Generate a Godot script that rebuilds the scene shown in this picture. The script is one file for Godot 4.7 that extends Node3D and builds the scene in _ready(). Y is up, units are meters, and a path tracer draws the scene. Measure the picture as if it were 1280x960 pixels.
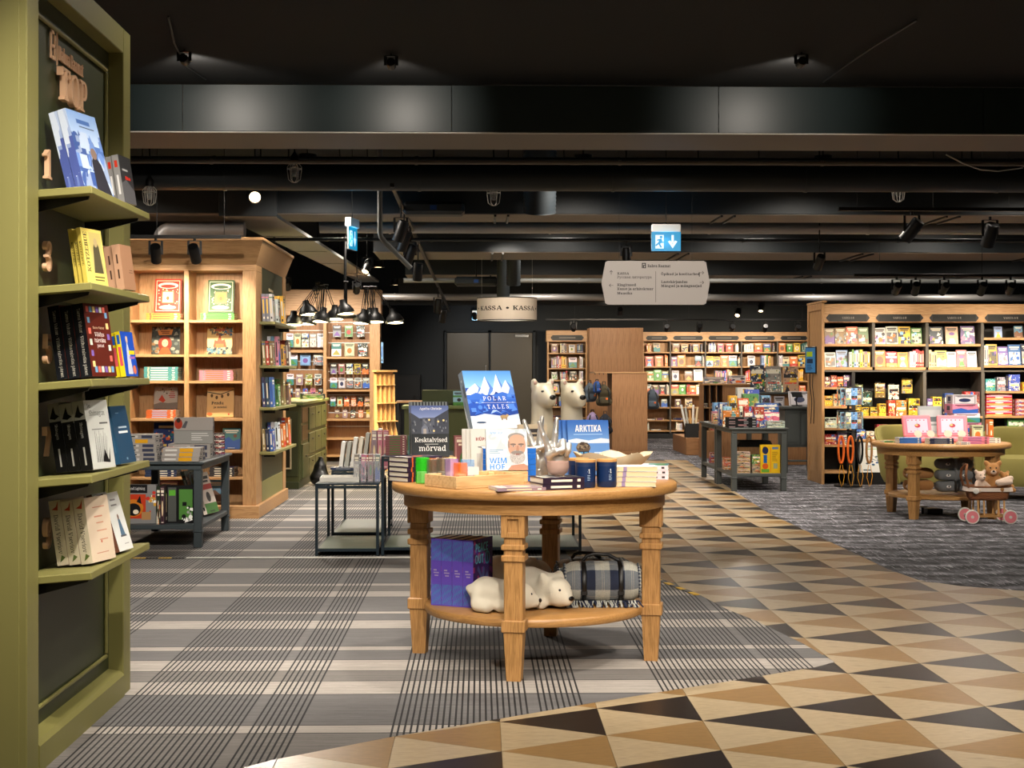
extends Node3D
# A bookshop floor: y up, metres. Camera at the origin of the plan (x, z), 1.3 m above the floor, the shop runs towards -z.

const COLOURS := "roygtbnvpmckwasl"   # one letter per cover colour
const COLOUR_NAME := {"r": "red", "o": "orange", "y": "yellow", "g": "green", "t": "teal", "b": "blue", "n": "navy", "v": "violet", "p": "pink", "m": "brown", "c": "cream", "k": "black", "w": "white", "a": "grey", "s": "sky-blue", "l": "olive"}
const COLOUR_RGB := {"r": Color(.72, .16, .12), "o": Color(.88, .42, .16), "y": Color(.92, .74, .2), "g": Color(.28, .5, .22), "t": Color(.22, .5, .52), "b": Color(.18, .36, .68), "n": Color(.12, .16, .3), "v": Color(.42, .28, .55), "p": Color(.86, .45, .55), "m": Color(.45, .3, .2), "c": Color(.86, .78, .62), "k": Color(.1, .1, .11), "w": Color(.88, .87, .84), "a": Color(.5, .51, .52), "s": Color(.5, .7, .86), "l": Color(.6, .58, .28)}
const ORD := ["first", "second", "third", "fourth", "fifth", "sixth", "seventh", "eighth", "ninth", "tenth", "eleventh", "twelfth", "thirteenth", "fourteenth", "fifteenth", "sixteenth", "seventeenth", "eighteenth", "nineteenth", "twentieth"]

# ---------------------------------------------------------------- mesh builder
class MB:
	var v := PackedVector3Array()
	var n := PackedVector3Array()
	var t := PackedVector2Array()
	var c := PackedColorArray()
	var ix := PackedInt32Array()
	var col := Color(1, 1, 1)
	var xf := Transform3D()

	func pt(p: Vector3, nn: Vector3, uv := Vector2()) -> int:
		v.append(xf * p)
		n.append((xf.basis * nn).normalized())
		t.append(uv)
		c.append(col)
		return v.size() - 1

	func tri(a: Vector3, b: Vector3, d: Vector3, out: Vector3, ua := Vector2(), ub := Vector2(), ud := Vector2()) -> void:
		var nn := (b - a).cross(d - a)
		if nn.length_squared() < 1e-16:
			return
		nn = nn.normalized()
		if nn.dot(out) < 0.0:
			nn = -nn
			var q := b; b = d; d = q
			var u := ub; ub = ud; ud = u
		var i := pt(a, nn, ua)
		pt(b, nn, ub)
		pt(d, nn, ud)
		ix.append_array(PackedInt32Array([i, i + 2, i + 1]))

	func quad(a: Vector3, b: Vector3, d: Vector3, e: Vector3, out: Vector3, r := Rect2()) -> void:
		# a b d e go round the quad; r maps a = left bottom, b = right bottom, d = right top, e = left top of the picture
		var nn := (b - a).cross(e - a)
		if nn.length_squared() < 1e-18:
			nn = (d - b).cross(e - d)
		nn = nn.normalized()
		var flip := nn.dot(out) < 0.0
		if flip:
			nn = -nn
		var i := pt(a, nn, Vector2(r.position.x, r.end.y))
		pt(b, nn, r.end)
		pt(d, nn, Vector2(r.end.x, r.position.y))
		pt(e, nn, r.position)
		if flip:
			ix.append_array(PackedInt32Array([i, i + 1, i + 2, i, i + 2, i + 3]))
		else:
			ix.append_array(PackedInt32Array([i, i + 2, i + 1, i, i + 3, i + 2]))

	func box(ce: Vector3, s: Vector3, b := 0.0, B := Basis()) -> MB:
		var h := s * 0.5
		b = minf(b, minf(h.x, minf(h.y, h.z)) * 0.6)
		var e := [B.x, B.y, B.z]
		for ax in 3:
			var u := (ax + 1) % 3
			var w := (ax + 2) % 3
			var N: Vector3 = e[ax]
			var U: Vector3 = e[u] * (h[u] - b)
			var W: Vector3 = e[w] * (h[w] - b)
			for sg in [-1.0, 1.0]:
				var o: Vector3 = ce + N * h[ax] * sg
				quad(o - U - W, o + U - W, o + U + W, o - U + W, N * sg, Rect2(0, 0, 1, 1))
			if b > 0.0:
				var A: Vector3 = N * (h[ax] - b)
				for su in [-1.0, 1.0]:
					for sw in [-1.0, 1.0]:
						var p: Vector3 = ce + e[u] * su * h[u] + W * sw
						var q: Vector3 = ce + U * su + e[w] * sw * h[w]
						quad(p - A, p + A, q + A, q - A, e[u] * su + e[w] * sw)
		if b > 0.0:
			for sx in [-1.0, 1.0]:
				for sy in [-1.0, 1.0]:
					for sz in [-1.0, 1.0]:
						var X: Vector3 = B.x * sx
						var Y: Vector3 = B.y * sy
						var Z: Vector3 = B.z * sz
						tri(ce + X * h.x + Y * (h.y - b) + Z * (h.z - b), ce + X * (h.x - b) + Y * h.y + Z * (h.z - b), ce + X * (h.x - b) + Y * (h.y - b) + Z * h.z, X + Y + Z)
		return self

	func bb(lo: Vector3, hi: Vector3, b := 0.003) -> MB:
		return box((lo + hi) * 0.5, (hi - lo).abs(), b)

	func bar(a: Vector3, b: Vector3, w: float, h := 0.0, bev := 0.0) -> MB:
		# a straight square bar from a to b
		var d := b - a
		var zz := d.normalized()
		var up := Vector3.UP if absf(zz.y) < 0.95 else Vector3.RIGHT
		var xx := up.cross(zz).normalized()
		return box((a + b) * 0.5, Vector3(w, h if h > 0.0 else w, d.length()), bev, Basis(xx, zz.cross(xx), zz))

	func lathe(prof: Array, seg := 24, T := Transform3D(), a0 := 0.0, a1 := TAU) -> MB:
		# prof: Vector2(radius, height) from bottom to top, seen as the outline of the right half
		var m := prof.size()
		var sn := []
		for j in m - 1:
			var d: Vector2 = prof[j + 1] - prof[j]
			sn.append(Vector2(d.y, -d.x).normalized())
		for j in m - 1:
			var n0: Vector2 = sn[j]
			var n1: Vector2 = sn[j]
			if j > 0 and sn[j].dot(sn[j - 1]) > 0.7: n0 = (sn[j] + sn[j - 1]).normalized()
			if j < m - 2 and sn[j].dot(sn[j + 1]) > 0.7: n1 = (sn[j] + sn[j + 1]).normalized()
			var base := v.size()
			for k in seg + 1:
				var a: float = a0 + (a1 - a0) * k / seg
				var d := Vector3(cos(a), 0, -sin(a))
				pt(T * (d * prof[j].x + Vector3.UP * prof[j].y), T.basis * (d * n0.x + Vector3.UP * n0.y), Vector2(float(k) / seg, float(j) / (m - 1)))
				pt(T * (d * prof[j + 1].x + Vector3.UP * prof[j + 1].y), T.basis * (d * n1.x + Vector3.UP * n1.y), Vector2(float(k) / seg, float(j + 1) / (m - 1)))
			for k in seg:
				var i := base + k * 2
				ix.append_array(PackedInt32Array([i, i + 1, i + 3, i, i + 3, i + 2]))
		return self

	func cyl(a: Vector3, b: Vector3, r0: float, r1 := -1.0, seg := 12) -> MB:
		var d := b - a
		var y := d.normalized()
		var x := y.cross(Vector3.FORWARD if absf(y.z) < 0.9 else Vector3.UP).normalized()
		var R := r1 if r1 >= 0.0 else r0
		return lathe([Vector2(0, 0), Vector2(r0, 0), Vector2(R, d.length()), Vector2(0, d.length())], seg, Transform3D(Basis(x, y, x.cross(y)), a))

	func tube(pts: Array, r: float, seg := 8, closed := false, flat := 1.0) -> MB:
		var m := pts.size()
		var base := v.size()
		var up := Vector3.UP
		var first: Vector3 = pts[1] - pts[0]
		if absf(first.normalized().y) > 0.9: up = Vector3.RIGHT
		var x := first.cross(up).normalized()
		for i in m:
			var a: Vector3 = pts[(i - 1 + m) % m] if closed else pts[maxi(i - 1, 0)]
			var b: Vector3 = pts[(i + 1) % m] if closed else pts[mini(i + 1, m - 1)]
			var d := (b - a).normalized()
			x = (x - d * x.dot(d)).normalized()
			var y := d.cross(x)
			for k in seg + 1:
				var an := TAU * k / seg
				var q := x * cos(an) + y * sin(an) * flat
				pt(pts[i] + q * r, x * cos(an) * flat + y * sin(an), Vector2(float(k) / seg, i))
		var rows := m if closed else m - 1
		for i in rows:
			for k in seg:
				var p := base + i * (seg + 1) + k
				var q := base + ((i + 1) % m) * (seg + 1) + k
				ix.append_array(PackedInt32Array([p, q + 1, p + 1, p, q, q + 1]))
		if not closed:
			for e in [0, m - 1]:
				var dd: Vector3 = (pts[1] - pts[0]) * -1.0 if e == 0 else pts[m - 1] - pts[m - 2]
				var ce := pt(pts[e], dd)
				var ring := []
				for k in seg + 1:
					ring.append(pt(xf.affine_inverse() * v[base + e * (seg + 1) + k], dd))
				for k in seg:
					if e == 0: ix.append_array(PackedInt32Array([ce, ring[k], ring[k + 1]]))
					else: ix.append_array(PackedInt32Array([ce, ring[k + 1], ring[k]]))
		return self

	func prism(poly: PackedVector2Array, z0: float, z1: float, T := Transform3D()) -> MB:
		# polygon in the xy plane of T, drawn out along its z
		var tr := Geometry2D.triangulate_polygon(poly)
		for k in range(0, tr.size(), 3):
			for z in [z0, z1]:
				var a := poly[tr[k]]
				var b := poly[tr[k + 1]]
				var d := poly[tr[k + 2]]
				tri(T * Vector3(a.x, a.y, z), T * Vector3(b.x, b.y, z), T * Vector3(d.x, d.y, z), T.basis.z * (1.0 if z == maxf(z0, z1) else -1.0))
		var cw := Geometry2D.is_polygon_clockwise(poly)
		for k in poly.size():
			var a := poly[k]
			var b := poly[(k + 1) % poly.size()]
			var out := Vector3(b.y - a.y, a.x - b.x, 0) * (-1.0 if cw else 1.0)
			quad(T * Vector3(a.x, a.y, z0), T * Vector3(b.x, b.y, z0), T * Vector3(b.x, b.y, z1), T * Vector3(a.x, a.y, z1), T.basis * out)
		return self

	func grid(rows: Array, closed := false, uvs := Vector2(1, 1)) -> MB:
		# rows of points; smooth normals; closed joins the last column to the first
		var m := rows.size()
		var w: int = rows[0].size()
		var base := v.size()
		for i in m:
			for k in w:
				var l: Vector3 = rows[i][(k - 1 + w) % w] if closed else rows[i][maxi(k - 1, 0)]
				var r: Vector3 = rows[i][(k + 1) % w] if closed else rows[i][mini(k + 1, w - 1)]
				var d: Vector3 = rows[maxi(i - 1, 0)][k]
				var u: Vector3 = rows[mini(i + 1, m - 1)][k]
				var nn := (r - l).cross(u - d)
				if nn.length_squared() < 1e-14:
					nn = (u - d) if i == m - 1 else (d - u)
					if nn.length_squared() < 1e-14: nn = Vector3.UP
				pt(rows[i][k], nn.normalized(), Vector2(float(k) / (w if closed else w - 1) * uvs.x, float(i) / (m - 1) * uvs.y))
		for i in m - 1:
			for k in (w if closed else w - 1):
				var p := base + i * w + k
				var p1 := base + i * w + (k + 1) % w
				var q := base + (i + 1) * w + k
				var q1 := base + (i + 1) * w + (k + 1) % w
				ix.append_array(PackedInt32Array([p, q1, p1, p, q, q1]))
		return self

	func ell(ce: Vector3, r: Vector3, B := Basis(), seg := 16, rings := 10) -> MB:
		var rows := []
		for i in rings + 1:
			var ph := -PI / 2 + PI * i / rings
			var row := []
			for k in seg:
				var a := TAU * k / seg
				row.append(ce + B * Vector3(cos(ph) * cos(a) * r.x, sin(ph) * r.y, -cos(ph) * sin(a) * r.z))
			rows.append(row)
		return grid(rows, true)

	func blobs(prims: Array, cell: float, k: float) -> MB:
		# tapered capsules [a, b, ra, rb] joined by a smooth minimum, meshed as surface nets
		var lo := Vector3(1e9, 1e9, 1e9)
		var hi := -lo
		for p in prims:
			var r := maxf(p[2], p[3]) + 3.0 * cell
			for q in [p[0], p[1]]:
				lo = lo.min(q - Vector3.ONE * r)
				hi = hi.max(q + Vector3.ONE * r)
		var dm := Vector3i(((hi - lo) / cell).ceil()) + Vector3i.ONE
		var f := PackedFloat32Array()
		f.resize(dm.x * dm.y * dm.z)
		f.fill(1.0)
		var sx := 1
		var sy := dm.x
		var sz := dm.x * dm.y
		for p in prims:
			var a: Vector3 = p[0]
			var ab: Vector3 = p[1] - p[0]
			var ra: float = p[2]
			var rd: float = p[3] - p[2]
			var ll := maxf(ab.length_squared(), 1e-9)
			var r := maxf(p[2], p[3]) + k + 2.0 * cell
			var l0 := Vector3i(((a.min(p[1]) - Vector3.ONE * r - lo) / cell).floor()).clamp(Vector3i.ZERO, dm - Vector3i.ONE)
			var l1 := Vector3i(((a.max(p[1]) + Vector3.ONE * r - lo) / cell).ceil()).clamp(Vector3i.ZERO, dm - Vector3i.ONE)
			for z in range(l0.z, l1.z + 1):
				for y in range(l0.y, l1.y + 1):
					var at := z * sz + y * sy + l0.x
					for x in range(l0.x, l1.x + 1):
						var q := lo + Vector3(x, y, z) * cell - a
						var h := clampf(q.dot(ab) / ll, 0.0, 1.0)
						var d := (q - ab * h).length() - ra - rd * h
						var o := f[at]
						var s := maxf(k - absf(o - d), 0.0) / k
						f[at] = minf(o, d) - s * s * k * 0.25
						at += 1
		var id := {}
		var pos := PackedVector3Array()
		var off := PackedInt32Array([0, sx, sy, sx + sy, sz, sx + sz, sy + sz, sx + sy + sz])
		var ed := [[0, 1], [2, 3], [4, 5], [6, 7], [0, 2], [1, 3], [4, 6], [5, 7], [0, 4], [1, 5], [2, 6], [3, 7]]
		for z in dm.z - 1:
			for y in dm.y - 1:
				for x in dm.x - 1:
					var b := z * sz + y * sy + x
					var mask := 0
					for j in 8:
						if f[b + off[j]] < 0.0: mask |= 1 << j
					if mask == 0 or mask == 255: continue
					var s := Vector3.ZERO
					var cnt := 0
					for e in ed:
						var f0 := f[b + off[e[0]]]
						var f1 := f[b + off[e[1]]]
						if (f0 < 0.0) != (f1 < 0.0):
							var h := f0 / (f0 - f1)
							var c0 := Vector3(e[0] & 1, (e[0] >> 1) & 1, e[0] >> 2)
							var c1 := Vector3(e[1] & 1, (e[1] >> 1) & 1, e[1] >> 2)
							s += c0.lerp(c1, h)
							cnt += 1
					id[b] = pos.size()
					pos.append(lo + (Vector3(x, y, z) + s / cnt) * cell)
		var nn := PackedVector3Array()
		nn.resize(pos.size())
		var fx := PackedInt32Array()
		for z in range(1, dm.z - 1):
			for y in range(1, dm.y - 1):
				for x in range(1, dm.x - 1):
					var b := z * sz + y * sy + x
					var f0 := f[b]
					for ax in 3:
						var st: int = [sx, sy, sz][ax]
						var f1 := f[b + st]
						if (f0 < 0.0) == (f1 < 0.0): continue
						var u: int = [sy, sz, sx][ax]
						var w: int = [sz, sx, sy][ax]
						var q := [b - u - w, b - w, b, b - u]
						if not (id.has(q[0]) and id.has(q[1]) and id.has(q[2]) and id.has(q[3])): continue
						var i0: int = id[q[0]]
						var i1: int = id[q[1]]
						var i2: int = id[q[2]]
						var i3: int = id[q[3]]
						if f0 < 0.0: fx.append_array(PackedInt32Array([i0, i2, i1, i0, i3, i2]))
						else: fx.append_array(PackedInt32Array([i0, i1, i2, i0, i2, i3]))
		for j in range(0, fx.size(), 3):
			var g := (pos[fx[j + 2]] - pos[fx[j]]).cross(pos[fx[j + 1]] - pos[fx[j]])
			for e in 3: nn[fx[j + e]] += g
		var base := v.size()
		for j in pos.size(): pt(pos[j], nn[j])
		for j in fx: ix.append(base + j)
		return self

	func mesh() -> ArrayMesh:
		var a := []
		a.resize(Mesh.ARRAY_MAX)
		a[Mesh.ARRAY_VERTEX] = v
		a[Mesh.ARRAY_NORMAL] = n
		a[Mesh.ARRAY_TEX_UV] = t
		a[Mesh.ARRAY_COLOR] = c
		a[Mesh.ARRAY_INDEX] = ix
		var m := ArrayMesh.new()
		m.add_surface_from_arrays(Mesh.PRIMITIVE_TRIANGLES, a)
		return m

# ---------------------------------------------------------------- print on paper: covers, signs, packaging
class Art:
	var im: Image
	var x0 := 0
	var y0 := 0
	var w := 1
	var h := 1
	var fonts := {}
	var cache := {}

	func at(x: int, y: int, ww: int, hh: int) -> Art:
		x0 = x; y0 = y; w = ww; h = hh
		return self

	func span(xa: int, xb: int, y: int, c: Color) -> void:
		xa = maxi(xa, 0)
		xb = mini(xb, w)
		if y < 0 or y >= h or xb <= xa: return
		im.fill_rect(Rect2i(x0 + xa, y0 + y, xb - xa, 1), c)

	func rect(x: float, y: float, ww: float, hh: float, c: Color) -> Art:
		var a := Vector2i(clampi(roundi(x * w), 0, w), clampi(roundi(y * h), 0, h))
		var b := Vector2i(clampi(roundi((x + ww) * w), 0, w), clampi(roundi((y + hh) * h), 0, h))
		if b.x > a.x and b.y > a.y: im.fill_rect(Rect2i(x0 + a.x, y0 + a.y, b.x - a.x, b.y - a.y), c)
		return self

	func ell(cx: float, cy: float, rx: float, ry: float, c: Color) -> Art:
		for y in range(floori((cy - ry) * h), ceili((cy + ry) * h)):
			var q := ((y + 0.5) / h - cy) / ry
			if absf(q) < 1.0:
				var r := rx * sqrt(1.0 - q * q)
				span(roundi((cx - r) * w), roundi((cx + r) * w), y, c)
		return self

	func poly(p: Array, c: Color) -> Art:
		var lo := 1e9
		var hi := -1e9
		for q in p:
			lo = minf(lo, q.y)
			hi = maxf(hi, q.y)
		for y in range(floori(lo * h), ceili(hi * h) + 1):
			var yy := (y + 0.5) / h
			var xs := []
			for k in p.size():
				var a: Vector2 = p[k]
				var b: Vector2 = p[(k + 1) % p.size()]
				if (a.y <= yy) != (b.y <= yy): xs.append(a.x + (b.x - a.x) * (yy - a.y) / (b.y - a.y))
			xs.sort()
			for k in range(0, xs.size() - 1, 2): span(roundi(xs[k] * w), roundi(xs[k + 1] * w), y, c)
		return self

	func grad(y_a: float, y_b: float, ca: Color, cb: Color) -> Art:
		for y in range(roundi(y_a * h), roundi(y_b * h)): span(0, w, y, ca.lerp(cb, ((y + 0.5) / h - y_a) / (y_b - y_a)))
		return self

	func tris(s: String, font: String) -> Array:
		var key := s + font
		if not cache.has(key):
			var tm := TextMesh.new()
			tm.text = s
			tm.font = fonts[font]
			tm.font_size = 48
			tm.pixel_size = 1.0
			tm.depth = 0.0
			tm.curve_step = 2.0
			var out := PackedVector2Array()
			if tm.get_surface_count() > 0:
				var a := tm.surface_get_arrays(0)
				var vv: PackedVector3Array = a[Mesh.ARRAY_VERTEX]
				var ii = a[Mesh.ARRAY_INDEX]
				if ii == null or ii.size() == 0:
					for p in vv: out.append(Vector2(p.x, -p.y))
				else:
					for k in ii: out.append(Vector2(vv[k].x, -vv[k].y))
			var b := Rect2(out[0], Vector2.ZERO) if out.size() else Rect2()
			for p in out: b = b.expand(p)
			cache[key] = [out, b]
		return cache[key]

	func text(s: String, cx: float, cy: float, hh: float, c: Color, font := "serif", maxw := 1.0, turn := 0) -> Art:
		# centred at cx, cy; hh: height of the inked box as a share of h; turn 1: reading downwards, -1: upwards
		var td := tris(s, font)
		var p: PackedVector2Array = td[0]
		var b: Rect2 = td[1]
		if p.size() == 0 or b.size.y <= 0.0: return self
		var k := hh * (h if turn == 0 else w) / b.size.y
		var most := maxw * (w if turn == 0 else h)
		var kx := minf(k, most / b.size.x)
		k = minf(k, kx * 1.35)
		var mid := b.get_center()
		for j in range(0, p.size(), 3):
			var q := []
			for e in 3:
				var d := p[j + e] - mid
				d = Vector2(d.x * kx, d.y * k)
				if turn == 1: d = Vector2(-d.y, d.x)
				elif turn == -1: d = Vector2(d.y, -d.x)
				q.append(Vector2(cx * w, cy * h) + d)
			var lo := floori(minf(q[0].y, minf(q[1].y, q[2].y)))
			var hi := ceili(maxf(q[0].y, maxf(q[1].y, q[2].y)))
			for y in range(lo, hi + 1):
				var yy := y + 0.5
				var xa := 1e9
				var xb := -1e9
				for e in 3:
					var a: Vector2 = q[e]
					var bb: Vector2 = q[(e + 1) % 3]
					if (a.y <= yy) != (bb.y <= yy):
						var xx := a.x + (bb.x - a.x) * (yy - a.y) / (bb.y - a.y)
						xa = minf(xa, xx)
						xb = maxf(xb, xx)
				if xb > xa: span(roundi(xa), maxi(roundi(xb), roundi(xa) + (1 if xb - xa > 0.35 else 0)), y, c)
		return self

	func lines(x: float, y: float, ww: float, n: int, step: float, c: Color, rng: RandomNumberGenerator) -> Art:
		for k in n: rect(x, y + k * step, ww * rng.randf_range(0.55, 1.0), step * 0.45, c)
		return self

	func flecks(n: int, size: float, cs: Array, rng: RandomNumberGenerator, xa := 0.0, ya := 0.0, xb := 1.0, yb := 1.0) -> Art:
		for k in n:
			var s := size * rng.randf_range(0.4, 1.3)
			var c: Color = cs[rng.randi() % cs.size()]
			var x := rng.randf_range(xa, xb)
			var y := rng.randf_range(ya, yb)
			match rng.randi() % 3:
				0: rect(x - s / 2, y - s / 2, s, s * 0.7, c)
				1: ell(x, y, s * 0.5, s * 0.4, c)
				2: poly([Vector2(x - s / 2, y + s / 2), Vector2(x + s / 2, y + s * 0.3), Vector2(x, y - s / 2)], c)
		return self

# ---------------------------------------------------------------- nodes
var M := {}
var names := {}
var labels := {}
var fonts := {}
var rng := RandomNumberGenerator.new()
var art := Art.new()          # the sheet of generic covers and packaging
var hero := Art.new()         # the sheet of covers and signs that can be read
var hero_at := {}
var meshes := {}
var far_books := MB.new()
var far_goods := MB.new()
var book_count := 0

func numbered(called: String) -> String:
	var k: int = names.get(called, 0)
	names[called] = k + 1
	return called if k == 0 else "%s_%03d" % [called, k]

func tag(o: Node, label: String, category: String, group := "", kind := "") -> void:
	if label: o.set_meta("label", label)
	if category: o.set_meta("category", category)
	if group: o.set_meta("group", group)
	if kind: o.set_meta("kind", kind)
	if label:
		if labels.has(label) and not group: print("SHARED LABEL ", label)
		labels[label] = labels.get(label, 0) + 1
		var nw := label.split(" ", false).size()
		if nw < 4 or nw > 16: print("LABEL WORDS ", nw, " ", label)

func thing(called: String, label: String, category: String, at := Vector3.ZERO, turn := 0.0, group := "") -> Node3D:
	var o := Node3D.new()
	o.name = numbered(called)
	add_child(o)
	o.position = at
	o.rotation.y = deg_to_rad(turn)
	tag(o, label, category, group)
	return o

func part(parent: Node, called: String, what, m: Material, T := Transform3D(), label := "") -> MeshInstance3D:
	var o := MeshInstance3D.new()
	o.mesh = what.mesh() if what is MB else what
	o.material_override = m
	o.transform = T
	var key := "n_" + called
	var k: int = parent.get_meta(key, 0) if parent != self else 0
	if parent == self:
		o.name = numbered(called)
	else:
		names[parent.get_instance_id()] = names.get(parent.get_instance_id(), {})
		var d: Dictionary = names[parent.get_instance_id()]
		k = d.get(called, 0)
		d[called] = k + 1
		o.name = called if k == 0 else "%s_%03d" % [called, k]
	parent.add_child(o)
	if label: o.set_meta("label", label)
	return o

func solo(called: String, label: String, category: String, what, m: Material, T := Transform3D(), group := "", kind := "") -> MeshInstance3D:
	var o := part(self, called, what, m, T)
	tag(o, label, category, group, kind)
	return o

func structure(called: String, what, m: Material, T := Transform3D(), label := "") -> MeshInstance3D:
	var o := part(self, called, what, m, T)
	tag(o, label, "", "", "structure")
	return o

func at(x: float, y: float, z: float, turn := 0.0) -> Transform3D:
	return Transform3D(Basis(Vector3.UP, deg_to_rad(turn)), Vector3(x, y, z))

func v3(x: float, y: float, z: float) -> Vector3:
	return Vector3(x, y, z)

func b() -> MB:
	return MB.new()

func letters(parent: Node, called: String, s: String, cap: float, depth: float, m: Material, T: Transform3D, font := "serif_bold", bold := 0) -> MeshInstance3D:
	# raised lettering; T is the middle of its foot, facing +z of T
	var tm := TextMesh.new()
	tm.text = s
	tm.font = fonts[font]
	tm.font_size = 64
	tm.pixel_size = cap / 46.0
	tm.depth = depth
	tm.curve_step = 1.0
	var bx := tm.get_aabb()
	var U := Transform3D(Basis(), Vector3(-bx.get_center().x, -bx.position.y, 0))
	return part(parent, called, tm, m, T * U)

func mat(called: String, c: Color, rough := 0.7, metal := 0.0, spec := 0.5) -> StandardMaterial3D:
	var m := StandardMaterial3D.new()
	m.resource_name = called
	m.albedo_color = c
	m.roughness = rough
	m.metallic = metal
	m.metallic_specular = spec
	M[called] = m
	return m

func noise_tex(freq: float, ramp: Array, size := 512, seed_ := 1, octaves := 4, kind := FastNoiseLite.TYPE_SIMPLEX_SMOOTH) -> NoiseTexture2D:
	var f := FastNoiseLite.new()
	f.noise_type = kind
	f.frequency = freq
	f.seed = seed_
	f.fractal_octaves = octaves
	var t := NoiseTexture2D.new()
	t.width = size
	t.height = size
	t.seamless = true
	t.noise = f
	if ramp.size():
		var g := Gradient.new()
		g.offsets = PackedFloat32Array([])
		g.colors = PackedColorArray([])
		var o := PackedFloat32Array()
		var cc := PackedColorArray()
		for k in ramp.size():
			o.append(float(k) / (ramp.size() - 1))
			cc.append(ramp[k])
		g.offsets = o
		g.colors = cc
		t.color_ramp = g
	return t

func tri_mat(called: String, tex: Texture2D, scale: Vector3, rough := 0.6, tint := Color.WHITE, world := false) -> StandardMaterial3D:
	var m := mat(called, tint, rough)
	m.albedo_texture = tex
	m.uv1_triplanar = true
	m.uv1_world_triplanar = world
	m.uv1_scale = scale
	return m

func bump(m: StandardMaterial3D, tex: Texture2D, cm: float) -> void:
	m.heightmap_enabled = true
	m.heightmap_texture = tex
	m.heightmap_scale = cm

func _ready() -> void:
	# --- camera: level, turned 1.25 degrees to the right of the shop's axis, lens shifted a little downwards
	var cam := Camera3D.new()
	cam.name = "camera"
	add_child(cam)
	cam.position = Vector3(0, 1.3, 0)
	cam.rotation_degrees = Vector3(0, -1.25, 0)
	cam.set_frustum(.1 * 960.0 / 1830.0, Vector2(0, -.1 * 15.0 / 1830.0), .1, 80.0)
	cam.current = true
	var env := Environment.new()
	env.background_mode = Environment.BG_COLOR
	env.background_color = Color.BLACK
	env.tonemap_mode = Environment.TONE_MAPPER_LINEAR
	env.tonemap_exposure = EXPOSURE
	env.sdfgi_enabled = true
	env.ssao_enabled = true
	env.ssil_enabled = true
	var we := WorldEnvironment.new()
	we.name = "surroundings"
	we.environment = env
	add_child(we)
	rng.seed = 2024
	make_materials()
	make_sheets()
	spotlights()
	shell()
	overhead()
	green_cabinet()
	left_bookcase()
	left_table()
	till_corner()
	steel_tables()
	main_table()
	table_goods()
	shelf_goods()
	back_cases()
	backpack_stand()
	game_tables()
	grey_cabinet()
	right_case()
	right_table()
	armchairs()
	pram()
	signs()
	lamp_cluster()
	solo("far_books", "small far books packed spine out on the far bookcases", "books", far_books, M.covers, Transform3D(), "", "stuff")
	print("books ", book_count)

const EXPOSURE := 1.0
const BEAM := .3
const WIDE := 1.0
const WARM := Color(1, .92, .81)
const NEUTRAL := Color(1, .955, .9)

func spotlights() -> void:
	# [label, from, at, energy, cone] : spots over the entrance, several of them added to brighten
	# wide fill lamps, added unseen between the beams and in the entrance ceiling
	for x in [-2.6, -.8, 1.0, 2.8]:
		for z in [2.2, -1.0, -3.6, -6.4]: fill_downlight("round lamp flush in the entrance ceiling, out of view", v3(x, 3.335, z), 1.6)
	for z in [-12.75, -15.7, -18.3, -21.6, -26.0]:
		for x in [-3.6, -1.5, .9, 3.0, 5.2, 7.2]: fill_downlight("round lamp hidden between the ceiling beams", v3(x, 3.1 if z > -20 else 2.85, z), 3.2, true)
	var near := "track spotlights over the entrance"
	for e in [
		[v3(-.55, 3.2, -4.6), v3(.15, .7, -6.6), 13.0, 24.0], [v3(1.1, 3.2, -5.0), v3(.45, .7, -6.75), 9.0, 22.0], [v3(.2, 3.2, -7.05), v3(.25, .5, -6.95), 17.0, 34.0],
		[v3(-.3, 3.2, -3.2), v3(-1.45, 1.2, -5.3), 30.0, 24.0], [v3(.3, 3.2, -4.2), v3(-1.45, .8, -5.6), 16.0, 22.0],
		[v3(-1.0, 3.2, -6.6), v3(-1.1, 0, -7.4), 18.0, 36.0], [v3(-.8, 3.2, -3.6), v3(-.7, 0, -5.2), 15.0, 36.0],
		[v3(1.3, 3.2, -3.0), v3(1.1, 0, -4.8), 18.0, 40.0], [v3(2.2, 3.2, -5.6), v3(2.1, 0, -6.6), 17.0, 40.0], [v3(2.8, 3.2, -3.4), v3(2.6, 0, -5.0), 14.0, 40.0],
		[v3(.9, 3.2, -7.0), v3(1.44, 2.05, -12.0), 72.0, 10.0], [v3(-1.3, 3.2, -7.0), v3(-2.4, 1.0, -12.2), 62.0, 21.0], [v3(-.3, 3.2, -7.0), v3(-.85, .5, -10.9), 34.0, 15.0], [v3(-1.2, 3.2, -7.05), v3(-1.6, 0, -9.0), 14.0, 36.0], [v3(.6, 3.2, -.6), v3(.3, .35, -6.5), 75.0, 9.0], [v3(3.3, 3.2, -7.0), v3(4.2, .33, -13.0), 75.0, 8.0]]:  # this row: spots added mainly to brighten the sign, tables and lower shelves
		track_head("black track spotlight above the shop entrance, out of view", e[0], e[1], e[2], e[3], true, near, .036, .15, NEUTRAL)
	var k := 0
	for e in [[v3(-1.87, 3.275, -9.3), v3(-1.87, 3.19, -10.4), 2.6, 46.0], [v3(-.57, 3.275, -9.4), v3(-.57, 3.14, -10.4), 1.9, 38.0], [v3(2.05, 3.275, -9.3), v3(2.05, 3.17, -10.4), 1.8, 44.0]]:
		track_head("small black spotlight washing the boxed beam, %s along" % ORD[k], e[0], e[1], e[2], e[3], true, "spotlights washing the boxed beam", .03, .08, NEUTRAL, .064)
		k += 1

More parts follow.
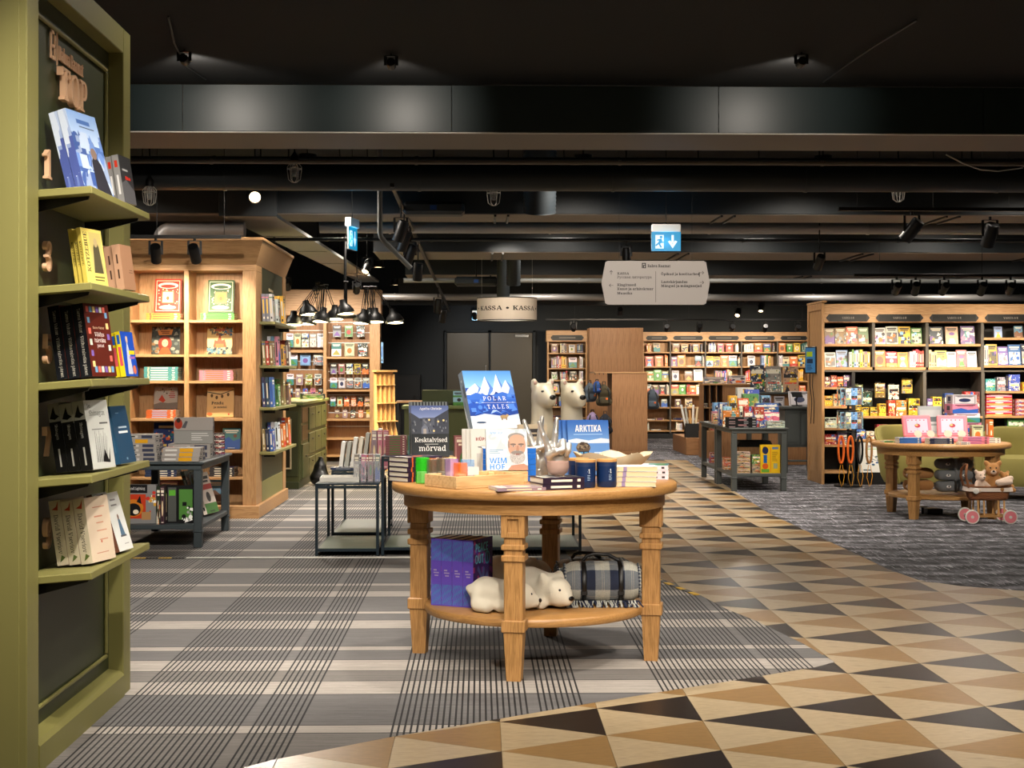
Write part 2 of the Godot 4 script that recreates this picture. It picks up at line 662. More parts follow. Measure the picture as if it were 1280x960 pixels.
func fill_downlight(label: String, pos: Vector3, energy: float, hung := false) -> void:  # unseen fitting added to give soft fill over the shop
	var o := thing("ceiling_downlight", label, "lamp", pos, 0, "round ceiling lamps out of view")
	part(o, "ring", b().lathe([Vector2(.075, 0), Vector2(.09, -.012), Vector2(.095, 0), Vector2(.095, .004)], 20), M.black_metal)
	part(o, "lamp_face", b().lathe([Vector2(0, -.004), Vector2(.072, -.004), Vector2(.072, .003), Vector2(0, .003)], 20), M.glow_warm)
	if hung: part(o, "can", b().lathe([Vector2(0, .004), Vector2(.08, .004), Vector2(.08, .09), Vector2(.006, .1), Vector2(.006, 3.7 - pos.y), Vector2(0, 3.7 - pos.y)], 20), M.black_metal)
	var s := SpotLight3D.new()
	s.name = "beam"
	o.add_child(s)
	s.position = v3(0, -.02, 0)
	s.rotation_degrees = Vector3(-90, 0, 0)
	s.light_energy = energy * WIDE
	s.light_color = NEUTRAL
	s.spot_angle = 80
	s.spot_angle_attenuation = .6
	s.spot_range = 30.0
	s.spot_attenuation = 2.0
	s.light_size = .07
	s.shadow_enabled = true

# ---------------------------------------------------------------- materials
func make_materials() -> void:
	for f in [["serif", "Droid Serif", 400], ["serif_bold", "Droid Serif", 700], ["sans", "Droid Sans", 400], ["sans_bold", "Droid Sans", 700], ["mono", "Droid Sans Mono", 400]]:
		var sf := SystemFont.new()
		sf.font_names = PackedStringArray([f[1]])
		sf.font_weight = f[2]
		fonts[f[0]] = sf
	# oak: fine grain over broad figure
	var oak := noise_tex(0.012, [Color(.55, .4, .245), Color(.67, .5, .325), Color(.72, .56, .375), Color(.61, .45, .28), Color(.75, .59, .4)], 512, 5, 5)
	var oak_dark := noise_tex(0.012, [Color(.44, .295, .17), Color(.55, .385, .235), Color(.6, .43, .27), Color(.48, .33, .195)], 512, 8, 5)
	tri_mat("oak_upright", oak, Vector3(7, .45, 7), .5)
	tri_mat("oak_along", oak, Vector3(.45, 7, 7), .5)
	tri_mat("oak_deep", oak, Vector3(7, 7, .45), .5)
	tri_mat("oak_dark_upright", oak_dark, Vector3(9, .4, 9), .55)
	tri_mat("oak_dark_along", oak_dark, Vector3(.4, 9, 9), .55)
	var table := noise_tex(0.012, [Color(.5, .355, .185), Color(.63, .46, .26), Color(.69, .515, .305), Color(.56, .405, .22), Color(.73, .555, .34)], 512, 15, 5)
	tri_mat("table_along", table, Vector3(.7, 9, 9), .38)
	tri_mat("table_upright", table, Vector3(9, .7, 9), .42)
	tri_mat("pale_ply", noise_tex(0.012, [Color(.74, .58, .38), Color(.82, .67, .47), Color(.86, .72, .52)], 256, 25, 4), Vector3(1.5, 12, 12), .6)
	# painted furniture
	mat("olive", Color(.48, .465, .26), .48)
	mat("olive_dark", Color(.2, .225, .11), .5)
	mat("counter_green", Color(.27, .29, .14), .5)
	mat("counter_top", Color(.38, .42, .24), .45)
	mat("slate", Color(.2, .235, .25), .5)
	mat("slate_grey", Color(.27, .285, .275), .5)
	mat("steel_blue", Color(.11, .165, .2), .4)
	mat("shelf_grey_green", Color(.44, .48, .42), .45)
	mat("charcoal", Color(.07, .075, .08), .6)
	mat("black_metal", Color(.03, .03, .032), .45)
	mat("black_board", Color(.055, .05, .048), .6)
	mat("shelf_upright_grey", Color(.3, .28, .25), .6)
	# the building
	mat("ceiling_paint", Color(.03, .043, .05), .9)
	mat("wall_paint", Color(.1, .118, .13), .8)
	mat("fascia", Color(.135, .185, .19), .4)
	mat("soffit", Color(.47, .435, .4), .7)
	mat("duct_dark", Color(.13, .155, .17), .55)
	mat("duct_grey", Color(.5, .51, .5), .5)
	mat("foil", Color(.62, .61, .6), .45, .4)
	mat("door_brown", Color(.2, .17, .1), .5)
	mat("chrome", Color(.75, .75, .74), .2, 1.0)
	mat("wire", Color(.78, .77, .74), .4, .4)
	# small stuff
	mat("paper", Color(.86, .83, .76), .85)
	mat("paper_cream", Color(.84, .76, .6), .85)
	mat("white", Color(.85, .84, .81), .6)
	mat("blush_wood", Color(.82, .66, .52), .6)
	mat("gold_print", Color(.72, .66, .52), .5)
	mat("silver", Color(.8, .79, .77), .34, .75)
	mat("bear_white", Color(.72, .685, .6), .42)
	mat("bear_black", Color(.02, .02, .022), .3)
	mat("porcelain", Color(.8, .74, .63), .35)
	mat("blush", Color(.68, .56, .51), .6)
	mat("jar_blue", Color(.05, .15, .31), .5)
	mat("bamboo", Color(.78, .58, .34), .55)
	mat("fringe_navy", Color(.07, .1, .2), .95)
	mat("fringe_grey", Color(.66, .66, .62), .95)
	mat("leather", Color(.03, .027, .025), .45)
	mat("armchair", Color(.6, .56, .3), .85)
	mat("wheel_pink", Color(.85, .47, .5), .6)
	mat("rubber_white", Color(.82, .8, .76), .7)
	mat("lace", Color(.82, .76, .71), .9)
	mat("orange_strap", Color(.85, .38, .06), .7)
	mat("yellow_strap", Color(.85, .6, .1), .7)
	mat("tape_yellow", Color(.78, .62, .06), .6)
	mat("pack_grey", Color(.27, .31, .35), .85)
	mat("pack_olive", Color(.24, .21, .13), .85)
	mat("pack_blue", Color(.12, .26, .5), .8)
	mat("pack_lilac", Color(.55, .48, .62), .8)
	mat("pack_navy", Color(.05, .07, .12), .85)
	mat("bag_black", Color(.015, .015, .016), .3)
	mat("plush_white", Color(.9, .87, .79), .95)
	mat("plush_tan", Color(.66, .46, .25), .95)
	mat("plush_pale", Color(.82, .72, .64), .95)
	mat("plush_grey", Color(.42, .43, .435), .95)
	var fur := noise_tex(0.12, [], 256, 31, 3)
	for k in ["plush_white", "plush_tan", "plush_pale", "plush_grey"]:
		var m: StandardMaterial3D = M[k]
		m.rim_enabled = true
		m.rim = .5
		bump(m, fur, .5)
		m.uv1_triplanar = true
		m.uv1_scale = Vector3(9, 9, 9)
	var gl := mat("clear_plastic", Color(.95, .97, 1, .16), .08)
	gl.transparency = BaseMaterial3D.TRANSPARENCY_ALPHA
	gl = mat("bulb_glass", Color(.95, .95, .93, .15), .05)
	gl.transparency = BaseMaterial3D.TRANSPARENCY_ALPHA
	for k in [["acrylic_green", Color(.2, .9, .15, .5)], ["acrylic_orange", Color(1, .5, .12, .45)], ["acrylic_violet", Color(.75, .6, .88, .42)], ["acrylic_smoke", Color(.4, .41, .36, .55)], ["acrylic_blue", Color(.4, .7, .95, .35)]]:
		gl = mat(k[0], k[1], .15)
		gl.transparency = BaseMaterial3D.TRANSPARENCY_ALPHA
	for k in [["glow_warm", Color(1, .86, .66), 9.0], ["glow_white", Color(1, .95, .86), 16.0], ["glow_lamp", Color(1, .93, .72), 7.0], ["glow_exit", Color(.12, .62, .82), 1.0]]:
		var m := mat(k[0], Color(.9, .9, .9), .4)
		m.emission_enabled = true
		m.emission = k[1]
		m.emission_energy_multiplier = k[2]
	# wood-look vinyl, three tones, grain along x
	for k in [["vinyl_light", [Color(.46, .4, .3), Color(.67, .6, .48), Color(.6, .53, .415), Color(.76, .69, .57)]], ["vinyl_tan", [Color(.4, .3, .17), Color(.56, .44, .275), Color(.49, .38, .225), Color(.63, .505, .33)]], ["vinyl_dark", [Color(.05, .038, .031), Color(.12, .088, .068), Color(.075, .056, .045), Color(.165, .122, .095)]]]:
		for j in 2:
			var m := tri_mat("%s%d" % [k[0], j], noise_tex(0.014, k[1], 512, 41 + j * 7, 5), Vector3(.8, 9, 9), .33, Color.WHITE, true)
			m.uv1_offset = Vector3(j * .37, 0, j * .61)
			m.metallic_specular = .36
	carpets()
	blanket()

func carpets() -> void:
	# the plaid: bands across (z) and groups of dark threads along (x); one repeat is 1.066 m by 5.376 m
	var W := 1024
	var H := 2048
	var im := Image.create(W, H, false, Image.FORMAT_RGB8)
	var far := -10.187
	var span := 5.376
	var light := Color(.61, .585, .555)
	var grey := Color(.385, .377, .375)
	var mid := Color(.42, .405, .39)
	var ends := [[-9.73, mid], [-9.497, light], [-9.013, grey], [-8.911, light], [-8.70, mid], [-8.483, light], [-7.959, grey], [-7.88, light], [-7.677, grey], [-7.426, light], [-6.947, grey], [-6.847, light], [-6.622, grey], [-6.383, light], [-6.168, mid], [-5.915, light], [-5.398, grey], [-5.279, light], [-4.811, mid]]
	var r := RandomNumberGenerator.new()
	r.seed = 77
	var yy := 0
	for e in ends:
		var y1 := int((e[0] - far) / span * H)
		for y in range(yy, mini(y1, H)):
			var k := r.randf_range(.92, 1.07)
			im.fill_rect(Rect2i(0, y, W, 1), Color(e[1].r * k, e[1].g * k, e[1].b * k))
			for q in 5:
				var g := r.randf_range(.86, 1.12) * k
				im.fill_rect(Rect2i(r.randi() % W, y, r.randi_range(20, 160), 1), Color(e[1].r * g, e[1].g * g, e[1].b * g))
		im.fill_rect(Rect2i(0, mini(y1, H) - 3, W, 3), Color(.075, .075, .08))
		yy = y1
	for g in [[0.0, 23, .0228], [.554, 8, .0234]]:
		for k in g[1]:
			var x := int((g[0] + k * g[2]) / 1.066 * W)
			im.fill_rect(Rect2i(x, 0, 7, H), Color(.05, .05, .055))
	var m := mat("plaid_carpet", Color.WHITE, .9)
	m.albedo_texture = ImageTexture.create_from_image(im)
	# the second carpet: pale threads at a slant through dark bands
	W = 1024
	im = Image.create(W, W, false, Image.FORMAT_RGB8)
	var nz := FastNoiseLite.new()
	nz.seed = 9
	nz.frequency = 1.0
	nz.fractal_octaves = 3
	for y in W:
		for x in W:
			var a := TAU * x / W
			var bq := TAU * y / W
			var band := sin(bq * 6.0 + sin(a * 2.0) * .8) * .5 + sin(bq * 11.0 + 1.3 + sin(a * 3.0)) * .35
			var patch := nz.get_noise_3d(cos(a) * 1.6 + 5.0, sin(a) * 1.6, y * .014)
			im.set_pixel(x, y, Color.from_hsv(.7, .05, clampf(.31 + .2 * band + .26 * patch, .1, .66)))
	for k in 5000:
		var x := r.randi() % W
		var y := r.randi() % W
		var s := r.randf_range(.5, 1.9)
		var c := im.get_pixel(x, y)
		im.fill_rect(Rect2i(x, y, 2, r.randi_range(10, 60)), Color(c.r * s, c.g * s, c.b * s * .99))
	m = mat("streak_carpet", Color.WHITE, .95)
	m.albedo_texture = ImageTexture.create_from_image(im)

func blanket() -> void:
	var im := Image.create(512, 512, false, Image.FORMAT_RGB8)
	var r := RandomNumberGenerator.new()
	r.seed = 5
	var ga := Color(.66, .66, .62)
	var nv := Color(.1, .13, .21)
	var mi := Color(.4, .42, .44)
	for y in 512:
		for x in 512:
			var gx := (x % 256) < 118
			var gy := (y % 256) < 128
			var c := ga if gx and gy else (nv if not gx and not gy else mi)
			if (x % 256) in [52, 53, 66, 67] or (y % 256) in [58, 59, 74, 75]: c = c.lerp(Color(.85, .8, .7), .7)
			var k := r.randf_range(.75, 1.25)
			im.set_pixel(x, y, Color(c.r * k, c.g * k, c.b * k))
	var m := mat("wool", Color.WHITE, .95)
	m.albedo_texture = ImageTexture.create_from_image(im)
	m.uv1_scale = Vector3(1, 1, 1)
	# wicker: two tones of cane, woven over and under (the relief is a height map)
	im = Image.create(128, 128, false, Image.FORMAT_RGB8)
	var hm := Image.create(128, 128, false, Image.FORMAT_RGB8)
	for y in 128:
		for x in 128:
			var o := ((x / 16) + (y / 8)) % 2
			var q := absf(sin(PI * (y % 8 + .5) / 8.0)) * (.4 + .6 * absf(sin(PI * (x % 16 + .5) / 16.0 + o * PI / 2)))
			im.set_pixel(x, y, Color(.6, .37, .19) if o == 0 else Color(.5, .29, .14))
			hm.set_pixel(x, y, Color(q, q, q))
	m = mat("wicker", Color.WHITE, .7)
	m.albedo_texture = ImageTexture.create_from_image(im)
	bump(m, ImageTexture.create_from_image(hm), .6)

# ---------------------------------------------------------------- printed sheets
const CELL := 128
func make_sheets() -> void:
	art.im = Image.create(2048, 2048, false, Image.FORMAT_RGB8)
	art.fonts = fonts
	var r := RandomNumberGenerator.new()
	r.seed = 11
	for ci in 16:
		var L := COLOURS[ci]
		var base: Color = COLOUR_RGB[L]
		for k in 16:
			var x := ci * CELL
			var y := k * CELL
			var q: Color = base.lerp(Color(r.randf(), r.randf(), r.randf()), .12) * r.randf_range(.85, 1.1)
			q.a = 1.0
			var pale := Color(.92, .89, .8) if q.get_luminance() < .55 else Color(.15, .13, .14)
			var other: Color = COLOUR_RGB[COLOURS[r.randi() % 16]]
			var third: Color = COLOUR_RGB[COLOURS[r.randi() % 16]]
			art.at(x, y, CELL, CELL).rect(0, 0, 1, 1, q)
			# front: the first 92 columns
			art.at(x, y, 92, CELL)
			if k < 8:
				match k % 8:
					0: art.ell(.5, .6, .3, .24, other).ell(.5, .55, .14, .14, third)
					1: art.rect(0, .45, 1, .55, other).poly([Vector2(.1, .9), Vector2(.5, .5), Vector2(.9, .9)], third)
					2: art.rect(.08, .36, .84, .56, pale.lerp(q, .3)).flecks(12, .18, [other, third, q], r, .15, .4, .85, .88)
					3: art.flecks(16, .24, [other, third, pale], r, 0, .35, 1, 1)
					4: art.rect(.06, .05, .88, .9, pale.lerp(q, .5)).rect(.1, .08, .8, .84, q).ell(.5, .58, .24, .2, other)
					5: art.poly([Vector2(0, 1), Vector2(0, .6), Vector2(.35, .42), Vector2(.6, .62), Vector2(1, .5), Vector2(1, 1)], other).ell(.7, .38, .1, .08, third)
					6: art.ell(.5, .52, .2, .15, Color(.8, .62, .5)).poly([Vector2(.2, 1), Vector2(.35, .68), Vector2(.65, .68), Vector2(.8, 1)], other).ell(.5, .42, .22, .09, third)
					7: art.rect(0, .3, 1, .12, other).rect(0, .75, 1, .25, third).ell(.5, .6, .16, .12, pale)
				art.rect(.12, .1, .76, .075, pale).rect(.2, .2, .6, .05, pale)
				art.rect(.3, .93, .4, .025, pale)
			else:
				art.flecks(8, .26, [other, third, pale, q * .8], r, 0, .1, 1, 1)
				art.rect(.08, .06 + .5 * r.randf(), .84, .16, pale).rect(.14, .62, .72, .05, Color(.9, .3, .2) if k % 2 else Color(.95, .8, .2))
				art.flecks(46, .075, [other, third, pale, Color(.92, .92, .9), q, q * .6], r, .03, .05, .97, .97)
				for j in 5: art.rect(.1 + .5 * r.randf(), r.randf(), .3, .018, pale)
			# spine: columns 98 to 124
			art.at(x + 98, y, 26, CELL).rect(0, .12, 1, .04, third if k % 3 == 0 else q).rect(.32, .2, .34, .5, pale if k % 2 else other).rect(.3, .82, .4, .08, pale)
	var m := mat("covers", Color.WHITE, .42)
	m.albedo_texture = ImageTexture.create_from_image(art.im)
	m.texture_repeat = false
	hero.im = Image.create(2048, 2048, false, Image.FORMAT_RGB8)
	hero.im.fill(Color(.85, .83, .78))
	hero.fonts = fonts
	draw_hero()
	m = mat("hero_covers", Color.WHITE, .45, 0.0, .35)
	m.albedo_texture = ImageTexture.create_from_image(hero.im)
	m.texture_repeat = false

func cell_front(ci: int, k: int) -> Rect2:
	return Rect2((ci * CELL + 1.5) / 2048.0, (k * CELL + 1.5) / 2048.0, 89.0 / 2048.0, 125.0 / 2048.0)
func cell_spine(ci: int, k: int) -> Rect2:
	return Rect2((ci * CELL + 99.5) / 2048.0, (k * CELL + 1.5) / 2048.0, 23.0 / 2048.0, 125.0 / 2048.0)
func cell_plain(ci: int, k: int) -> Rect2:
	return Rect2((ci * CELL + 95.0) / 2048.0, (k * CELL + 64.0) / 2048.0, 0, 0)

var pen := Vector2i(0, 0)
var pen_row := 0
func sheet(called: String, w: int, h: int) -> Art:
	if pen.x + w > 2048:
		pen = Vector2i(0, pen.y + pen_row + 2)
		pen_row = 0
	hero_at[called] = Rect2i(pen.x, pen.y, w, h)
	hero.at(pen.x, pen.y, w, h)
	pen.x += w + 2
	pen_row = maxi(pen_row, h)
	if pen.y + h > 2048: print("SHEET FULL ", called)
	return hero
func hero_uv(called: String) -> Rect2:
	var q: Rect2i = hero_at[called]
	return Rect2((q.position.x + 1.0) / 2048.0, (q.position.y + 1.0) / 2048.0, (q.size.x - 2.0) / 2048.0, (q.size.y - 2.0) / 2048.0)

func V(x: float, y: float) -> Vector2:
	return Vector2(x, y)

func draw_hero() -> void:
	var r := RandomNumberGenerator.new()
	r.seed = 3
	var a: Art
	var white := Color(.93, .93, .92)
	var ink := Color(.06, .06, .07)
	# polar mountains with a small bear on the ice
	a = sheet("polar", 380, 430)
	a.grad(0, .3, Color(.3, .55, .85), Color(.55, .75, .93)).grad(.3, 1, Color(.12, .3, .66), Color(.08, .2, .5))
	for p in [[.0, .32, .22, .22, .4], [.25, .34, .44, .1, .62], [.5, .36, .68, .06, .85], [.7, .3, .86, .16, 1.05]]:
		a.poly([V(p[0] - .05, .44), V(p[0] + .05, p[1]), V(p[2], p[3]), V(p[4], p[1] + .05), V(p[4] + .1, .5), V(p[0], .52)], Color(.86, .9, .95))
		a.poly([V(p[2], p[3]), V(p[2] + .06, .3), V(p[2] - .02, .44), V(p[4] + .06, .5), V(p[4], p[1] + .05)], Color(.33, .5, .8))
	for k in 26:
		var x := r.randf()
		var y := r.randf_range(.36, .68)
		a.poly([V(x, y), V(x + .16, y + .1), V(x + .05, y + .05), V(x - .08, y + .09)], [Color(.16, .36, .74), Color(.24, .46, .82), Color(.6, .72, .88), Color(.08, .2, .5)][k % 4])
	a.rect(0, .42, 1, .12, Color(.16, .36, .74)).poly([V(0, .45), V(.2, .38), V(.45, .44), V(.75, .37), V(1, .44), V(1, .5), V(0, .5)], Color(.2, .4, .78)).rect(0, .56, 1, .12, Color(.12, .3, .68)).flecks(14, .1, [Color(.3, .5, .84), Color(.1, .24, .58)], r, 0, .4, 1, .72)
	a.rect(0, .78, 1, .22, Color(.82, .85, .88)).poly([V(0, .8), V(.3, .74), V(.7, .79), V(1, .75), V(1, .84), V(0, .86)], Color(.72, .79, .87))
	a.ell(.2, .89, .1, .018, Color(.25, .32, .42)).ell(.68, .8, .075, .035, Color(.62, .52, .36)).ell(.755, .775, .028, .022, Color(.64, .55, .4)).rect(.62, .81, .03, .045, Color(.52, .43, .3)).rect(.71, .81, .03, .045, Color(.52, .43, .3))
	a.text("P O L A R", .56, .48, .07, white, "serif", .7).text("T A L E S", .6, .62, .07, white, "serif", .66).rect(.28, .55, .6, .005, white)
	sheet("polar_spine", 20, 430).flecks(60, .5, [Color(.5, .55, .6), Color(.75, .77, .78), Color(.35, .38, .42)], r)
	# winter street at dusk
	a = sheet("kesk", 290, 420)
	a.rect(0, 0, 1, 1, Color(.1, .12, .13))
	for k in 12: a.rect(k / 12.0, 0, .042, .07, Color(.4, .42, .42))
	a.grad(.07, .32, Color(.3, .36, .55), Color(.5, .56, .72))
	a.poly([V(0, .2), V(.22, .3), V(.3, .3), V(.3, .58), V(0, .58)], Color(.22, .24, .28)).poly([V(1, .14), V(.6, .3), V(.6, .58), V(1, .58)], Color(.2, .22, .27)).rect(.3, .29, .32, .29, Color(.3, .32, .37))
	for k in 34: a.rect(r.randf_range(.02, .94), r.randf_range(.3, .55), .03, .035, [Color(.14, .15, .2), Color(.45, .46, .48), Color(.38, .4, .44)][k % 3])
	for p in [[.48, .33], [.72, .36], [.86, .34], [.6, .53]]: a.ell(p[0], p[1], .026, .018, Color(.9, .8, .55))
	a.ell(.36, .5, .09, .07, Color(.4, .42, .48)).rect(.27, .5, .18, .08, Color(.4, .42, .48)).rect(.32, .49, .08, .09, Color(.6, .58, .55))
	a.text("Agatha Christie", .52, .13, .055, white, "serif", .62)
	a.text("Kesktalvised", .52, .69, .085, white, "serif", .86).rect(.35, .765, .36, .008, Color(.7, .72, .7)).text("mõrvad", .55, .84, .1, white, "serif", .72)
	a = sheet("huppa", 240, 240)
	a.rect(0, 0, 1, 1, Color(.8, .8, .78)).text("HÜPPA", .26, .2, .085, Color(.52, .12, .09), "sans_bold", .44).poly([V(.15, .36), V(.9, .42), V(.9, .45), V(.15, .38)], Color(.35, .36, .38)).rect(.12, .5, .8, .5, Color(.7, .7, .69))
	# a bearded man's portrait in blues
	a = sheet("wim", 250, 270)
	a.rect(0, 0, 1, 1, Color(.78, .82, .84)).flecks(40, .3, [Color(.8, .84, .86), Color(.72, .77, .8), Color(.84, .86, .87)], r)
	var skin := Color(.72, .56, .47)
	a.poly([V(.5, 1), V(.6, .88), V(.9, .84), V(1, .9), V(1, 1)], Color(.68, .5, .41)).ell(.74, .4, .215, .3, skin).ell(.735, .2, .2, .1, Color(.56, .55, .54)).ell(.75, .27, .185, .13, Color(.76, .6, .51)).rect(.535, .3, .03, .16, Color(.5, .46, .44))
	a.ell(.755, .68, .185, .17, Color(.66, .65, .64)).ell(.75, .575, .15, .045, Color(.5, .47, .45)).ell(.75, .615, .08, .018, Color(.52, .33, .3)).poly([V(.75, .4), V(.72, .53), V(.8, .53), V(.78, .4)], Color(.66, .49, .4))
	for x in [.655, .845]: a.ell(x, .375, .075, .022, Color(.42, .37, .34)).ell(x, .415, .045, .022, Color(.62, .46, .38)).ell(x, .418, .035, .014, Color(.85, .83, .8)).ell(x, .418, .016, .014, Color(.2, .22, .26))
	for k in 90: a.rect(r.randf_range(.6, .9), r.randf_range(.6, .82), .008, .03, [Color(.8, .79, .78), Color(.54, .53, .52), Color(.7, .69, .68)][k % 3])
	a.text("WIM HOF", .26, .1, .05, Color(.35, .6, .85), "sans", .44).lines(.08, .5, .34, 3, .04, Color(.45, .6, .72), r)
	a.text("WIM", .28, .76, .13, Color(.16, .5, .85), "sans_bold", .5).text("HOF", .26, .91, .13, Color(.16, .5, .85), "sans_bold", .5)
	a = sheet("wim_spine", 40, 300)
	a.rect(0, 0, 1, 1, Color(.08, .4, .78)).text("WIM HOF", .5, .35, .55, white, "sans_bold", .6, 1)
	# a walker in goggles under a pale sky
	a = sheet("arktika", 320, 300)
	a.grad(0, .4, Color(.2, .4, .72), Color(.45, .62, .84)).rect(0, .34, 1, .66, Color(.42, .6, .83))
	a.poly([V(0, .36), V(.2, .33), V(.5, .37), V(.8, .33), V(1, .35), V(1, .42), V(.6, .44), V(0, .4)], Color(.83, .88, .92)).rect(0, .42, 1, .58, Color(.38, .56, .8))
	a.poly([V(.1, 1), V(.13, .8), V(.26, .72), V(.46, .72), V(.58, .82), V(.62, 1)], Color(.11, .12, .15)).ell(.36, .62, .12, .17, Color(.72, .55, .46)).ell(.36, .5, .17, .1, Color(.36, .3, .24)).flecks(26, .06, [Color(.52, .46, .38), Color(.25, .2, .17)], r, .22, .43, .5, .52)
	a.rect(.24, .56, .25, .08, Color(.14, .17, .22)).rect(.26, .575, .09, .05, Color(.3, .55, .75)).rect(.38, .575, .09, .05, Color(.3, .55, .75)).ell(.36, .72, .055, .022, Color(.88, .82, .78))
	a.text("ARKTIKA", .5, .15, .12, white, "sans_bold", .72).rect(.14, .25, .7, .018, Color(.6, .75, .9)).rect(.62, .58, .3, .022, Color(.75, .84, .93))
	# green cabinet
	a = sheet("coast", 200, 270)
	a.grad(0, .4, Color(.5, .64, .85), Color(.72, .8, .9)).rect(0, .4, 1, .6, Color(.3, .43, .68)).flecks(70, .22, [Color(.4, .53, .78), Color(.7, .77, .87), Color(.22, .33, .58), Color(.55, .62, .75)], r, 0, .3, 1, 1)
	a.poly([V(.45, 1), V(.5, .6), V(.62, .5), V(.8, .62), V(.95, 1)], Color(.16, .16, .19)).ell(.62, .5, .1, .07, Color(.5, .42, .38)).rect(.28, .1, .44, .05, Color(.25, .4, .66)).rect(.34, .18, .5, .012, Color(.2, .25, .35))
	a = sheet("coast_spine", 40, 270)
	a.grad(0, 1, Color(.72, .79, .9), Color(.36, .44, .7)).flecks(14, .5, [Color(.3, .36, .62), Color(.8, .85, .92)], r)
	a = sheet("dusk", 160, 200)
	a.rect(0, 0, 1, 1, Color(.17, .17, .18)).poly([V(0, .6), V(.4, .5), V(1, .7), V(1, 1), V(0, 1)], Color(.32, .32, .33)).rect(.2, .28, .45, .04, Color(.6, .6, .6)).rect(.36, .42, .1, .08, Color(.75, .16, .1)).rect(.5, .43, .1, .07, Color(.75, .16, .1)).rect(.64, .44, .12, .06, Color(.75, .16, .1))
	a = sheet("dusk_spine", 30, 200)
	a.rect(0, 0, 1, 1, Color(.5, .5, .5)).rect(.3, .12, .4, .14, Color(.72, .18, .1)).rect(.38, .42, .24, .4, Color(.8, .8, .8))
	a = sheet("kotzebue", 180, 230)
	a.rect(0, 0, 1, 1, Color(.83, .76, .4)).rect(.36, .06, .56, .72, Color(.74, .68, .42)).poly([V(.42, .78), V(.5, .34), V(.62, .16), V(.78, .3), V(.86, .78)], Color(.3, .28, .2)).ell(.64, .24, .09, .08, Color(.7, .62, .46)).text("KOTZEBUE", .18, .42, .16, Color(.2, .18, .1), "serif_bold", .7, -1).lines(.4, .84, .5, 2, .05, Color(.3, .27, .15), r)
	a = sheet("kotzebue_spine", 30, 230)
	a.rect(0, 0, 1, 1, Color(.78, .7, .32)).text("KOTZEBUE", .5, .45, .42, Color(.25, .22, .1), "serif_bold", .7, 1)
	a = sheet("kraft", 150, 180)
	a.rect(0, 0, 1, 1, Color(.62, .47, .36)).rect(.6, .55, .26, .018, Color(.4, .28, .2)).rect(.56, .6, .3, .018, Color(.4, .28, .2))
	a = sheet("kraft_spine", 34, 180)
	a.rect(0, 0, 1, 1, Color(.7, .55, .44)).rect(.4, .22, .2, .2, Color(.25, .18, .14)).rect(.4, .55, .2, .2, Color(.25, .18, .14))
	a = sheet("vahter", 200, 290)
	a.rect(0, 0, 1, 1, Color(.33, .12, .08))
	for k in 22:
		var u := k / 22.0
		var x := .14 + .72 * (u * 4.0 if u < .25 else (1.0 if u < .5 else (1.0 - (u - .5) * 4.0 if u < .75 else 0.0)))
		var y := .08 + .82 * (0.0 if u < .25 else ((u - .25) * 4.0 if u < .5 else (1.0 if u < .75 else 1.0 - (u - .75) * 4.0)))
		a.rect(x - .05, y - .04, .1, .08, [Color(.85, .4, .35), Color(.4, .6, .75), Color(.85, .75, .5), Color(.45, .35, .65), Color(.75, .8, .75)][k % 5])
	a.text("Tarmo Vahter", .5, .33, .035, Color(.9, .82, .7), "serif", .5).text("Võitlus", .5, .42, .06, white, "serif", .46).text("tuleviku", .5, .5, .06, white, "serif", .5).text("pärast", .5, .58, .06, white, "serif", .5)
	a = sheet("vahter_spine", 54, 290)
	a.rect(0, 0, 1, 1, Color(.075, .085, .11)).text("Tarmo Vahter · Võitlus tuleviku pärast", .5, .52, .36, Color(.85, .83, .78), "serif", .9, 1)
	a = sheet("athlete", 150, 190)
	a.rect(0, 0, 1, 1, Color(.12, .3, .72)).poly([V(.25, .95), V(.35, .4), V(.45, .2), V(.55, .42), V(.62, .95)], Color(.75, .78, .85)).ell(.46, .18, .09, .08, Color(.8, .68, .6)).rect(.5, .42, .45, .09, Color(.9, .8, .1)).rect(.5, .55, .4, .06, Color(.65, .4, .7)).ell(.78, .85, .13, .1, Color(.85, .45, .3))
	a = sheet("athlete_spine", 30, 190)
	a.rect(0, 0, 1, 1, Color(.85, .78, .12)).rect(.25, .08, .5, .2, Color(.12, .35, .7)).rect(.25, .34, .5, .42, Color(.8, .3, .35))
	a = sheet("shonagon", 200, 270)
	a.rect(0, 0, 1, 1, Color(.72, .73, .71)).rect(0, .3, .03, .7, ink).text("Sei", .2, .08, .06, ink, "serif", .2).text("Shōnagon", .5, .2, .1, Color(.16, .17, .16), "serif", .8).rect(.55, .33, .35, .02, Color(.3, .3, .3)).lines(.2, .42, .6, 1, .03, Color(.45, .46, .45), r)
	for k in 9: a.poly([V(.25 + k * .05, .9), V(.3 + k * .06, .45 + .04 * (k % 3)), V(.31 + k * .06, .45 + .04 * (k % 3)), V(.28 + k * .05, .9)], Color(.35, .36, .35))
	a.poly([V(.5, .9), V(.62, .72), V(.75, .88), V(.85, .7), V(.8, .92)], ink)
	a = sheet("shonagon_spine", 54, 270)
	a.rect(0, 0, 1, 1, Color(.62, .63, .61)).rect(0, .27, 1, .73, Color(.07, .07, .075)).poly([V(.1, .22), V(.5, .05), V(.6, .16), V(.9, .2), V(.5, .24)], ink).text("Shōnagon", .5, .42, .3, Color(.8, .8, .78), "serif", .22, 1).rect(.42, .66, .16, .26, Color(.7, .7, .68))
	a = sheet("meister", 180, 230)
	a.rect(0, 0, 1, 1, Color(.13, .26, .37)).rect(.28, .12, .2, .014, Color(.5, .62, .7)).rect(.3, .36, .5, .03, Color(.7, .78, .84)).rect(.26, .44, .56, .04, white).rect(.44, .9, .08, .04, Color(.5, .62, .7))
	a = sheet("meister_spine", 30, 230)
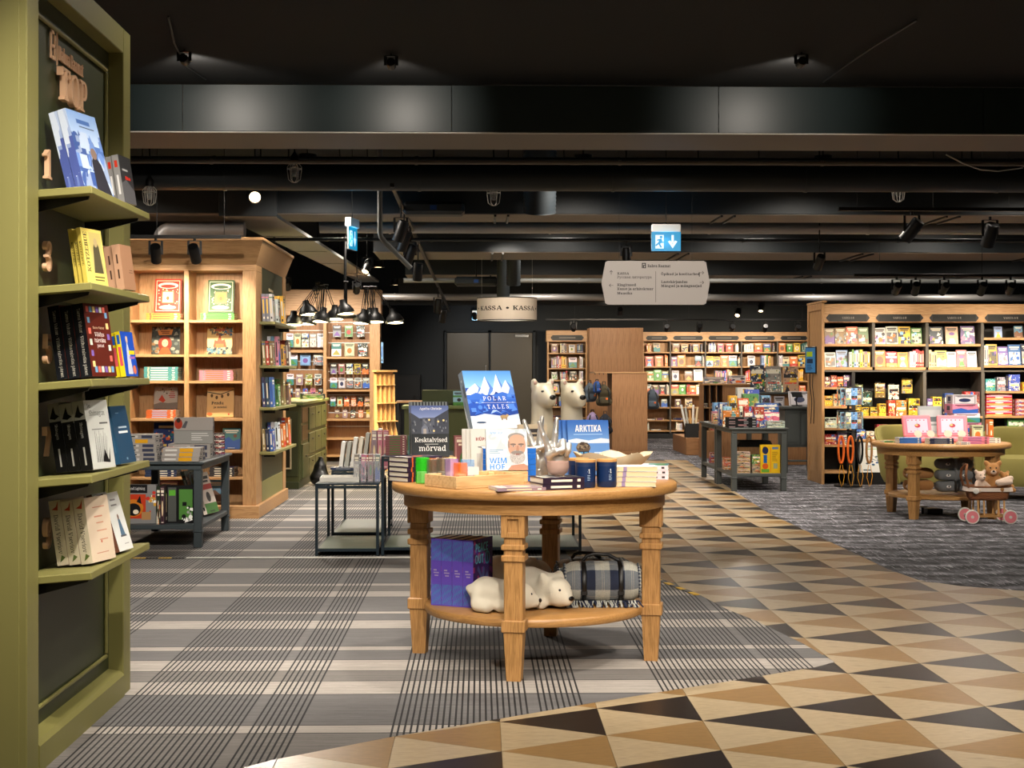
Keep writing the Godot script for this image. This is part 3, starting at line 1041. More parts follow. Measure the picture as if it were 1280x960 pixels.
	a.rect(0, 0, 1, 1, Color(.15, .3, .42)).rect(.4, .1, .2, .7, Color(.22, .38, .5))
	a = sheet("david", 180, 230)
	a.rect(0, 0, 1, 1, Color(.83, .76, .67)).rect(.3, .16, .5, .014, Color(.7, .45, .35)).rect(.32, .3, .34, .02, Color(.75, .5, .4)).rect(.38, .4, .3, .016, Color(.75, .52, .42)).rect(.36, .52, .42, .02, Color(.76, .54, .44)).rect(.44, .66, .34, .02, Color(.76, .54, .44)).ell(.5, .7, .03, .02, Color(.7, .3, .2)).rect(.24, .86, .5, .012, Color(.72, .5, .42))
	a = sheet("david_spine", 54, 230)
	a.rect(0, 0, 1, 1, Color(.84, .8, .7)).poly([V(.2, .14), V(.6, .1), V(.8, .02), V(.7, .16)], Color(.7, .25, .15)).text("David Vseviov", .48, .52, .5, Color(.2, .18, .16), "serif", .6, 1).poly([V(.3, .95), V(.5, .84), V(.8, .88), V(.55, .92)], Color(.35, .42, .2))
	a = sheet("fisher", 170, 220)
	a.rect(0, 0, 1, 1, Color(.85, .86, .85)).rect(.32, .12, .36, .025, Color(.5, .5, .5)).rect(.3, .21, .4, .025, Color(.5, .5, .5)).poly([V(.42, .74), V(.5, .42), V(.62, .48), V(.72, .74)], Color(.3, .42, .52)).ell(.55, .43, .06, .05, Color(.5, .4, .35)).rect(.38, .74, .4, .03, Color(.3, .3, .32)).rect(.5, .88, .3, .014, Color(.6, .6, .6))
	a = sheet("fisher_spine", 34, 220)
	a.rect(0, 0, 1, 1, Color(.42, .27, .2)).rect(.4, .2, .2, .6, Color(.5, .34, .26))
	# spotlit bookcase
	for k in [["ornate_red", Color(.75, .2, .14)], ["ornate_green", Color(.16, .3, .15)]]:
		a = sheet(k[0], 170, 200)
		a.rect(0, 0, 1, 1, k[1]).rect(.06, .05, .88, .9, Color(.85, .78, .65)).rect(.08, .07, .84, .86, k[1]).ell(.5, .2, .38, .09, Color(.88, .82, .72)).ell(.5, .22, .28, .05, k[1] * .9).ell(.5, .84, .32, .06, Color(.86, .8, .7))
		a.flecks(70, .05, [Color(.86, .8, .68), Color(.8, .72, .55), k[1] * .7], r, .12, .3, .88, .78).rect(.27, .36, .46, .36, Color(.5, .42, .28)).rect(.31, .39, .38, .3, Color(.72, .62, .25) if k[0] == "ornate_green" else Color(.72, .7, .68)).ell(.5, .55, .13, .11, Color(.6, .5, .18) if k[0] == "ornate_green" else Color(.9, .88, .84)).ell(.5, .57, .06, .06, Color(.4, .33, .15))
	a = sheet("redhead", 160, 180)
	a.rect(0, 0, 1, 1, Color(.2, .22, .2)).flecks(50, .14, [Color(.32, .35, .33), Color(.45, .33, .2), Color(.5, .5, .44), Color(.15, .15, .16)], r).poly([V(.2, .14), V(.75, .1), V(.7, .3), V(.26, .32)], Color(.7, .45, .22)).ell(.48, .62, .24, .28, Color(.45, .16, .08)).ell(.48, .6, .11, .14, Color(.8, .6, .46)).poly([V(.25, 1), V(.38, .76), V(.6, .76), V(.72, 1)], Color(.62, .3, .14)).rect(.42, .57, .035, .02, ink).rect(.52, .57, .035, .02, ink).rect(.32, .16, .32, .03, Color(.3, .13, .06)).rect(.36, .22, .26, .03, Color(.3, .13, .06))
	a = sheet("castle", 160, 190)
	a.rect(0, 0, 1, 1, Color(.78, .68, .44)).flecks(60, .12, [Color(.25, .3, .3), Color(.6, .35, .16), Color(.45, .4, .28), Color(.2, .35, .45)], r, 0, 0, 1, .3).flecks(50, .14, [Color(.3, .45, .5), Color(.7, .6, .45), Color(.15, .2, .22)], r, 0, .76, 1, 1).poly([V(.25, .75), V(.3, .48), V(.4, .52), V(.5, .26), V(.58, .5), V(.7, .46), V(.78, .75)], Color(.58, .25, .12)).rect(.34, .62, .32, .14, Color(.68, .38, .18)).rect(.3, .1, .4, .05, Color(.55, .2, .12))
	a = sheet("fox", 150, 170)
	a.rect(0, 0, 1, 1, Color(.6, .57, .53)).rect(.68, .22, .18, .035, Color(.55, .12, .08)).rect(.66, .3, .22, .035, Color(.55, .12, .08)).rect(.62, .38, .28, .035, Color(.55, .12, .08)).rect(.66, .46, .22, .035, Color(.55, .12, .08)).poly([V(.2, .6), V(.34, .36), V(.42, .5), V(.5, .62), V(.4, .72)], Color(.65, .2, .1)).poly([V(0, .8), V(.3, .7), V(.6, .74), V(1, .7), V(1, 1), V(0, 1)], Color(.4, .37, .34)).flecks(20, .06, [Color(.3, .2, .15), Color(.7, .66, .6)], r, 0, 0, .8, .3)
	a = sheet("pendu", 150, 170)
	a.rect(0, 0, 1, 1, Color(.8, .65, .42)).poly([V(0, .14), V(.5, .22), V(1, .06), V(1, .08), V(.5, .25), V(0, .17)], Color(.2, .16, .1))
	for p in [[.18, .28], [.36, .34], [.56, .3], [.78, .24]]: a.ell(p[0], p[1], .045, .06, Color(.35, .25, .12))
	a.text("Pendu", .4, .52, .1, ink, "serif_bold", .45).text("ja mööbli", .5, .67, .09, ink, "serif_bold", .6).ell(.12, .9, .1, .06, Color(.8, .4, .2)).ell(.82, .9, .03, .03, Color(.75, .2, .15))
	a = sheet("night", 150, 170)
	a.rect(0, 0, 1, 1, Color(.08, .15, .36)).flecks(40, .12, [Color(.12, .25, .5), Color(.7, .3, .15), Color(.1, .35, .4), Color(.8, .7, .35)], r, 0, .3, 1, .95).rect(.2, .12, .6, .1, Color(.75, .72, .6))
	# purple set on the lower shelf
	a = sheet("peace", 260, 320)
	a.rect(0, 0, 1, 1, Color(.22, .12, .36)).flecks(60, .1, [Color(.5, .16, .5), Color(.3, .16, .58), Color(.65, .2, .42)], r)
	a.text("PEACE", .44, .13, .13, Color(.35, .72, .78), "sans_bold", .8).text("OUT", .32, .3, .13, Color(.35, .72, .78), "sans_bold", .5).ell(.72, .3, .13, .1, Color(.2, .52, .6)).ell(.72, .3, .1, .075, Color(.13, .06, .22)).rect(.71, .21, .025, .18, Color(.2, .52, .6))
	a.poly([V(.3, .95), V(.36, .55), V(.2, .45), V(.28, .4), V(.44, .55), V(.5, .42), V(.58, .44), V(.56, .6), V(.72, .5), V(.78, .58), V(.6, .75), V(.56, .95)], Color(.3, .36, .55)).poly([V(.36, .9), V(.42, .6), V(.54, .62), V(.5, .92)], Color(.55, .5, .62))
	a = sheet("peace_spine", 64, 320)
	a.rect(0, 0, 1, 1, Color(.36, .27, .66))
	for k in 7:
		for j in 22:
			var x := .1 + .13 * k + .05 * sin(j * .8 + k * .9)
			a.rect(x, .03 + j * .0135, .05, .0135, Color(.22, .5, .66))
			a.rect(x, .68 + j * .0135, .05, .0135, Color(.22, .5, .66))
	a.rect(.25, .46, .3, .02, Color(.6, .55, .7)).rect(.25, .5, .5, .02, Color(.6, .55, .7)).rect(.35, .54, .35, .02, Color(.6, .55, .7))
	# packaging on the tables
	a = sheet("knight", 150, 60)
	a.rect(0, 0, 1, 1, Color(.05, .05, .055)).text("AGATHA", .5, .5, .4, Color(.75, .75, .75), "serif", .8)
	a = sheet("shepherd", 220, 220)
	a.rect(0, 0, 1, 1, Color(.5, .5, .5)).rect(.12, .0, .62, .22, ink).text("Hand Lighting", .43, .11, .09, white, "serif", .5).rect(0, .25, .7, .62, Color(.72, .22, .1)).ell(.35, .6, .28, .22, Color(.75, .45, .12)).ell(.35, .64, .2, .16, ink).poly([V(.1, .5), V(.14, .28), V(.26, .44)], ink).poly([V(.44, .44), V(.54, .28), V(.58, .5)], ink).ell(.42, .7, .08, .06, Color(.9, .85, .75)).rect(.58, .7, .26, .2, Color(.66, .5, .32)).flecks(14, .1, [Color(.75, .2, .15), Color(.8, .6, .2), white], r, .74, .2, 1, .7)
	a = sheet("greenkit", 160, 220)
	a.rect(0, 0, 1, 1, ink).rect(.05, .05, .3, .9, Color(.3, .31, .3)).rect(.08, .12, .24, .15, Color(.35, .65, .2)).rect(.45, .1, .5, .8, Color(.3, .5, .22)).flecks(14, .12, [white, ink, Color(.6, .6, .6)], r, .5, .5, .95, .95)
	a = sheet("puzzle", 200, 120)
	a.rect(0, 0, 1, 1, Color(.55, .55, .54)).rect(0, 0, 1, .5, Color(.6, .58, .56)).ell(.12, .25, .1, .2, Color(.62, .2, .12)).ell(.12, .12, .05, .09, Color(.2, .14, .1)).poly([V(.2, .4), V(.3, .14), V(.36, .16), V(.3, .42)], Color(.3, .3, .32)).lines(.45, .6, .45, 4, .08, Color(.78, .78, .77), r).rect(0, .5, 1, .015, Color(.35, .35, .35))
	a = sheet("puzzle_side", 200, 40)
	a.rect(0, 0, 1, 1, Color(.58, .56, .54)).rect(.12, .25, .4, .5, Color(.75, .74, .72)).rect(.62, .2, .3, .6, Color(.2, .22, .3)).rect(.14, .35, .3, .25, ink)
	a = sheet("puzzle_yellow", 200, 40)
	a.rect(0, 0, 1, 1, Color(.6, .58, .56)).rect(.45, .1, .35, .8, Color(.82, .6, .1)).rect(.08, .3, .3, .4, Color(.78, .77, .75))
	a = sheet("marble_run", 240, 240)
	a.rect(0, 0, 1, 1, Color(.8, .81, .8)).text("GRAVITRAX", .52, .12, .08, Color(.25, .27, .28), "sans_bold", .7).rect(.2, .2, .6, .02, Color(.35, .65, .25))
	for k in 14: a.ell(.2 + .62 * r.randf(), .32 + .45 * r.randf(), .05, .03, [Color(.2, .3, .5), Color(.3, .35, .4), Color(.4, .55, .35)][k % 3])
	for k in 10: a.poly([V(.2 + .05 * k, .4 + .05 * (k % 4)), V(.5 + .03 * k, .6), V(.5 + .03 * k, .61), V(.2 + .05 * k, .415 + .05 * (k % 4))], Color(.45, .5, .52))
	a.ell(.82, .78, .07, .065, Color(.75, .2, .18)).rect(.1, .9, .25, .04, Color(.3, .35, .4)).poly([V(.85, 1), V(1, .82), V(1, 1)], Color(.15, .3, .6))
	a = sheet("fast_train", 160, 220)
	a.rect(0, 0, 1, 1, Color(.85, .68, .1)).ell(.25, .2, .15, .13, Color(.1, .15, .3)).ell(.25, .75, .15, .1, Color(.8, .35, .1)).rect(.16, .36, .18, .28, Color(.1, .35, .6)).rect(.5, .1, .04, .85, Color(.85, .5, .1)).lines(.6, .25, .32, 7, .05, Color(.6, .45, .1), r).rect(.66, .65, .2, .18, Color(.6, .62, .45)).rect(.05, .85, .4, .12, Color(.4, .6, .2)).rect(.6, .08, .3, .08, Color(.35, .45, .6))
	a = sheet("robbers", 240, 80)
	a.rect(0, 0, 1, 1, Color(.04, .04, .045)).rect(.35, .35, .3, .3, Color(.55, .4, .4)).rect(.03, .1, .22, .2, Color(.5, .42, .42)).rect(.03, .72, .22, .2, Color(.5, .42, .42)).rect(.85, .1, .12, .25, Color(.5, .5, .5)).rect(.85, .65, .12, .25, Color(.5, .5, .5)).rect(.55, .1, .16, .15, Color(.5, .5, .5)).rect(.55, .75, .16, .15, Color(.5, .5, .5))
	a = sheet("tin", 200, 130)
	a.rect(0, 0, 1, 1, Color(.75, .45, .52)).rect(.06, .08, .88, .84, Color(.68, .68, .74)).rect(.48, .08, .02, .84, Color(.6, .6, .66)).ell(.5, .5, .12, .12, Color(.6, .2, .25)).ell(.46, .46, .06, .06, Color(.75, .65, .4))
	for k in 10: a.ell(.12 + .085 * k, .16 + .68 * (k % 2), .025, .035, Color(.7, .25, .3))
	a = sheet("card", 160, 150)
	a.rect(0, 0, 1, 1, Color(.6, .62, .62)).rect(.08, .12, .84, .6, Color(.68, .69, .69)).rect(.16, .32, .68, .14, Color(.34, .37, .38)).rect(.22, .52, .56, .05, Color(.5, .52, .52)).ell(.4, .86, .18, .1, Color(.6, .3, .15)).ell(.7, .88, .15, .08, Color(.7, .62, .5))
	a = sheet("eyes", 120, 50)
	a.rect(0, 0, 1, 1, Color(.21, .22, .23)).ell(.2, .5, .1, .22, Color(.6, .6, .6)).ell(.7, .5, .1, .22, Color(.6, .6, .6)).ell(.2, .45, .04, .1, ink).ell(.7, .45, .04, .1, ink)
	a = sheet("bottle_art", 90, 260)
	a.rect(0, 0, 1, 1, Color(.14, .13, .08)).ell(.5, .3, .25, .14, Color(.5, .48, .4)).rect(.34, .08, .32, .2, Color(.55, .52, .45)).rect(.2, .38, .6, .55, Color(.42, .34, .2)).flecks(40, .14, [Color(.62, .5, .25), Color(.2, .17, .1), Color(.55, .52, .45)], r, .2, .4, .8, .72).rect(.26, .6, .48, .05, Color(.8, .75, .6)).rect(.32, .74, .36, .14, Color(.06, .07, .12))
	# signs
	a = sheet("board", 720, 300)
	var bg := Color(.69, .66, .64)
	a.rect(0, 0, 1, 1, bg)
	var dk := Color(.08, .08, .09)
	for p in [[.372, .05, .008, .12], [.372, .05, .022, .02], [.402, .05, .008, .12], [.392, .05, .016, .02], [.386, .095, .02, .018], [.384, .095, .008, .075], [.386, .152, .02, .018]]: a.rect(p[0], p[1], p[2], p[3], dk)
	a.text("Rahva Raamat", .53, .115, .07, dk, "serif_bold", .21)
	a.rect(.498, .24, .004, .7, dk)
	for p in [["KASSA", .145, .29], ["Рyсская литератyра", .145, .38], ["Kingitused", .145, .555], ["Kunst ja arhitektuur", .145, .645], ["Muusika", .145, .735]]: left_text(a, p[0], p[1], p[2], dk)
	for p in [["Õpikud ja koolitarbed", .55, .3], ["Lastekirjandus", .55, .485], ["Mängud ja mänguasjad", .55, .575]]: left_text(a, p[0], p[1], p[2], dk)
	arrow(a, .09, .27, V(0, -1), dk)
	arrow(a, .09, .56, V(-1, 0), dk)
	arrow(a, .925, .27, V(1, -.0), dk)
	a.rect(.9, .26, .006, .1, dk)
	arrow(a, .925, .49, V(1, 0), dk)
	a = sheet("kassa", 900, 190)
	a.rect(0, 0, 1, 1, Color(.72, .67, .6))
	for k in 5:
		a.text("KASSA", .1 + k * .2, .48, .36, Color(.06, .055, .05), "serif_bold", .145)
		a.ell(.2 + k * .2, .48, .008, .045, Color(.06, .055, .05))
	a = sheet("exit", 180, 130)
	var cy := Color(.03, .56, .74)
	a.rect(0, 0, 1, 1, cy).rect(.14, .16, .28, .7, Color(.9, .97, 1))
	a.ell(.33, .27, .045, .06, cy).poly([V(.2, .4), V(.34, .34), V(.38, .52), V(.46, .5), V(.46, .56), V(.33, .58), V(.3, .62), V(.36, .8), V(.31, .82), V(.25, .64), V(.16, .74), V(.14, .68), V(.24, .54), V(.26, .44), V(.2, .48)], cy)
	a.rect(.68, .16, .08, .42, Color(.9, .97, 1)).poly([V(.56, .5), V(.64, .44), V(.72, .62), V(.8, .44), V(.88, .5), V(.72, .86)], Color(.9, .97, 1))
	a = sheet("shelf_head", 260, 40)
	a.rect(0, 0, 1, 1, Color(.055, .055, .058)).text("VANUS 6-8", .5, .5, .3, Color(.55, .53, .5), "serif", .4)
	a = sheet("shelf_head_far", 200, 34)
	a.rect(0, 0, 1, 1, Color(.06, .06, .062)).rect(.22, .42, .56, .18, Color(.42, .4, .38))
	a = sheet("screen", 120, 200)
	a.rect(0, 0, 1, 1, Color(.25, .5, .72)).rect(.12, .16, .6, .2, Color(.65, .75, .15)).rect(.16, .45, .6, .18, Color(.12, .2, .3)).lines(.16, .68, .6, 5, .05, Color(.15, .25, .38), r)
	a = sheet("note", 60, 40)
	a.rect(0, 0, 1, 1, white).rect(.25, .4, .5, .14, Color(.35, .35, .35))
	a = sheet("jar_print", 300, 160)
	a.rect(0, 0, 1, 1, Color(.05, .15, .31)).rect(.56, .3, .03, .06, Color(.5, .57, .66)).text("1", .66, .3, .28, Color(.85, .86, .86), "serif_bold", .2).lines(.56, .55, .2, 4, .1, Color(.55, .62, .7), r)

func left_text(a: Art, s: String, x: float, y: float, c: Color) -> void:
	var fn := "serif" if s.begins_with("Р") else "serif_bold"
	var td := a.tris(s, fn)
	var bx: Rect2 = td[1]
	var h := .064 * a.h
	var k := h / 40.0
	var ww := bx.size.x * k / a.w
	a.text(s, x + ww / 2, y, bx.size.y * k / a.h, c, fn, 1.0)

func arrow(a: Art, x: float, y: float, d: Vector2, c: Color) -> void:
	var px := func(u: float, v: float) -> Vector2: return V(x + (d.x * u - d.y * v) * 12.0 / a.w, y + (d.y * u + d.x * v) * 12.0 / a.h)
	for s in [[-1.2, -.12, 1.2, .12]]: a.poly([px.call(s[0], s[1]), px.call(s[2], s[1]), px.call(s[2], s[3]), px.call(s[0], s[3])], c)
	for sg in [-1.0, 1.0]: a.poly([px.call(1.25, 0), px.call(.35, .9 * sg), px.call(.2, .72 * sg), px.call(1.0, -.02 * sg)], c)

# ---------------------------------------------------------------- books and boxes
func book_shape(w: float, h: float, t: float, rf: Rect2, rs: Rect2, rp: Rect2, hard: bool) -> Array:
	# upright on y = 0, front cover towards +z, spine towards -x, middle of the foot at the origin: [cover, pages]
	var key := "%.3f %.3f %.3f %s %s" % [w, h, t, rf.position, hard]
	if meshes.has(key): return meshes[key]
	var cv := b()
	var th := .0022 if hard else .0008
	var lap := .003 if hard else .0004
	var x0 := -w / 2
	var x1 := w / 2
	var z0 := -t / 2
	var z1 := t / 2
	cv.quad(v3(x0, 0, z1), v3(x1, 0, z1), v3(x1, h, z1), v3(x0, h, z1), Vector3.BACK, rf)
	cv.quad(v3(x1, 0, z0), v3(x0, 0, z0), v3(x0, h, z0), v3(x1, h, z0), Vector3.FORWARD, rp)
	cv.quad(v3(x0, 0, z0), v3(x0, 0, z1), v3(x0, h, z1), v3(x0, h, z0), Vector3.LEFT, rs)
	cv.quad(v3(x0, 0, z1 - th), v3(x1, 0, z1 - th), v3(x1, h, z1 - th), v3(x0, h, z1 - th), Vector3.FORWARD, rp)
	cv.quad(v3(x0, 0, z0 + th), v3(x1, 0, z0 + th), v3(x1, h, z0 + th), v3(x0, h, z0 + th), Vector3.BACK, rp)
	for z in [[z0, z0 + th], [z1 - th, z1]]:
		cv.quad(v3(x1, 0, z[0]), v3(x1, 0, z[1]), v3(x1, h, z[1]), v3(x1, h, z[0]), Vector3.RIGHT, rp)
		cv.quad(v3(x0, h, z[0]), v3(x1, h, z[0]), v3(x1, h, z[1]), v3(x0, h, z[1]), Vector3.UP, rp)
		cv.quad(v3(x0, 0, z[0]), v3(x1, 0, z[0]), v3(x1, 0, z[1]), v3(x0, 0, z[1]), Vector3.DOWN, rp)
	cv.quad(v3(x0, h, z0), v3(x0 + th, h, z0), v3(x0 + th, h, z1), v3(x0, h, z1), Vector3.UP, rp)
	var pg := b().bb(v3(x0 + th, lap, z0 + th), v3(x1 - lap, h - lap, z1 - th), 0)
	meshes[key] = [cv.mesh(), pg.mesh()]
	return meshes[key]

func book(label: String, group: String, T: Transform3D, w: float, h: float, t: float, cover: String, spine := "", hard := false, pages := "paper") -> Node3D:
	# a book with a cover of its own from the sheet of readable covers
	var o := thing("book", label, "book", Vector3.ZERO, 0, group)
	o.transform = T
	var rf := hero_uv(cover)
	var rs := hero_uv(spine) if spine else Rect2(rf.position + rf.size * .03, Vector2.ZERO)
	var sh := book_shape(w, h, t, rf, rs, Rect2(rf.position + rf.size * Vector2(.03, .97), Vector2.ZERO), hard)
	part(o, "cover", sh[0], M.hero_covers)
	part(o, "pages", sh[1], M[pages])
	book_count += 1
	return o

func plain_book(label: String, group: String, T: Transform3D, w: float, h: float, t: float, letter: String, k: int, parts := true, far := false) -> void:
	var ci := COLOURS.find(letter)
	var sh := book_shape(w, h, t, cell_front(ci, k), cell_spine(ci, k), cell_plain(ci, k), t > .018)
	if far:
		for e in 2:
			var a: Array = sh[e].surface_get_arrays(0)
			if e == 1:
				for j in a[Mesh.ARRAY_VERTEX].size(): a[Mesh.ARRAY_TEX_UV][j] = cell_plain(12, 0).position
			var base := far_books.v.size()
			for j in a[Mesh.ARRAY_VERTEX].size(): far_books.pt(T * a[Mesh.ARRAY_VERTEX][j], T.basis * a[Mesh.ARRAY_NORMAL][j], a[Mesh.ARRAY_TEX_UV][j])
			for j in a[Mesh.ARRAY_INDEX]: far_books.ix.append(base + j)
		return
	var o := thing("book", label, "book", Vector3.ZERO, 0, group)
	o.transform = T
	part(o, "cover", sh[0], M.covers)
	part(o, "pages", sh[1], M.paper)
	book_count += 1

func carton_shape(w: float, h: float, d: float, rf: Rect2, rs: Rect2, rp: Rect2) -> ArrayMesh:
	# printed box, foot at y = 0, front towards +z
	var q := b()
	var x := w / 2
	var z := d / 2
	q.quad(v3(-x, 0, z), v3(x, 0, z), v3(x, h, z), v3(-x, h, z), Vector3.BACK, rf)
	q.quad(v3(x, 0, -z), v3(-x, 0, -z), v3(-x, h, -z), v3(x, h, -z), Vector3.FORWARD, rf)
	q.quad(v3(-x, 0, -z), v3(-x, 0, z), v3(-x, h, z), v3(-x, h, -z), Vector3.LEFT, rs)
	q.quad(v3(x, 0, z), v3(x, 0, -z), v3(x, h, -z), v3(x, h, z), Vector3.RIGHT, rs)
	q.quad(v3(-x, h, z), v3(x, h, z), v3(x, h, -z), v3(-x, h, -z), Vector3.UP, rp)
	q.quad(v3(-x, 0, -z), v3(x, 0, -z), v3(x, 0, z), v3(-x, 0, z), Vector3.DOWN, rp)
	return q.mesh()

func carton(called: String, label: String, category: String, group: String, T: Transform3D, w: float, h: float, d: float, letter: String, k: int, top_art := false) -> MeshInstance3D:
	var ci := COLOURS.find(letter)
	return solo(called, label, category, carton_shape(w, h, d, cell_front(ci, k), cell_spine(ci, k), cell_front(ci, k) if top_art else cell_plain(ci, k)), M.covers, T, group)

func hero_carton(called: String, label: String, category: String, group: String, T: Transform3D, w: float, h: float, d: float, front: String, side := "", top := "") -> MeshInstance3D:
	var rf := hero_uv(front)
	var pt := Rect2(rf.position + rf.size * .02, Vector2.ZERO)
	return solo(called, label, category, carton_shape(w, h, d, rf, hero_uv(side) if side else pt, hero_uv(top) if top else pt), M.hero_covers, T, group)

func lean(deg: float, t: float) -> Transform3D:
	# tip a book back about the rear edge of its foot
	var piv := v3(0, 0, -t / 2)
	var B := Basis(Vector3.RIGHT, deg_to_rad(-deg))
	return Transform3D(B, piv - B * piv)

func flat_turn() -> Basis:
	# lay a book on its back, spine towards the viewer (+z)
	return Basis(Vector3.UP, deg_to_rad(90)) * Basis(Vector3.RIGHT, deg_to_rad(-90))

func fill_row(where: String, group: String, T: Transform3D, x0: float, x1: float, clear: float, spec: String, far_spines := false, kscale := 1.0, bd := .15) -> void:
	# T: left end of a shelf's upper face at its front edge. Words: f<colour><variant> facing out, s<n><colours> spines, k<n><colour> flat pile, _ a gap
	var items := []
	var total := 0.0
	for w in spec.split(" ", false):
		match w[0]:
			"f":
				var h: float = minf(clear * rng.randf_range(.72, .88), .27 * kscale)
				var ww := h * rng.randf_range(.7, .85)
				var k: int = int(w[2]) if w.length() > 2 else rng.randi() % 8
				items.append(["f", w[1], ww, h, k])
				total += ww
			"s":
				var num := int(w[1])
				for j in num:
					var tt := rng.randf_range(.016, .034) * kscale
					items.append(["s", w[2 + j % (w.length() - 2)], tt, minf(clear * rng.randf_range(.7, .88), .25 * kscale), rng.randi() % 8])
					total += tt
			"k":
				items.append(["k", w[2], .2 * kscale, minf(.15, clear * .8), int(w[1])])
				total += .2 * kscale
			"_":
				items.append(["_", "", .07 * kscale, 0.0, 0])
				total += .07 * kscale
	var room := x1 - x0 - .012
	var squeeze := minf(1.0, room / maxf(total, .01) * .98)
	var gaps := 0
	for j in items.size():
		if items[j][0] != "s" or j == 0 or items[j - 1][0] != "s": gaps += 1
	var gap := maxf(room - total * squeeze, 0.0) / (gaps + 1)
	var x := x0 + .006
	var count := 0
	for j in items.size():
		var e: Array = items[j]
		if e[0] != "s" or j == 0 or items[j - 1][0] != "s": x += gap
		var ww: float = e[2] * squeeze
		var cn: String = COLOUR_NAME.get(e[1], "")
		match e[0]:
			"f":
				plain_book("%s book facing out, %s on %s" % [cn, ORD[count % 20], where], group, T * Transform3D(Basis(), v3(x + ww / 2, .001, -.085)) * lean(9, .016), ww * .97, e[3], .016, e[1], e[4])
				count += 1
			"s":
				plain_book("%s book spine out, %s on %s" % [cn, ORD[count % 20], where], group, T * at(x + ww / 2, .001, -.02 - bd / 2, 90), bd, e[3], ww * .95, e[1], e[4], true, far_spines)
				if not far_spines: count += 1
			"k":
				var tt := .018
				for q in e[4]:
					plain_book("%s book lying flat, %s from bottom of a pile, %s on %s" % [cn, ORD[q], ORD[count % 20], where], group, T * Transform3D(flat_turn(), v3(x + ww / 2, .001 + tt / 2 + q * (tt + .0006), -.105 + .15 / 2 - .075)) * Transform3D(Basis(), v3(0, -ww * .46, 0)), .15, ww * .92, tt, e[1], 0, true, far_spines)
				count += 1
		x += ww

# ---------------------------------------------------------------- furniture
func boards(parent: Node, called: String, lo: Vector3, hi: Vector3, m: Material, bev := .003) -> MeshInstance3D:
	return part(parent, called, b().box(Vector3.ZERO, (hi - lo).abs(), bev), m, Transform3D(Basis(), (lo + hi) / 2))

func round_table(called: String, label: String, at_: Vector3, turn: float, R: float, H: float, s: float) -> Node3D:
	# four panelled legs joined by an apron and a round lower shelf; s scales the legs' detail to the height
	var o := thing(called, label, "table", at_, turn)
	var top := .042
	part(o, "table_top", b().lathe([Vector2(0, H - top), Vector2(R - .008, H - top), Vector2(R, H - top + .008), Vector2(R, H - .008), Vector2(R - .008, H), Vector2(0, H)], 72), M.table_along)
	var ra := R - .055
	part(o, "apron", b().lathe([Vector2(ra - .03, H - top - .001), Vector2(ra - .03, H - .105), Vector2(ra, H - .105), Vector2(ra, H - top - .001)], 72), M.table_along)
	var rl := R - .115
	var k := (H - .105) / .695
	for q in 4:
		var L := Node3D.new()
		var T := Transform3D(Basis(Vector3.UP, q * PI / 2), Vector3.ZERO) * at(0, 0, rl)
		var leg := b()
		var hw := .05
		leg.bb(v3(-hw, .60 * k, -hw), v3(hw, .7 * k, hw - .012), .003)
		# the recessed square on the outer face: a frame of four strips
		for f in [[-hw, .60, -.024, .70], [.024, .60, hw, .70], [-.024, .60, .024, .622], [-.024, .678, .024, .70]]:
			leg.bb(v3(f[0], f[1] * k, hw - .012), v3(f[2], f[3] * k, hw), .0015)
		leg.bb(v3(-.04, .205 * k, -.04), v3(.04, .60 * k, .04), .004)
		leg.bb(v3(-.05, .548 * k, -.05), v3(.05, .572 * k, .05), .004)
		leg.bb(v3(-.05, .50 * k, -.05), v3(.05, .527 * k, .05), .004)
		leg.bb(v3(-.05, .205 * k, -.05), v3(.05, .256 * k, .05), .004)
		var rows := []
		for e in [[0.0, .03], [.205 * k, .041]]:
			rows.append([v3(-e[1], e[0], -e[1]), v3(-e[1], e[0], e[1]), v3(e[1], e[0], e[1]), v3(e[1], e[0], -e[1])])
		for e in 4:
			var p: Array = rows[0]
			var u: Array = rows[1]
			var f := (e + 1) % 4
			leg.quad(p[e], p[f], u[f], u[e], (p[e] + p[f]) * v3(1, 0, 1))
		leg.quad(rows[0][0], rows[0][1], rows[0][2], rows[0][3], Vector3.DOWN)
		part(o, "leg", leg, M.table_upright, T)
		L.free()
	var rs := rl - .035
	part(o, "lower_shelf", b().lathe([Vector2(0, .213 * k), Vector2(rs - .006, .213 * k), Vector2(rs, .22 * k), Vector2(rs, .244 * k), Vector2(rs - .006, .25 * k), Vector2(0, .25 * k)], 64), M.table_along)
	return o

func leg_table(called: String, label: String, x0: float, x1: float, z0: float, z1: float, H: float, shelf: float, m: Material, w := .06, ends := true) -> Node3D:
	# painted display table: moulded top, square legs with a collar, lower shelf. z0 far, z1 near
	var o := thing(called, label, "table", v3((x0 + x1) / 2, 0, (z0 + z1) / 2))
	var hx := (x1 - x0) / 2
	var hz := (z1 - z0) / 2
	part(o, "table_top", b().bb(v3(-hx - .02, H - .02, -hz - .02), v3(hx + .02, H, hz + .02), .005), m)
	part(o, "apron", b().bb(v3(-hx, H - .06, -hz), v3(hx, H - .021, hz), .004), m)
	part(o, "lower_shelf", b().bb(v3(-hx + .005, shelf - .035, -hz + .005), v3(hx - .005, shelf, hz - .005), .004), m)
	for sx in [-1, 1]:
		for sz in [-1, 1]:
			var c := v3(sx * (hx - w / 2), 0, sz * (hz - w / 2))
			part(o, "leg", b().bb(v3(-w / 2, .0, -w / 2), v3(w / 2, H - .061, w / 2), .004).bb(v3(-w / 2 - .006, shelf - .055, -w / 2 - .006), v3(w / 2 + .006, shelf - .045, w / 2 + .006), .002), m, Transform3D(Basis(), c))
	return o

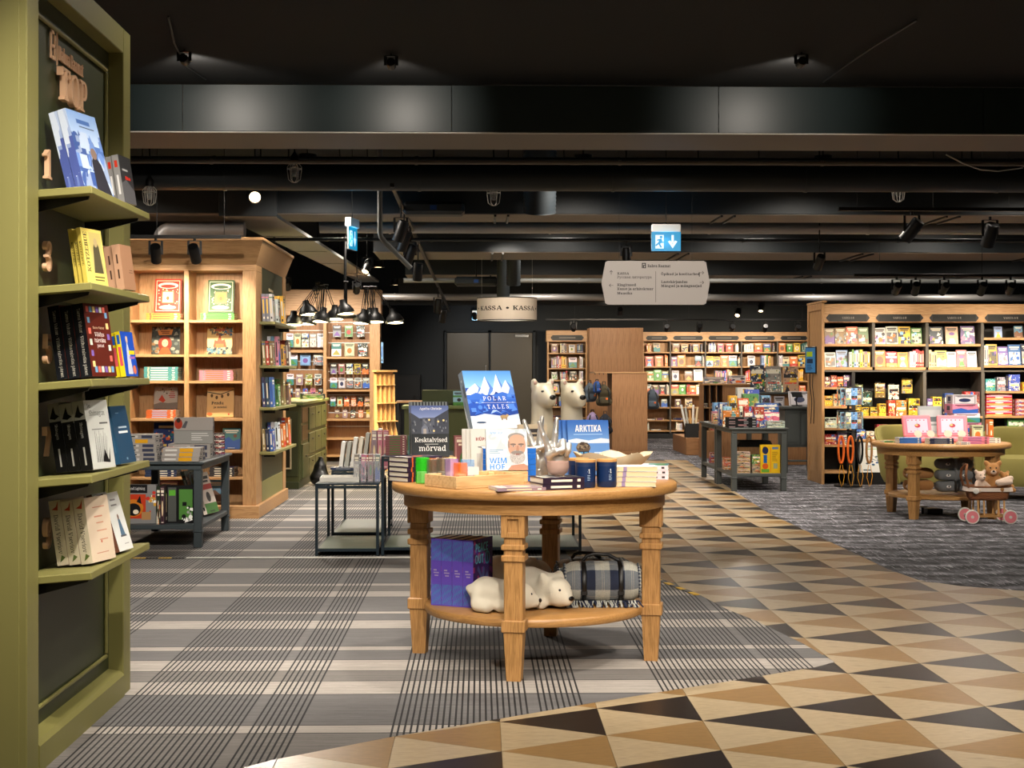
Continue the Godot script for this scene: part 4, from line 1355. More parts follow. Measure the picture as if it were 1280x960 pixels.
func frame_table(label: String, x0: float, x1: float, z0: float, z1: float, H: float, shelf: float, rail := .02) -> Node3D:
	# slim steel frame with a steel top and a painted lower shelf
	var o := thing("steel_frame_table", label, "table", v3((x0 + x1) / 2, 0, (z0 + z1) / 2))
	var hx := (x1 - x0) / 2
	var hz := (z1 - z0) / 2
	part(o, "table_top", b().bb(v3(-hx, H - .012, -hz), v3(hx, H, hz), .002), M.steel_blue)
	for sx in [-1, 1]:
		for sz in [-1, 1]:
			part(o, "leg", b().bb(v3(-rail / 2, 0, -rail / 2), v3(rail / 2, H - .013, rail / 2), .002), M.steel_blue, Transform3D(Basis(), v3(sx * (hx - rail / 2), 0, sz * (hz - rail / 2))))
	for sz in [-1, 1]:
		part(o, "rail", b().bb(v3(-hx + rail, -rail / 2, -rail / 2), v3(hx - rail, rail / 2, rail / 2), .002), M.steel_blue, Transform3D(Basis(), v3(0, H - .026, sz * (hz - rail / 2))))
		part(o, "rail", b().bb(v3(-hx + rail, -rail / 2, -rail / 2), v3(hx - rail, rail / 2, rail / 2), .002), M.steel_blue, Transform3D(Basis(), v3(0, shelf - .013, sz * (hz - rail / 2))))
	for sx in [-1, 1]:
		part(o, "rail", b().bb(v3(-rail / 2, -rail / 2, -hz + rail), v3(rail / 2, rail / 2, hz - rail), .002), M.steel_blue, Transform3D(Basis(), v3(sx * (hx - rail / 2), shelf - .013, 0)))
	part(o, "lower_shelf", b().bb(v3(-hx + rail, shelf - .008, -hz + rail), v3(hx - rail, shelf, hz - rail), .001), M.shelf_grey_green)
	return o

# ---------------------------------------------------------------- lamps
func aim(from: Vector3, to: Vector3) -> Basis:
	# -z looks along the beam
	var d := (to - from).normalized()
	var up := Vector3.UP if absf(d.y) < .98 else Vector3.BACK
	return Basis.looking_at(d, up)

func track_head(label: String, pos: Vector3, to: Vector3, energy: float, angle := 30.0, lit := true, group := "track spotlights", r := .036, l := .15, colour := NEUTRAL, rod := 0.0) -> Node3D:
	# black cylinder in a stirrup below a track; the lamp face looks at 'to'
	var o := thing("track_spotlight", label, "spotlight", pos, 0, group)
	var B := aim(pos, to)
	part(o, "housing", b().lathe([Vector2(0, -l / 2), Vector2(r * .9, -l / 2), Vector2(r, -l / 2 + .01), Vector2(r, l / 2), Vector2(r * .86, l / 2), Vector2(r * .86, l / 2 - .018), Vector2(0, l / 2 - .018)], 20, Transform3D(B * Basis(Vector3.RIGHT, -PI / 2), Vector3.ZERO)), M.black_metal)
	var br := b()
	for s in [-1, 1]: br.bar(v3(s * (r + .006), -.01, 0), v3(s * (r + .006), l * .62, 0), .006, .02)
	br.bar(v3(-r - .009, l * .62, 0), v3(r + .009, l * .62, 0), .02, .006)
	br.cyl(v3(0, l * .62, 0), v3(0, rod if rod > 0.0 else l * .62 + .03, 0), .012 if rod <= 0.0 else .007)
	part(o, "bracket", br, M.black_metal)
	var f := -B.z
	if lit:
		part(o, "lamp_face", b().lathe([Vector2(0, 0), Vector2(r * .8, 0), Vector2(r * .8, .004), Vector2(0, .006)], 16, Transform3D(B * Basis(Vector3.RIGHT, -PI / 2), f * (l / 2 - .016))), M.glow_warm)
		var s := SpotLight3D.new()
		s.name = "beam"
		o.add_child(s)
		s.position = f * (l / 2 + .02)
		s.basis = B
		s.light_energy = energy * BEAM
		s.light_color = colour
		s.spot_angle = angle
		s.spot_angle_attenuation = .7
		s.spot_range = 30.0
		s.spot_attenuation = 2.0
		s.light_size = .045
		s.shadow_enabled = true
	return o

# ---------------------------------------------------------------- the room
const TILE_W := .3775
const TILE_S := .4215
func shell() -> void:
	var fl := structure("floor", b().bb(v3(-6, -.15, -29.2), v3(9.5, -.005, 4), 0), M.vinyl_light0, Transform3D(), "shop floor laid with plaid carpet and wood-look triangles")
	var plaid := PackedVector2Array([V(-6, 4), V(-2.6, -2.6), V(-1.25, -4.32), V(-.697, -4.922), V(-.314, -5.225), V(.067, -5.485), V(.44, -5.742), V(.731, -5.933), V(1.08, -6.157), V(1.48, -6.422), V(1.59, -6.53), V(1.548, -6.965), V(1.441, -7.62), V(1.35, -8.01), V(1.282, -8.51), V(1.135, -9.216), V(1.0, -10.25), V(.62, -10.35), V(.62, -29.2), V(-6, -29.2)])
	var streak := PackedVector2Array([V(9.5, -8.3), V(3.229, -8.624), V(2.915, -8.832), V(2.74, -9.093), V(2.69, -9.6), V(2.69, -10.47), V(2.67, -11.549), V(2.66, -13.462), V(2.973, -20.1), V(3.05, -21.6), V(.622, -21.6), V(.622, -29.2), V(9.5, -29.2)])
	for e in [[plaid, "plaid_carpet", V(-1.389, -10.187), V(1.066, 5.376), "grey plaid carpet with groups of black threads"], [streak, "streak_carpet", V(0, 0), V(1.6, 2.2), "dark grey carpet with pale streaks"]]:
		var m := b()
		var poly: PackedVector2Array = e[0]
		var tr := Geometry2D.triangulate_polygon(poly)
		for k in range(0, tr.size(), 3):
			var p := []
			var u := []
			for j in 3:
				var q := poly[tr[k + j]]
				p.append(v3(q.x, 0, q.y))
				u.append((q - e[2]) / e[3])
			m.tri(p[0], p[1], p[2], Vector3.UP, u[0], u[1], u[2])
		for k in poly.size():
			var q := poly[k]
			var w := poly[(k + 1) % poly.size()]
			m.quad(v3(q.x, -.005, q.y), v3(w.x, -.005, w.y), v3(w.x, 0, w.y), v3(q.x, 0, q.y), v3(0, 1, .01))
		part(fl, "carpet", m, M[e[1]], Transform3D(), e[4])
	# wood-look triangles: each a piece with its own edges
	var area := PackedVector2Array()
	for k in range(2, 18): area.append(plaid[k])
	area.append_array(PackedVector2Array([V(.622, -21.6), V(3.05, -21.6), V(2.973, -20.1), V(2.66, -13.462), V(2.67, -11.549), V(2.69, -10.47), V(2.69, -9.6), V(2.74, -9.093), V(2.915, -8.832), V(3.229, -8.624), V(6, -8.4), V(6, -2.6), V(-2.58, -2.6)]))
	var list := []
	for j in range(-8, 15):
		var xa := .452 + TILE_W * j
		var xb := xa + TILE_W
		var ph := -5.65 if posmod(j, 2) == 0 else -5.44
		for k in range(-40, 9):
			var za := ph + TILE_S * k
			list.append([PackedVector2Array([V(xa, za), V(xb, za + TILE_S / 2), V(xb, za - TILE_S / 2)]), "vinyl_dark" if posmod(k, 2) == 0 else "vinyl_tan"])
			list.append([PackedVector2Array([V(xa, za), V(xa, za + TILE_S), V(xb, za + TILE_S / 2)]), "vinyl_light"])
	var pieces := []
	for e in list:
		for cut in Geometry2D.intersect_polygons(e[0], area):
			for q in Geometry2D.offset_polygon(cut, -.0007):
				if q.size() < 3: continue
				var c := Vector2.ZERO
				for w in q: c += w / q.size()
				var seen := c.y < -4.7 and absf(c.x - .0218 * -c.y) < -c.y * .37
				pieces.append([(-c.y) + (0.0 if seen else 100.0), q, e[1]])
	pieces.sort_custom(func(p, q): return p[0] < q[0])
	var rest := {}
	var flat := Transform3D(Basis(Vector3.RIGHT, Vector3.BACK, Vector3.DOWN), Vector3.ZERO)
	for k in pieces.size():
		var nm: String = "%s%d" % [pieces[k][2], k % 2]
		if k < 298:
			part(fl, "floor_tile", b().prism(pieces[k][1], 0.0, .0045, flat), M[nm])
		else:
			if not rest.has(nm): rest[nm] = b()
			rest[nm].prism(pieces[k][1], 0.0, .0045, flat)
	for nm in rest:
		var o := part(fl, "far_floor_tiles", rest[nm], M[nm])
		o.set_meta("kind", "stuff")
	# threshold strip and tape
	solo("threshold_strip", "thin metal strip across the plaid carpet before the steel tables", "metal strip", b().bb(v3(-2.05, 0, -10.27), v3(.55, .008, -10.235), .002), M.white)
	for e in [[v3(-2.42, 0, -10.26), v3(-2.06, 0, -10.26), "yellow and black tape on carpet by the dark toy table"], [v3(1.10, 0, -9.19), v3(1.262, 0, -8.5), "yellow and black warning tape along the carpet edge"]]:
		var t := thing("warning_tape", e[2], "tape", e[0])
		var d: Vector3 = e[1] - e[0]
		var n := int(d.length() / .09)
		for k in n:
			part(t, "stripe", b().bar(d * (k + .02) / n + v3(0, .003, 0), d * (k + .98) / n + v3(0, .003, 0), .035, .004), M.tape_yellow if k % 2 == 0 else M.black_metal)
	# walls and ceiling
	structure("wall_back", b().bb(v3(-6, -.15, -29.4), v3(9.5, 4.1, -29.2), 0), M.wall_paint)
	structure("wall_left", b().bb(v3(-6.2, -.15, -29.4), v3(-6, 4.1, 4.2), 0), M.wall_paint)
	structure("wall_right", b().bb(v3(9.5, -.15, -29.4), v3(9.7, 4.1, 4.2), 0), M.wall_paint)
	structure("wall_front", b().bb(v3(-6, -.15, 4), v3(9.5, 4.1, 4.2), 0), M.wall_paint)
	structure("ceiling", b().bb(v3(-6, 3.7, -29.2), v3(9.5, 3.9, 4), 0), M.ceiling_paint)
	var lowc := structure("ceiling_entrance", b().bb(v3(-6, 3.34, -10.39), v3(9.5, 3.699, 4), 0), M.ceiling_paint)
	for x in [-1.9, 2.4]:
		part(lowc, "cable", b().tube([v3(x, 3.33, -10.2), v3(x - .02, 3.3, -9.6), v3(x + .03, 3.31, -9.0), v3(x + .12, 3.33, -8.4)], .006, 6), M.black_metal)
	# two brown doors in the far wall
	for k in 2:
		var d := thing("door_%d" % (k + 1), "", "", v3(-.68 + k * .87, 0, -29.2))
		d.set_meta("kind", "structure")
		d.set_meta("label", "brown double door leaf in the dark far wall")
		part(d, "leaf", b().bb(v3(.02, .01, 0), v3(.85, 2.08, .05), .004), M.door_brown)
		part(d, "door_frame", b().bb(v3(-.03 if k == 0 else .86, 0, 0), v3(.015 if k == 0 else .91, 2.13, .08), .004).bb(v3(-.03, 2.09, 0), v3(.91, 2.13, .08), .004), M.wall_paint)
		if k == 0: part(d, "handle", b().bb(v3(.78, 1.15, .06), v3(.81, 1.45, .09), .006), M.chrome)
		else: part(d, "door_closer", b().bb(v3(.5, 1.99, .05), v3(.78, 2.05, .1), .006), M.chrome)
	var cb := thing("wall_cabinet", "low black steel cabinet against the dark far wall", "cabinet", v3(-1.5, 0, -28.9))
	part(cb, "body", b().bb(v3(-.33, 0, -.28), v3(.33, 1.25, .28), .006), M.charcoal)
	part(cb, "door", b().bb(v3(-.31, .05, .281), v3(.31, 1.22, .3), .004), M.charcoal)
	part(cb, "lock", b().bb(v3(.2, .75, .301), v3(.25, .84, .315), .003), M.black_metal)

func overhead() -> void:
	# the glossy boxed beam that crosses the shop
	var bm := structure("trim_1", b().bb(v3(-6, 3.0, -11.2), v3(9.5, 3.335, -10.41), .004), M.soffit, Transform3D(), "boxed beam across the ceiling with glossy dark front")
	for k in 8:
		part(bm, "fascia_panel", b().bb(v3(-5.9 + k * 1.9, 3.004, -10.408), v3(-5.9 + k * 1.9 + 1.896, 3.332, -10.392), .001), M.fascia)
	part(bm, "edge_strip", b().bb(v3(-6, 2.993, -10.412), v3(9.5, 3.0, -10.385), .001), M.white)  # white stands in for the bright lit gap under the beam
	# ducts and pipes across the shop; each is its own thing
	var duct := func(called: String, label: String, z: float, y: float, r: float, m: String, x0 := -6.0, x1 := 9.4) -> void:
		var o := thing(called, label, "pipe", v3(0, y, z))
		part(o, "pipe_run", b().cyl(v3(x0, 0, 0), v3(x1, 0, 0), r, -1, 20), M[m])
		for k in int((x1 - x0) / 1.6): part(o, "collar", b().lathe([Vector2(r + .001, -.012), Vector2(r + .006, -.012), Vector2(r + .006, .012), Vector2(r + .001, .012)], 20, Transform3D(Basis(Vector3.UP, Vector3.RIGHT, Vector3.FORWARD), v3(x0 + .7 + k * 1.6, 0, 0))), M[m])
		pass
	duct.call("ceiling_pipe", "thin dark pipe directly behind the boxed beam", -11.5, 2.945, .016, "soffit")
	duct.call("ceiling_pipe", "paired thin dark pipe close behind the boxed beam", -11.62, 2.985, .02, "duct_dark")
	duct.call("ceiling_duct", "large round black duct hung behind the boxed beam", -12.1, 2.905, .11, "duct_dark")
	duct.call("ceiling_pipe", "foil-wrapped grey pipe under the dark second beam", -14.65, 2.745, .06, "foil", -1.6, 9.4)
	duct.call("ceiling_pipe", "dark slim pipe beside the foil-wrapped pipe", -15.0, 2.655, .018, "duct_dark")
	duct.call("ceiling_pipe", "grey slim pipe hung above the hexagonal sign", -19.2, 2.5, .03, "duct_grey", -1.0, 9.4)
	duct.call("ceiling_pipe", "foil pipe deep in the shop ceiling", -22.3, 2.44, .05, "foil", -2, 9.4)
	duct.call("ceiling_pipe", "dark pipe deep in the shop ceiling", -25.0, 2.5, .06, "duct_dark")
	var beam := func(label: String, z0: float, z1: float, y: float, h: float, face: String, under: String, x0: float) -> void:
		var o := thing("ceiling_beam", label, "beam", v3(0, y, 0))
		o.set_meta("kind", "structure")
		part(o, "beam_face", b().bb(v3(x0, .004, z1), v3(9.5, h, z0), .003), M[face])
		part(o, "beam_underside", b().bb(v3(x0, -.004, z1 + .01), v3(9.5, .003, z0 - .01), .001), M[under])
		for k in 4:
			var c := b()
			for s in [-.06, .06]: c.bar(v3(.2 + k * 2.1 + s, -.012, z1 + .02), v3(.2 + k * 2.1 + s, -.012, z0 - .02), .02)
			part(o, "clamp", c, M.black_metal)
	beam.call("dark ceiling beam with pale wavy underside behind the round duct", -13.5, -14.2, 2.757, .5, "duct_dark", "soffit", -6.0)
	beam.call("dark ceiling beam with pale underside near the exit sign", -16.5, -17.6, 2.652, .3, "duct_dark", "soffit", -1.2)
	beam.call("dark ceiling beam with pale underside over the till", -19.6, -20.4, 2.6, .3, "duct_dark", "soffit", -1.0)
	beam.call("farthest dark ceiling beam with pale underside", -23.4, -24.6, 2.5, .3, "duct_dark", "soffit", -1.3)
	# flat grey duct running along the shop, with its dark end cap
	var fd := thing("flat_duct", "flat grey air duct running back over the oak bookcase", "duct", v3(0, 2.72, 0))
	part(fd, "duct_run", b().prism(PackedVector2Array([V(-2.36, -13.42), V(-1.87, -13.42), V(-1.6, -23.2), V(-1.9, -23.2)]), -.032, 0, Transform3D(Basis(Vector3.RIGHT, Vector3.BACK, Vector3.DOWN), Vector3.ZERO)), M.duct_grey)
	for k in 3: part(fd, "hanger", b().bar(v3(-1.98, .033, -15.2 - k * 2.7), v3(-1.98, .98, -15.2 - k * 2.7), .012), M.black_metal)
	part(fd, "end_plate", b().bb(v3(-2.38, .0, -13.415), v3(-1.85, .3, -13.39), .003), M.duct_dark)
	for k in 4: part(fd, "joint_band", b().bb(v3(-2.24 + k * .08, -.006, -15.4 - k * 1.9), v3(-1.85 + k * .05, -.001, -15.36 - k * 1.9), .001), M.duct_grey)
	# elbowed foil duct over the bookcase
	var el := []
	for k in 9: el.append(v3(-2.98 + .1 * (1 - cos(k * PI / 16)), 2.53 + .1 * sin(k * PI / 16), -13.75))
	el.insert(0, v3(-2.98, 2.5, -13.75))
	el.append(v3(-2.5, 2.63, -13.75))
	el.append(v3(-2.2, 2.63, -13.75))
	solo("elbow_duct", "crinkled foil duct bending down behind the oak bookcase top", "duct", b().tube(el, .075, 16), M.foil)
	# drop pipe with elbow
	solo("drain_pipe", "grey drain pipe bending down beneath the black duct", "pipe", b().tube([v3(-.86, 3.7, -12.6), v3(-.86, 2.5, -12.6), v3(-.85, 2.46, -12.6), v3(-.82, 2.42, -12.62), v3(-.6, 2.2, -12.7)], .022, 12), M.duct_grey)
	# spiral duct stubs hanging from the slab
	for e in [[.53, -13.08, 2.83, .15, "ribbed round grey duct stub behind the caged lamp"], [.42, -18.4, 2.5, .09, "ribbed round grey duct above the till sign"], [.3, -19.0, 2.3, .085, "second ribbed duct bending behind the till sign"]]:
		var p := []
		for k in int((3.77 - e[2]) / .0175):
			p.append(Vector2(e[3] * (1.0 if k % 2 == 0 else .955), k * .018))
		p.insert(0, Vector2(0, 0))
		solo("duct_stub", e[4], "duct", b().lathe(p, 28, Transform3D(Basis(Vector3.RIGHT, deg_to_rad(18)), v3(e[0], e[2] - .1, e[1]))), M.duct_dark)
	# cassette units
	for e in [[-.42, 2.72, -13.3, "black cassette unit under the ceiling, with bolted lid"], [-.05, 2.42, -19.1, "black cassette unit with small blue label beside the till sign"]]:
		var o := thing("ceiling_cassette", e[3], "ceiling unit", v3(e[0], e[1], e[2]))
		part(o, "body", b().bb(v3(-.28, 0, -.12), v3(.28, .12, .12), .03), M.duct_dark)
		part(o, "hanger", b().cyl(v3(0, .12, 0), v3(0, 3.7 - e[1], 0), .008), M.black_metal)
		part(o, "sticker", b().bb(v3(-.03, .04, .121), v3(.03, .08, .123), 0), M.pack_blue)
	# loose cable
	solo("loose_cable", "pale loose cable looping below the boxed beam", "cable", b().tube([v3(3.62, 2.99, -11.3), v3(3.75, 2.93, -11.32), v3(3.9, 2.88, -11.34), v3(4.05, 2.87, -11.36), v3(4.25, 2.9, -11.38)], .006, 6), M.wire)
	for e in [[4.42, 2.94], [4.6, 2.95]]:
		solo("cable_clip", "%s black cable clip under the boxed beam" % ("nearer" if e[0] < 4.5 else "farther"), "clip", b().bb(v3(e[0] - .03, e[1] - .04, -11.4), v3(e[0] + .03, e[1] + .05, -11.32), .004), M.black_metal)

func caged_lamp(label: String, pos: Vector3) -> void:
	var o := thing("caged_lamp", label, "lamp", pos, 0, "caged ceiling lamps")
	part(o, "cap", b().lathe([Vector2(0, .0), Vector2(.035, 0), Vector2(.035, .05), Vector2(.02, .07), Vector2(.006, .09), Vector2(.006, 3.7 - pos.y), Vector2(0, 3.7 - pos.y)], 16), M.black_metal)
	part(o, "glass_bulb", b().lathe([Vector2(0, -.11), Vector2(.02, -.105), Vector2(.032, -.08), Vector2(.034, -.04), Vector2(.024, -.005), Vector2(.016, 0)], 16), M.bulb_glass)
	part(o, "socket", b().cyl(v3(0, -.03, 0), v3(0, 0, 0), .014), M.foil)
	for k in 6:
		var a := k * TAU / 6
		var d := v3(cos(a), 0, sin(a))
		part(o, "cage_wire", b().tube([d * .03 + v3(0, 0, 0), d * .056 + v3(0, -.03, 0), d * .056 + v3(0, -.06, 0), d * .046 + v3(0, -.13, 0), d * .02 + v3(0, -.15, 0), v3(0, -.153, 0)], .0032, 6), M.wire)
	var ring := []
	for k in 20: ring.append(v3(cos(k * TAU / 20) * .056, -.045, sin(k * TAU / 20) * .056))
	part(o, "cage_ring", b().tube(ring, .003, 6, true), M.wire)

# ---------------------------------------------------------------- left side
func green_cabinet() -> void:
	var o := thing("display_cabinet", "tall olive green display cabinet with five tilted shelves", "cabinet", v3(-1.431, 0, -5.35))
	var zn := .675      # near end, far end, relative to the middle
	var zf := -.675
	var Hc := 2.68
	part(o, "carcass", b().bb(v3(-.5, 0, zf), v3(-.075, Hc, zn), .003), M.olive)
	part(o, "end_panel", b().bb(v3(-.5, 0, zn + .0005), v3(-.024, Hc, zn + .02), .002), M.olive)
	part(o, "back_panel", b().bb(v3(-.074, .1, zf + .1), v3(-.06, Hc - .1, zn - .1), 0), M.olive_dark)
	part(o, "stile", b().bb(v3(-.0745, 0, zn - .105), v3(0, Hc, zn + .018), .003), M.olive)
	part(o, "stile", b().bb(v3(-.0745, 0, zf), v3(0, Hc, zf + .115), .003), M.olive)
	part(o, "base_rail", b().prism(PackedVector2Array([V(-.0745, .0), V(.004, 0), V(.004, .085), V(-.01, .1), V(-.0745, .112)]), zf + .116, zn - .106), M.olive)
	part(o, "top_rail", b().bb(v3(-.0745, Hc - .1, zf + .116), v3(0, Hc, zn - .106), .003), M.olive)
	for e in [[v3(-.0595, .165, zf + .175), v3(-.046, .18, zn - .2)], [v3(-.0595, 2.49, zf + .175), v3(-.046, 2.505, zn - .2)], [v3(-.0595, .181, zf + .175), v3(-.046, 2.489, zf + .19)], [v3(-.0595, .181, zn - .215), v3(-.046, 2.489, zn - .2)]]:
		part(o, "bead", b().bb(e[0], e[1], .004), M.olive)
	var tilt := deg_to_rad(4.5)
	for k in 5:
		var H := 1.906 - .314 * k
		var s := part(o, "shelf", b().box(Vector3.ZERO, v3(.226, .026, .835), .003), M.olive, Transform3D(Basis(Vector3.BACK, tilt), v3(.057, H - .022, .1475)))
		for z in [-.33, .36]:
			part(s, "bracket", b().prism(PackedVector2Array([V(-.112, -.0135), V(.09, -.0135), V(.085, -.024), V(-.09, -.055), V(-.112, -.055)]), -.004, .004, Transform3D(Basis(), v3(0, 0, z))), M.black_metal)
	# raised wooden letters and numerals on the panel
	var on := Basis(Vector3.UP, PI / 2)
	letters(o, "top_lettering", "TOP", .112, .022, M.blush_wood, Transform3D(on, v3(-.038, 2.255, .04)), "serif_bold")
	letters(o, "shop_name_lettering", "Rahva Raamat", .05, .006, M.blush_wood, Transform3D(on, v3(-.054, 2.4, .0)), "serif_bold").scale = Vector3(.62, 1, 1)
	var lg := b()
	for e in [[0, 0, .012, .1], [0, .088, .04, .1], [.045, .088, .057, .05], [.02, .04, .057, .052], [.045, 0, .057, .052], [.02, 0, .05, .012], [.078, -.01, .081, .11]]: lg.bb(v3(e[0], e[1], 0), v3(e[2], e[3], .006), .001)
	part(o, "shop_logo", lg, M.blush_wood, Transform3D(on, v3(-.054, 2.385, .265)))
	for k in 5:
		for j in 2:
			letters(o, "numeral", str(2 * k + 1 + j) if k < 4 or j == 0 else "10", .1, .016, M.blush_wood, Transform3D(on, v3(-.04, 1.906 - .314 * k + .05, .34 - j * .43)), "serif_bold")
	# books: copies behind each other, fronts towards the aisle, spines towards the viewer
	var g := "books in the olive display cabinet"
	var rows := [
		[["coast", "coast_spine", 2, .29, .2, .032, 15.0, -4.97, "pale blue photographic paperback", .034], ["dusk", "dusk_spine", 5, .175, .115, .025, 9.0, -5.31, "grey paperback with red lettering", .0]],
		[["kotzebue", "kotzebue_spine", 3, .195, .14, .016, 9.0, -4.96, "yellow biography paperback with portrait", .03], ["kraft", "kraft_spine", 4, .165, .11, .03, 8.0, -5.31, "kraft brown paper-covered book", .0]],
		[["vahter", "vahter_spine", 3, .25, .17, .042, 8.5, -4.95, "thick dark hardback with red-brown front", .008], ["athlete", "athlete_spine", 2, .165, .12, .02, 9.0, -5.33, "blue and yellow sports book", .0]],
		[["shonagon", "shonagon_spine", 3, .235, .16, .043, 9.0, -4.95, "black-spined hardback with grey front", .008], ["meister", "meister_spine", 3, .21, .15, .02, 12.0, -5.26, "deep blue paperback", .0]],
		[["david", "david_spine", 3, .22, .16, .042, 9.0, -4.95, "cream hardback with script spine", .008], ["fisher", "fisher_spine", 3, .215, .13, .022, 17.0, -5.24, "brown-spined book with pale front", .0]]]
	for k in 5:
		var H := 1.906 - .314 * k
		for e in rows[k]:
			var th: float = e[5]
			for j in e[2]:
				var x: float = -1.272 - e[9] - th * (.5 + 1.03 * j)
				var y: float = H - (-1.26 - x) * tan(tilt) + sin(deg_to_rad(e[6] - 4.5)) * th * .5 + .001
				var w: float = e[4]
				book("%s, %s from front on the %s cabinet shelf" % [e[8], ORD[j], ORD[k]], g, Transform3D(Basis(Vector3.UP, deg_to_rad(76.0 if e[9] > 0.0 else 82.0)), v3(x, y + .005, e[7] - w / 2 - .01 * j)) * Transform3D(Basis(Vector3.RIGHT, deg_to_rad(-e[6])), Vector3.ZERO), w, e[3] * (1.0 - .02 * (j % 2)), th, e[0], e[1], th > .03)

func left_bookcase() -> void:
	# oak block: two lit bays at the front, a green display panel on its side
	var o := thing("oak_bookcase", "oak bookcase with two spotlit bays and flared crown", "bookcase", v3(-1.99, 0, -13.05))
	var X := func(px: float) -> float: return px + 1.99
	part(o, "core", b().bb(v3(X.call(-3.25), .115, -1.93), v3(-.014, 2.25, -.36), .002), M.oak_upright)
	for k in 2:
		part(o, "bay_back", b().bb(v3(X.call(-3.1 + k * .517), .115, -.359), v3(X.call(-2.626 + k * .517), 2.2, -.35), 0), M.oak_upright)
	for e in [[-3.22, -3.1], [-2.626, -2.583], [-2.109, -1.989]]:
		part(o, "stile", b().bb(v3(X.call(e[0]), .115, -.3495), v3(X.call(e[1]), 2.2, 0), .003), M.oak_upright)
	part(o, "top_rail", b().bb(v3(X.call(-3.22), 2.2005, -.35), v3(0, 2.255, 0), .003), M.oak_along)
	for y in [1.762, 1.456, 1.222, .888, .603, .367]:
		for k in 2:
			part(o, "shelf", b().bb(v3(X.call(-3.0995 + k * .517), y - .024, -.3495), v3(X.call(-2.6265 + k * .517), y, -.004), .002), M.oak_along)
	part(o, "plinth", b().bb(v3(X.call(-3.25), 0, -1.96), v3(.03, .114, .03), .004), M.oak_along)
	# flared crown
	var cr := b()
	var lo := [v3(X.call(-3.25), 2.256, .0), v3(.0, 2.256, .0), v3(.0, 2.256, -1.95)]
	var hi := [v3(X.call(-3.25), 2.46, .07), v3(.07, 2.46, .07), v3(.07, 2.46, -2.02)]
	for k in 2: cr.quad(lo[k], lo[k + 1], hi[k + 1], hi[k], v3(0, 0, 1) if k == 0 else v3(1, 0, 0))
	cr.bb(v3(X.call(-3.25), 2.4605, -2.02), v3(.08, 2.49, .08), .004)
	cr.quad(lo[0], lo[1], lo[2], v3(X.call(-3.25), 2.256, -1.95), Vector3.DOWN)
	part(o, "crown", cr, M.oak_along)
	part(o, "side_stile", b().bb(v3(-.0135, .115, -1.95), v3(.006, 2.255, -1.75), .003), M.oak_upright)
	part(o, "side_panel", b().bb(v3(-.0135, .3, -1.749), v3(-.004, 2.255, -.352), 0), M.olive_dark)
	part(o, "side_skirt", b().bb(v3(-.0135, .115, -1.749), v3(.002, .3, -.352), .003), M.olive)
	for y in [1.756, 1.36, .98, .578]:
		var s := part(o, "side_shelf", b().bb(v3(-.003, y - .026, -1.745), v3(.14, y, -.2), .003), M.olive)
		for z in [-.5, -1.5]: part(s, "bracket", b().bb(v3(-.002, y - .06, z - .006), v3(.1, y - .027, z + .006), 0), M.black_metal)
	letters(o, "side_lettering", "Rahva Raamat", .03, .004, M.gold_print, Transform3D(Basis(Vector3.UP, PI / 2), v3(-.002, 2.06, -.95)), "serif")
	# front bays: what stands on each shelf
	var g := "books in the spotlit oak bookcase"
	var put := func(cover: String, label: String, x: float, y: float, w: float, h: float, t: float) -> void:
		book(label, g, at(x, y + .001, -13.24) * lean(10, t), w, h, t, cover, "", true)
	var pile := func(letter: String, k: int, n: int, x: float, y: float, w: float, t: float, label: String) -> void:
		for j in n: plain_book("%s, %s from bottom" % [label, ORD[j]], g, Transform3D(flat_turn(), v3(x + .004 * (j % 2), y + .001 + t / 2 + j * (t + .0006), -13.185)) * Transform3D(Basis(), v3(0, -w / 2, 0)), .2, w, t, letter, k)
	pile.call("o", 0, 3, -2.82, 1.762, .3, .02, "orange hardback lying in the top bay beside the green cabinet")
	put.call("ornate_red", "ornate red and cream hardback facing out in the top bay", -2.81, 1.826, .235, .31, .04)
	pile.call("g", 0, 3, -2.34, 1.762, .3, .02, "green hardback lying in the top bay beside the stile")
	put.call("ornate_green", "ornate green hardback with yellow window facing out in the top bay", -2.335, 1.826, .235, .3, .04)
	put.call("redhead", "dark fairy-tale book with red-haired face on its cover", -2.83, 1.456, .25, .25, .03)
	put.call("castle", "cream picture book with a brown castle on its cover", -2.345, 1.456, .225, .25, .03)
	pile.call("t", 0, 6, -2.84, 1.222, .3, .02, "teal book in the flat pile of the third bay row")
	pile.call("p", 0, 5, -2.35, 1.222, .3, .018, "pink book in the flat pile of the third bay row")
	pile.call("o", 2, 4, -2.84, .888, .26, .018, "orange book in the flat pile of the fourth bay row")
	put.call("fox", "grey picture book with a red fox on its cover", -2.83, .965, .21, .2, .02)
	put.call("pendu", "tan picture book with hanging branch on its cover", -2.34, .888, .24, .27, .03)
	put.call("night", "night-blue picture book on the fifth bay row", -2.83, .603, .22, .24, .02)
	plain_book("grey-teal book facing out on the fifth bay row", g, at(-2.24, .604, -13.24) * lean(9, .02), .16, .19, .02, "t", 5)
	pile.call("n", 1, 5, -2.84, .367, .28, .02, "navy book in the flat pile of the sixth bay row")
	pile.call("k", 1, 4, -2.3, .367, .22, .02, "black book in the flat pile of the sixth bay row")
	plain_book("sky-blue book facing out in the lowest bay row", g, at(-2.36, .116, -13.24) * lean(9, .02), .19, .21, .02, "s", 5)
	plain_book("dark brown book facing out in the lowest bay row", g, at(-2.8, .116, -13.24) * lean(9, .02), .17, .2, .02, "m", 4)
	# side shelves
	# groups of copies on the side shelves: fronts towards the aisle, spines towards the viewer
	var rows := [["aaw", "aww", "yyy"], ["lrm", "wsp", "sgy", "rrm"], ["nnb", "wgg", "ggl", "mcm"], ["lnb", "bww", "rro", "aro"]]
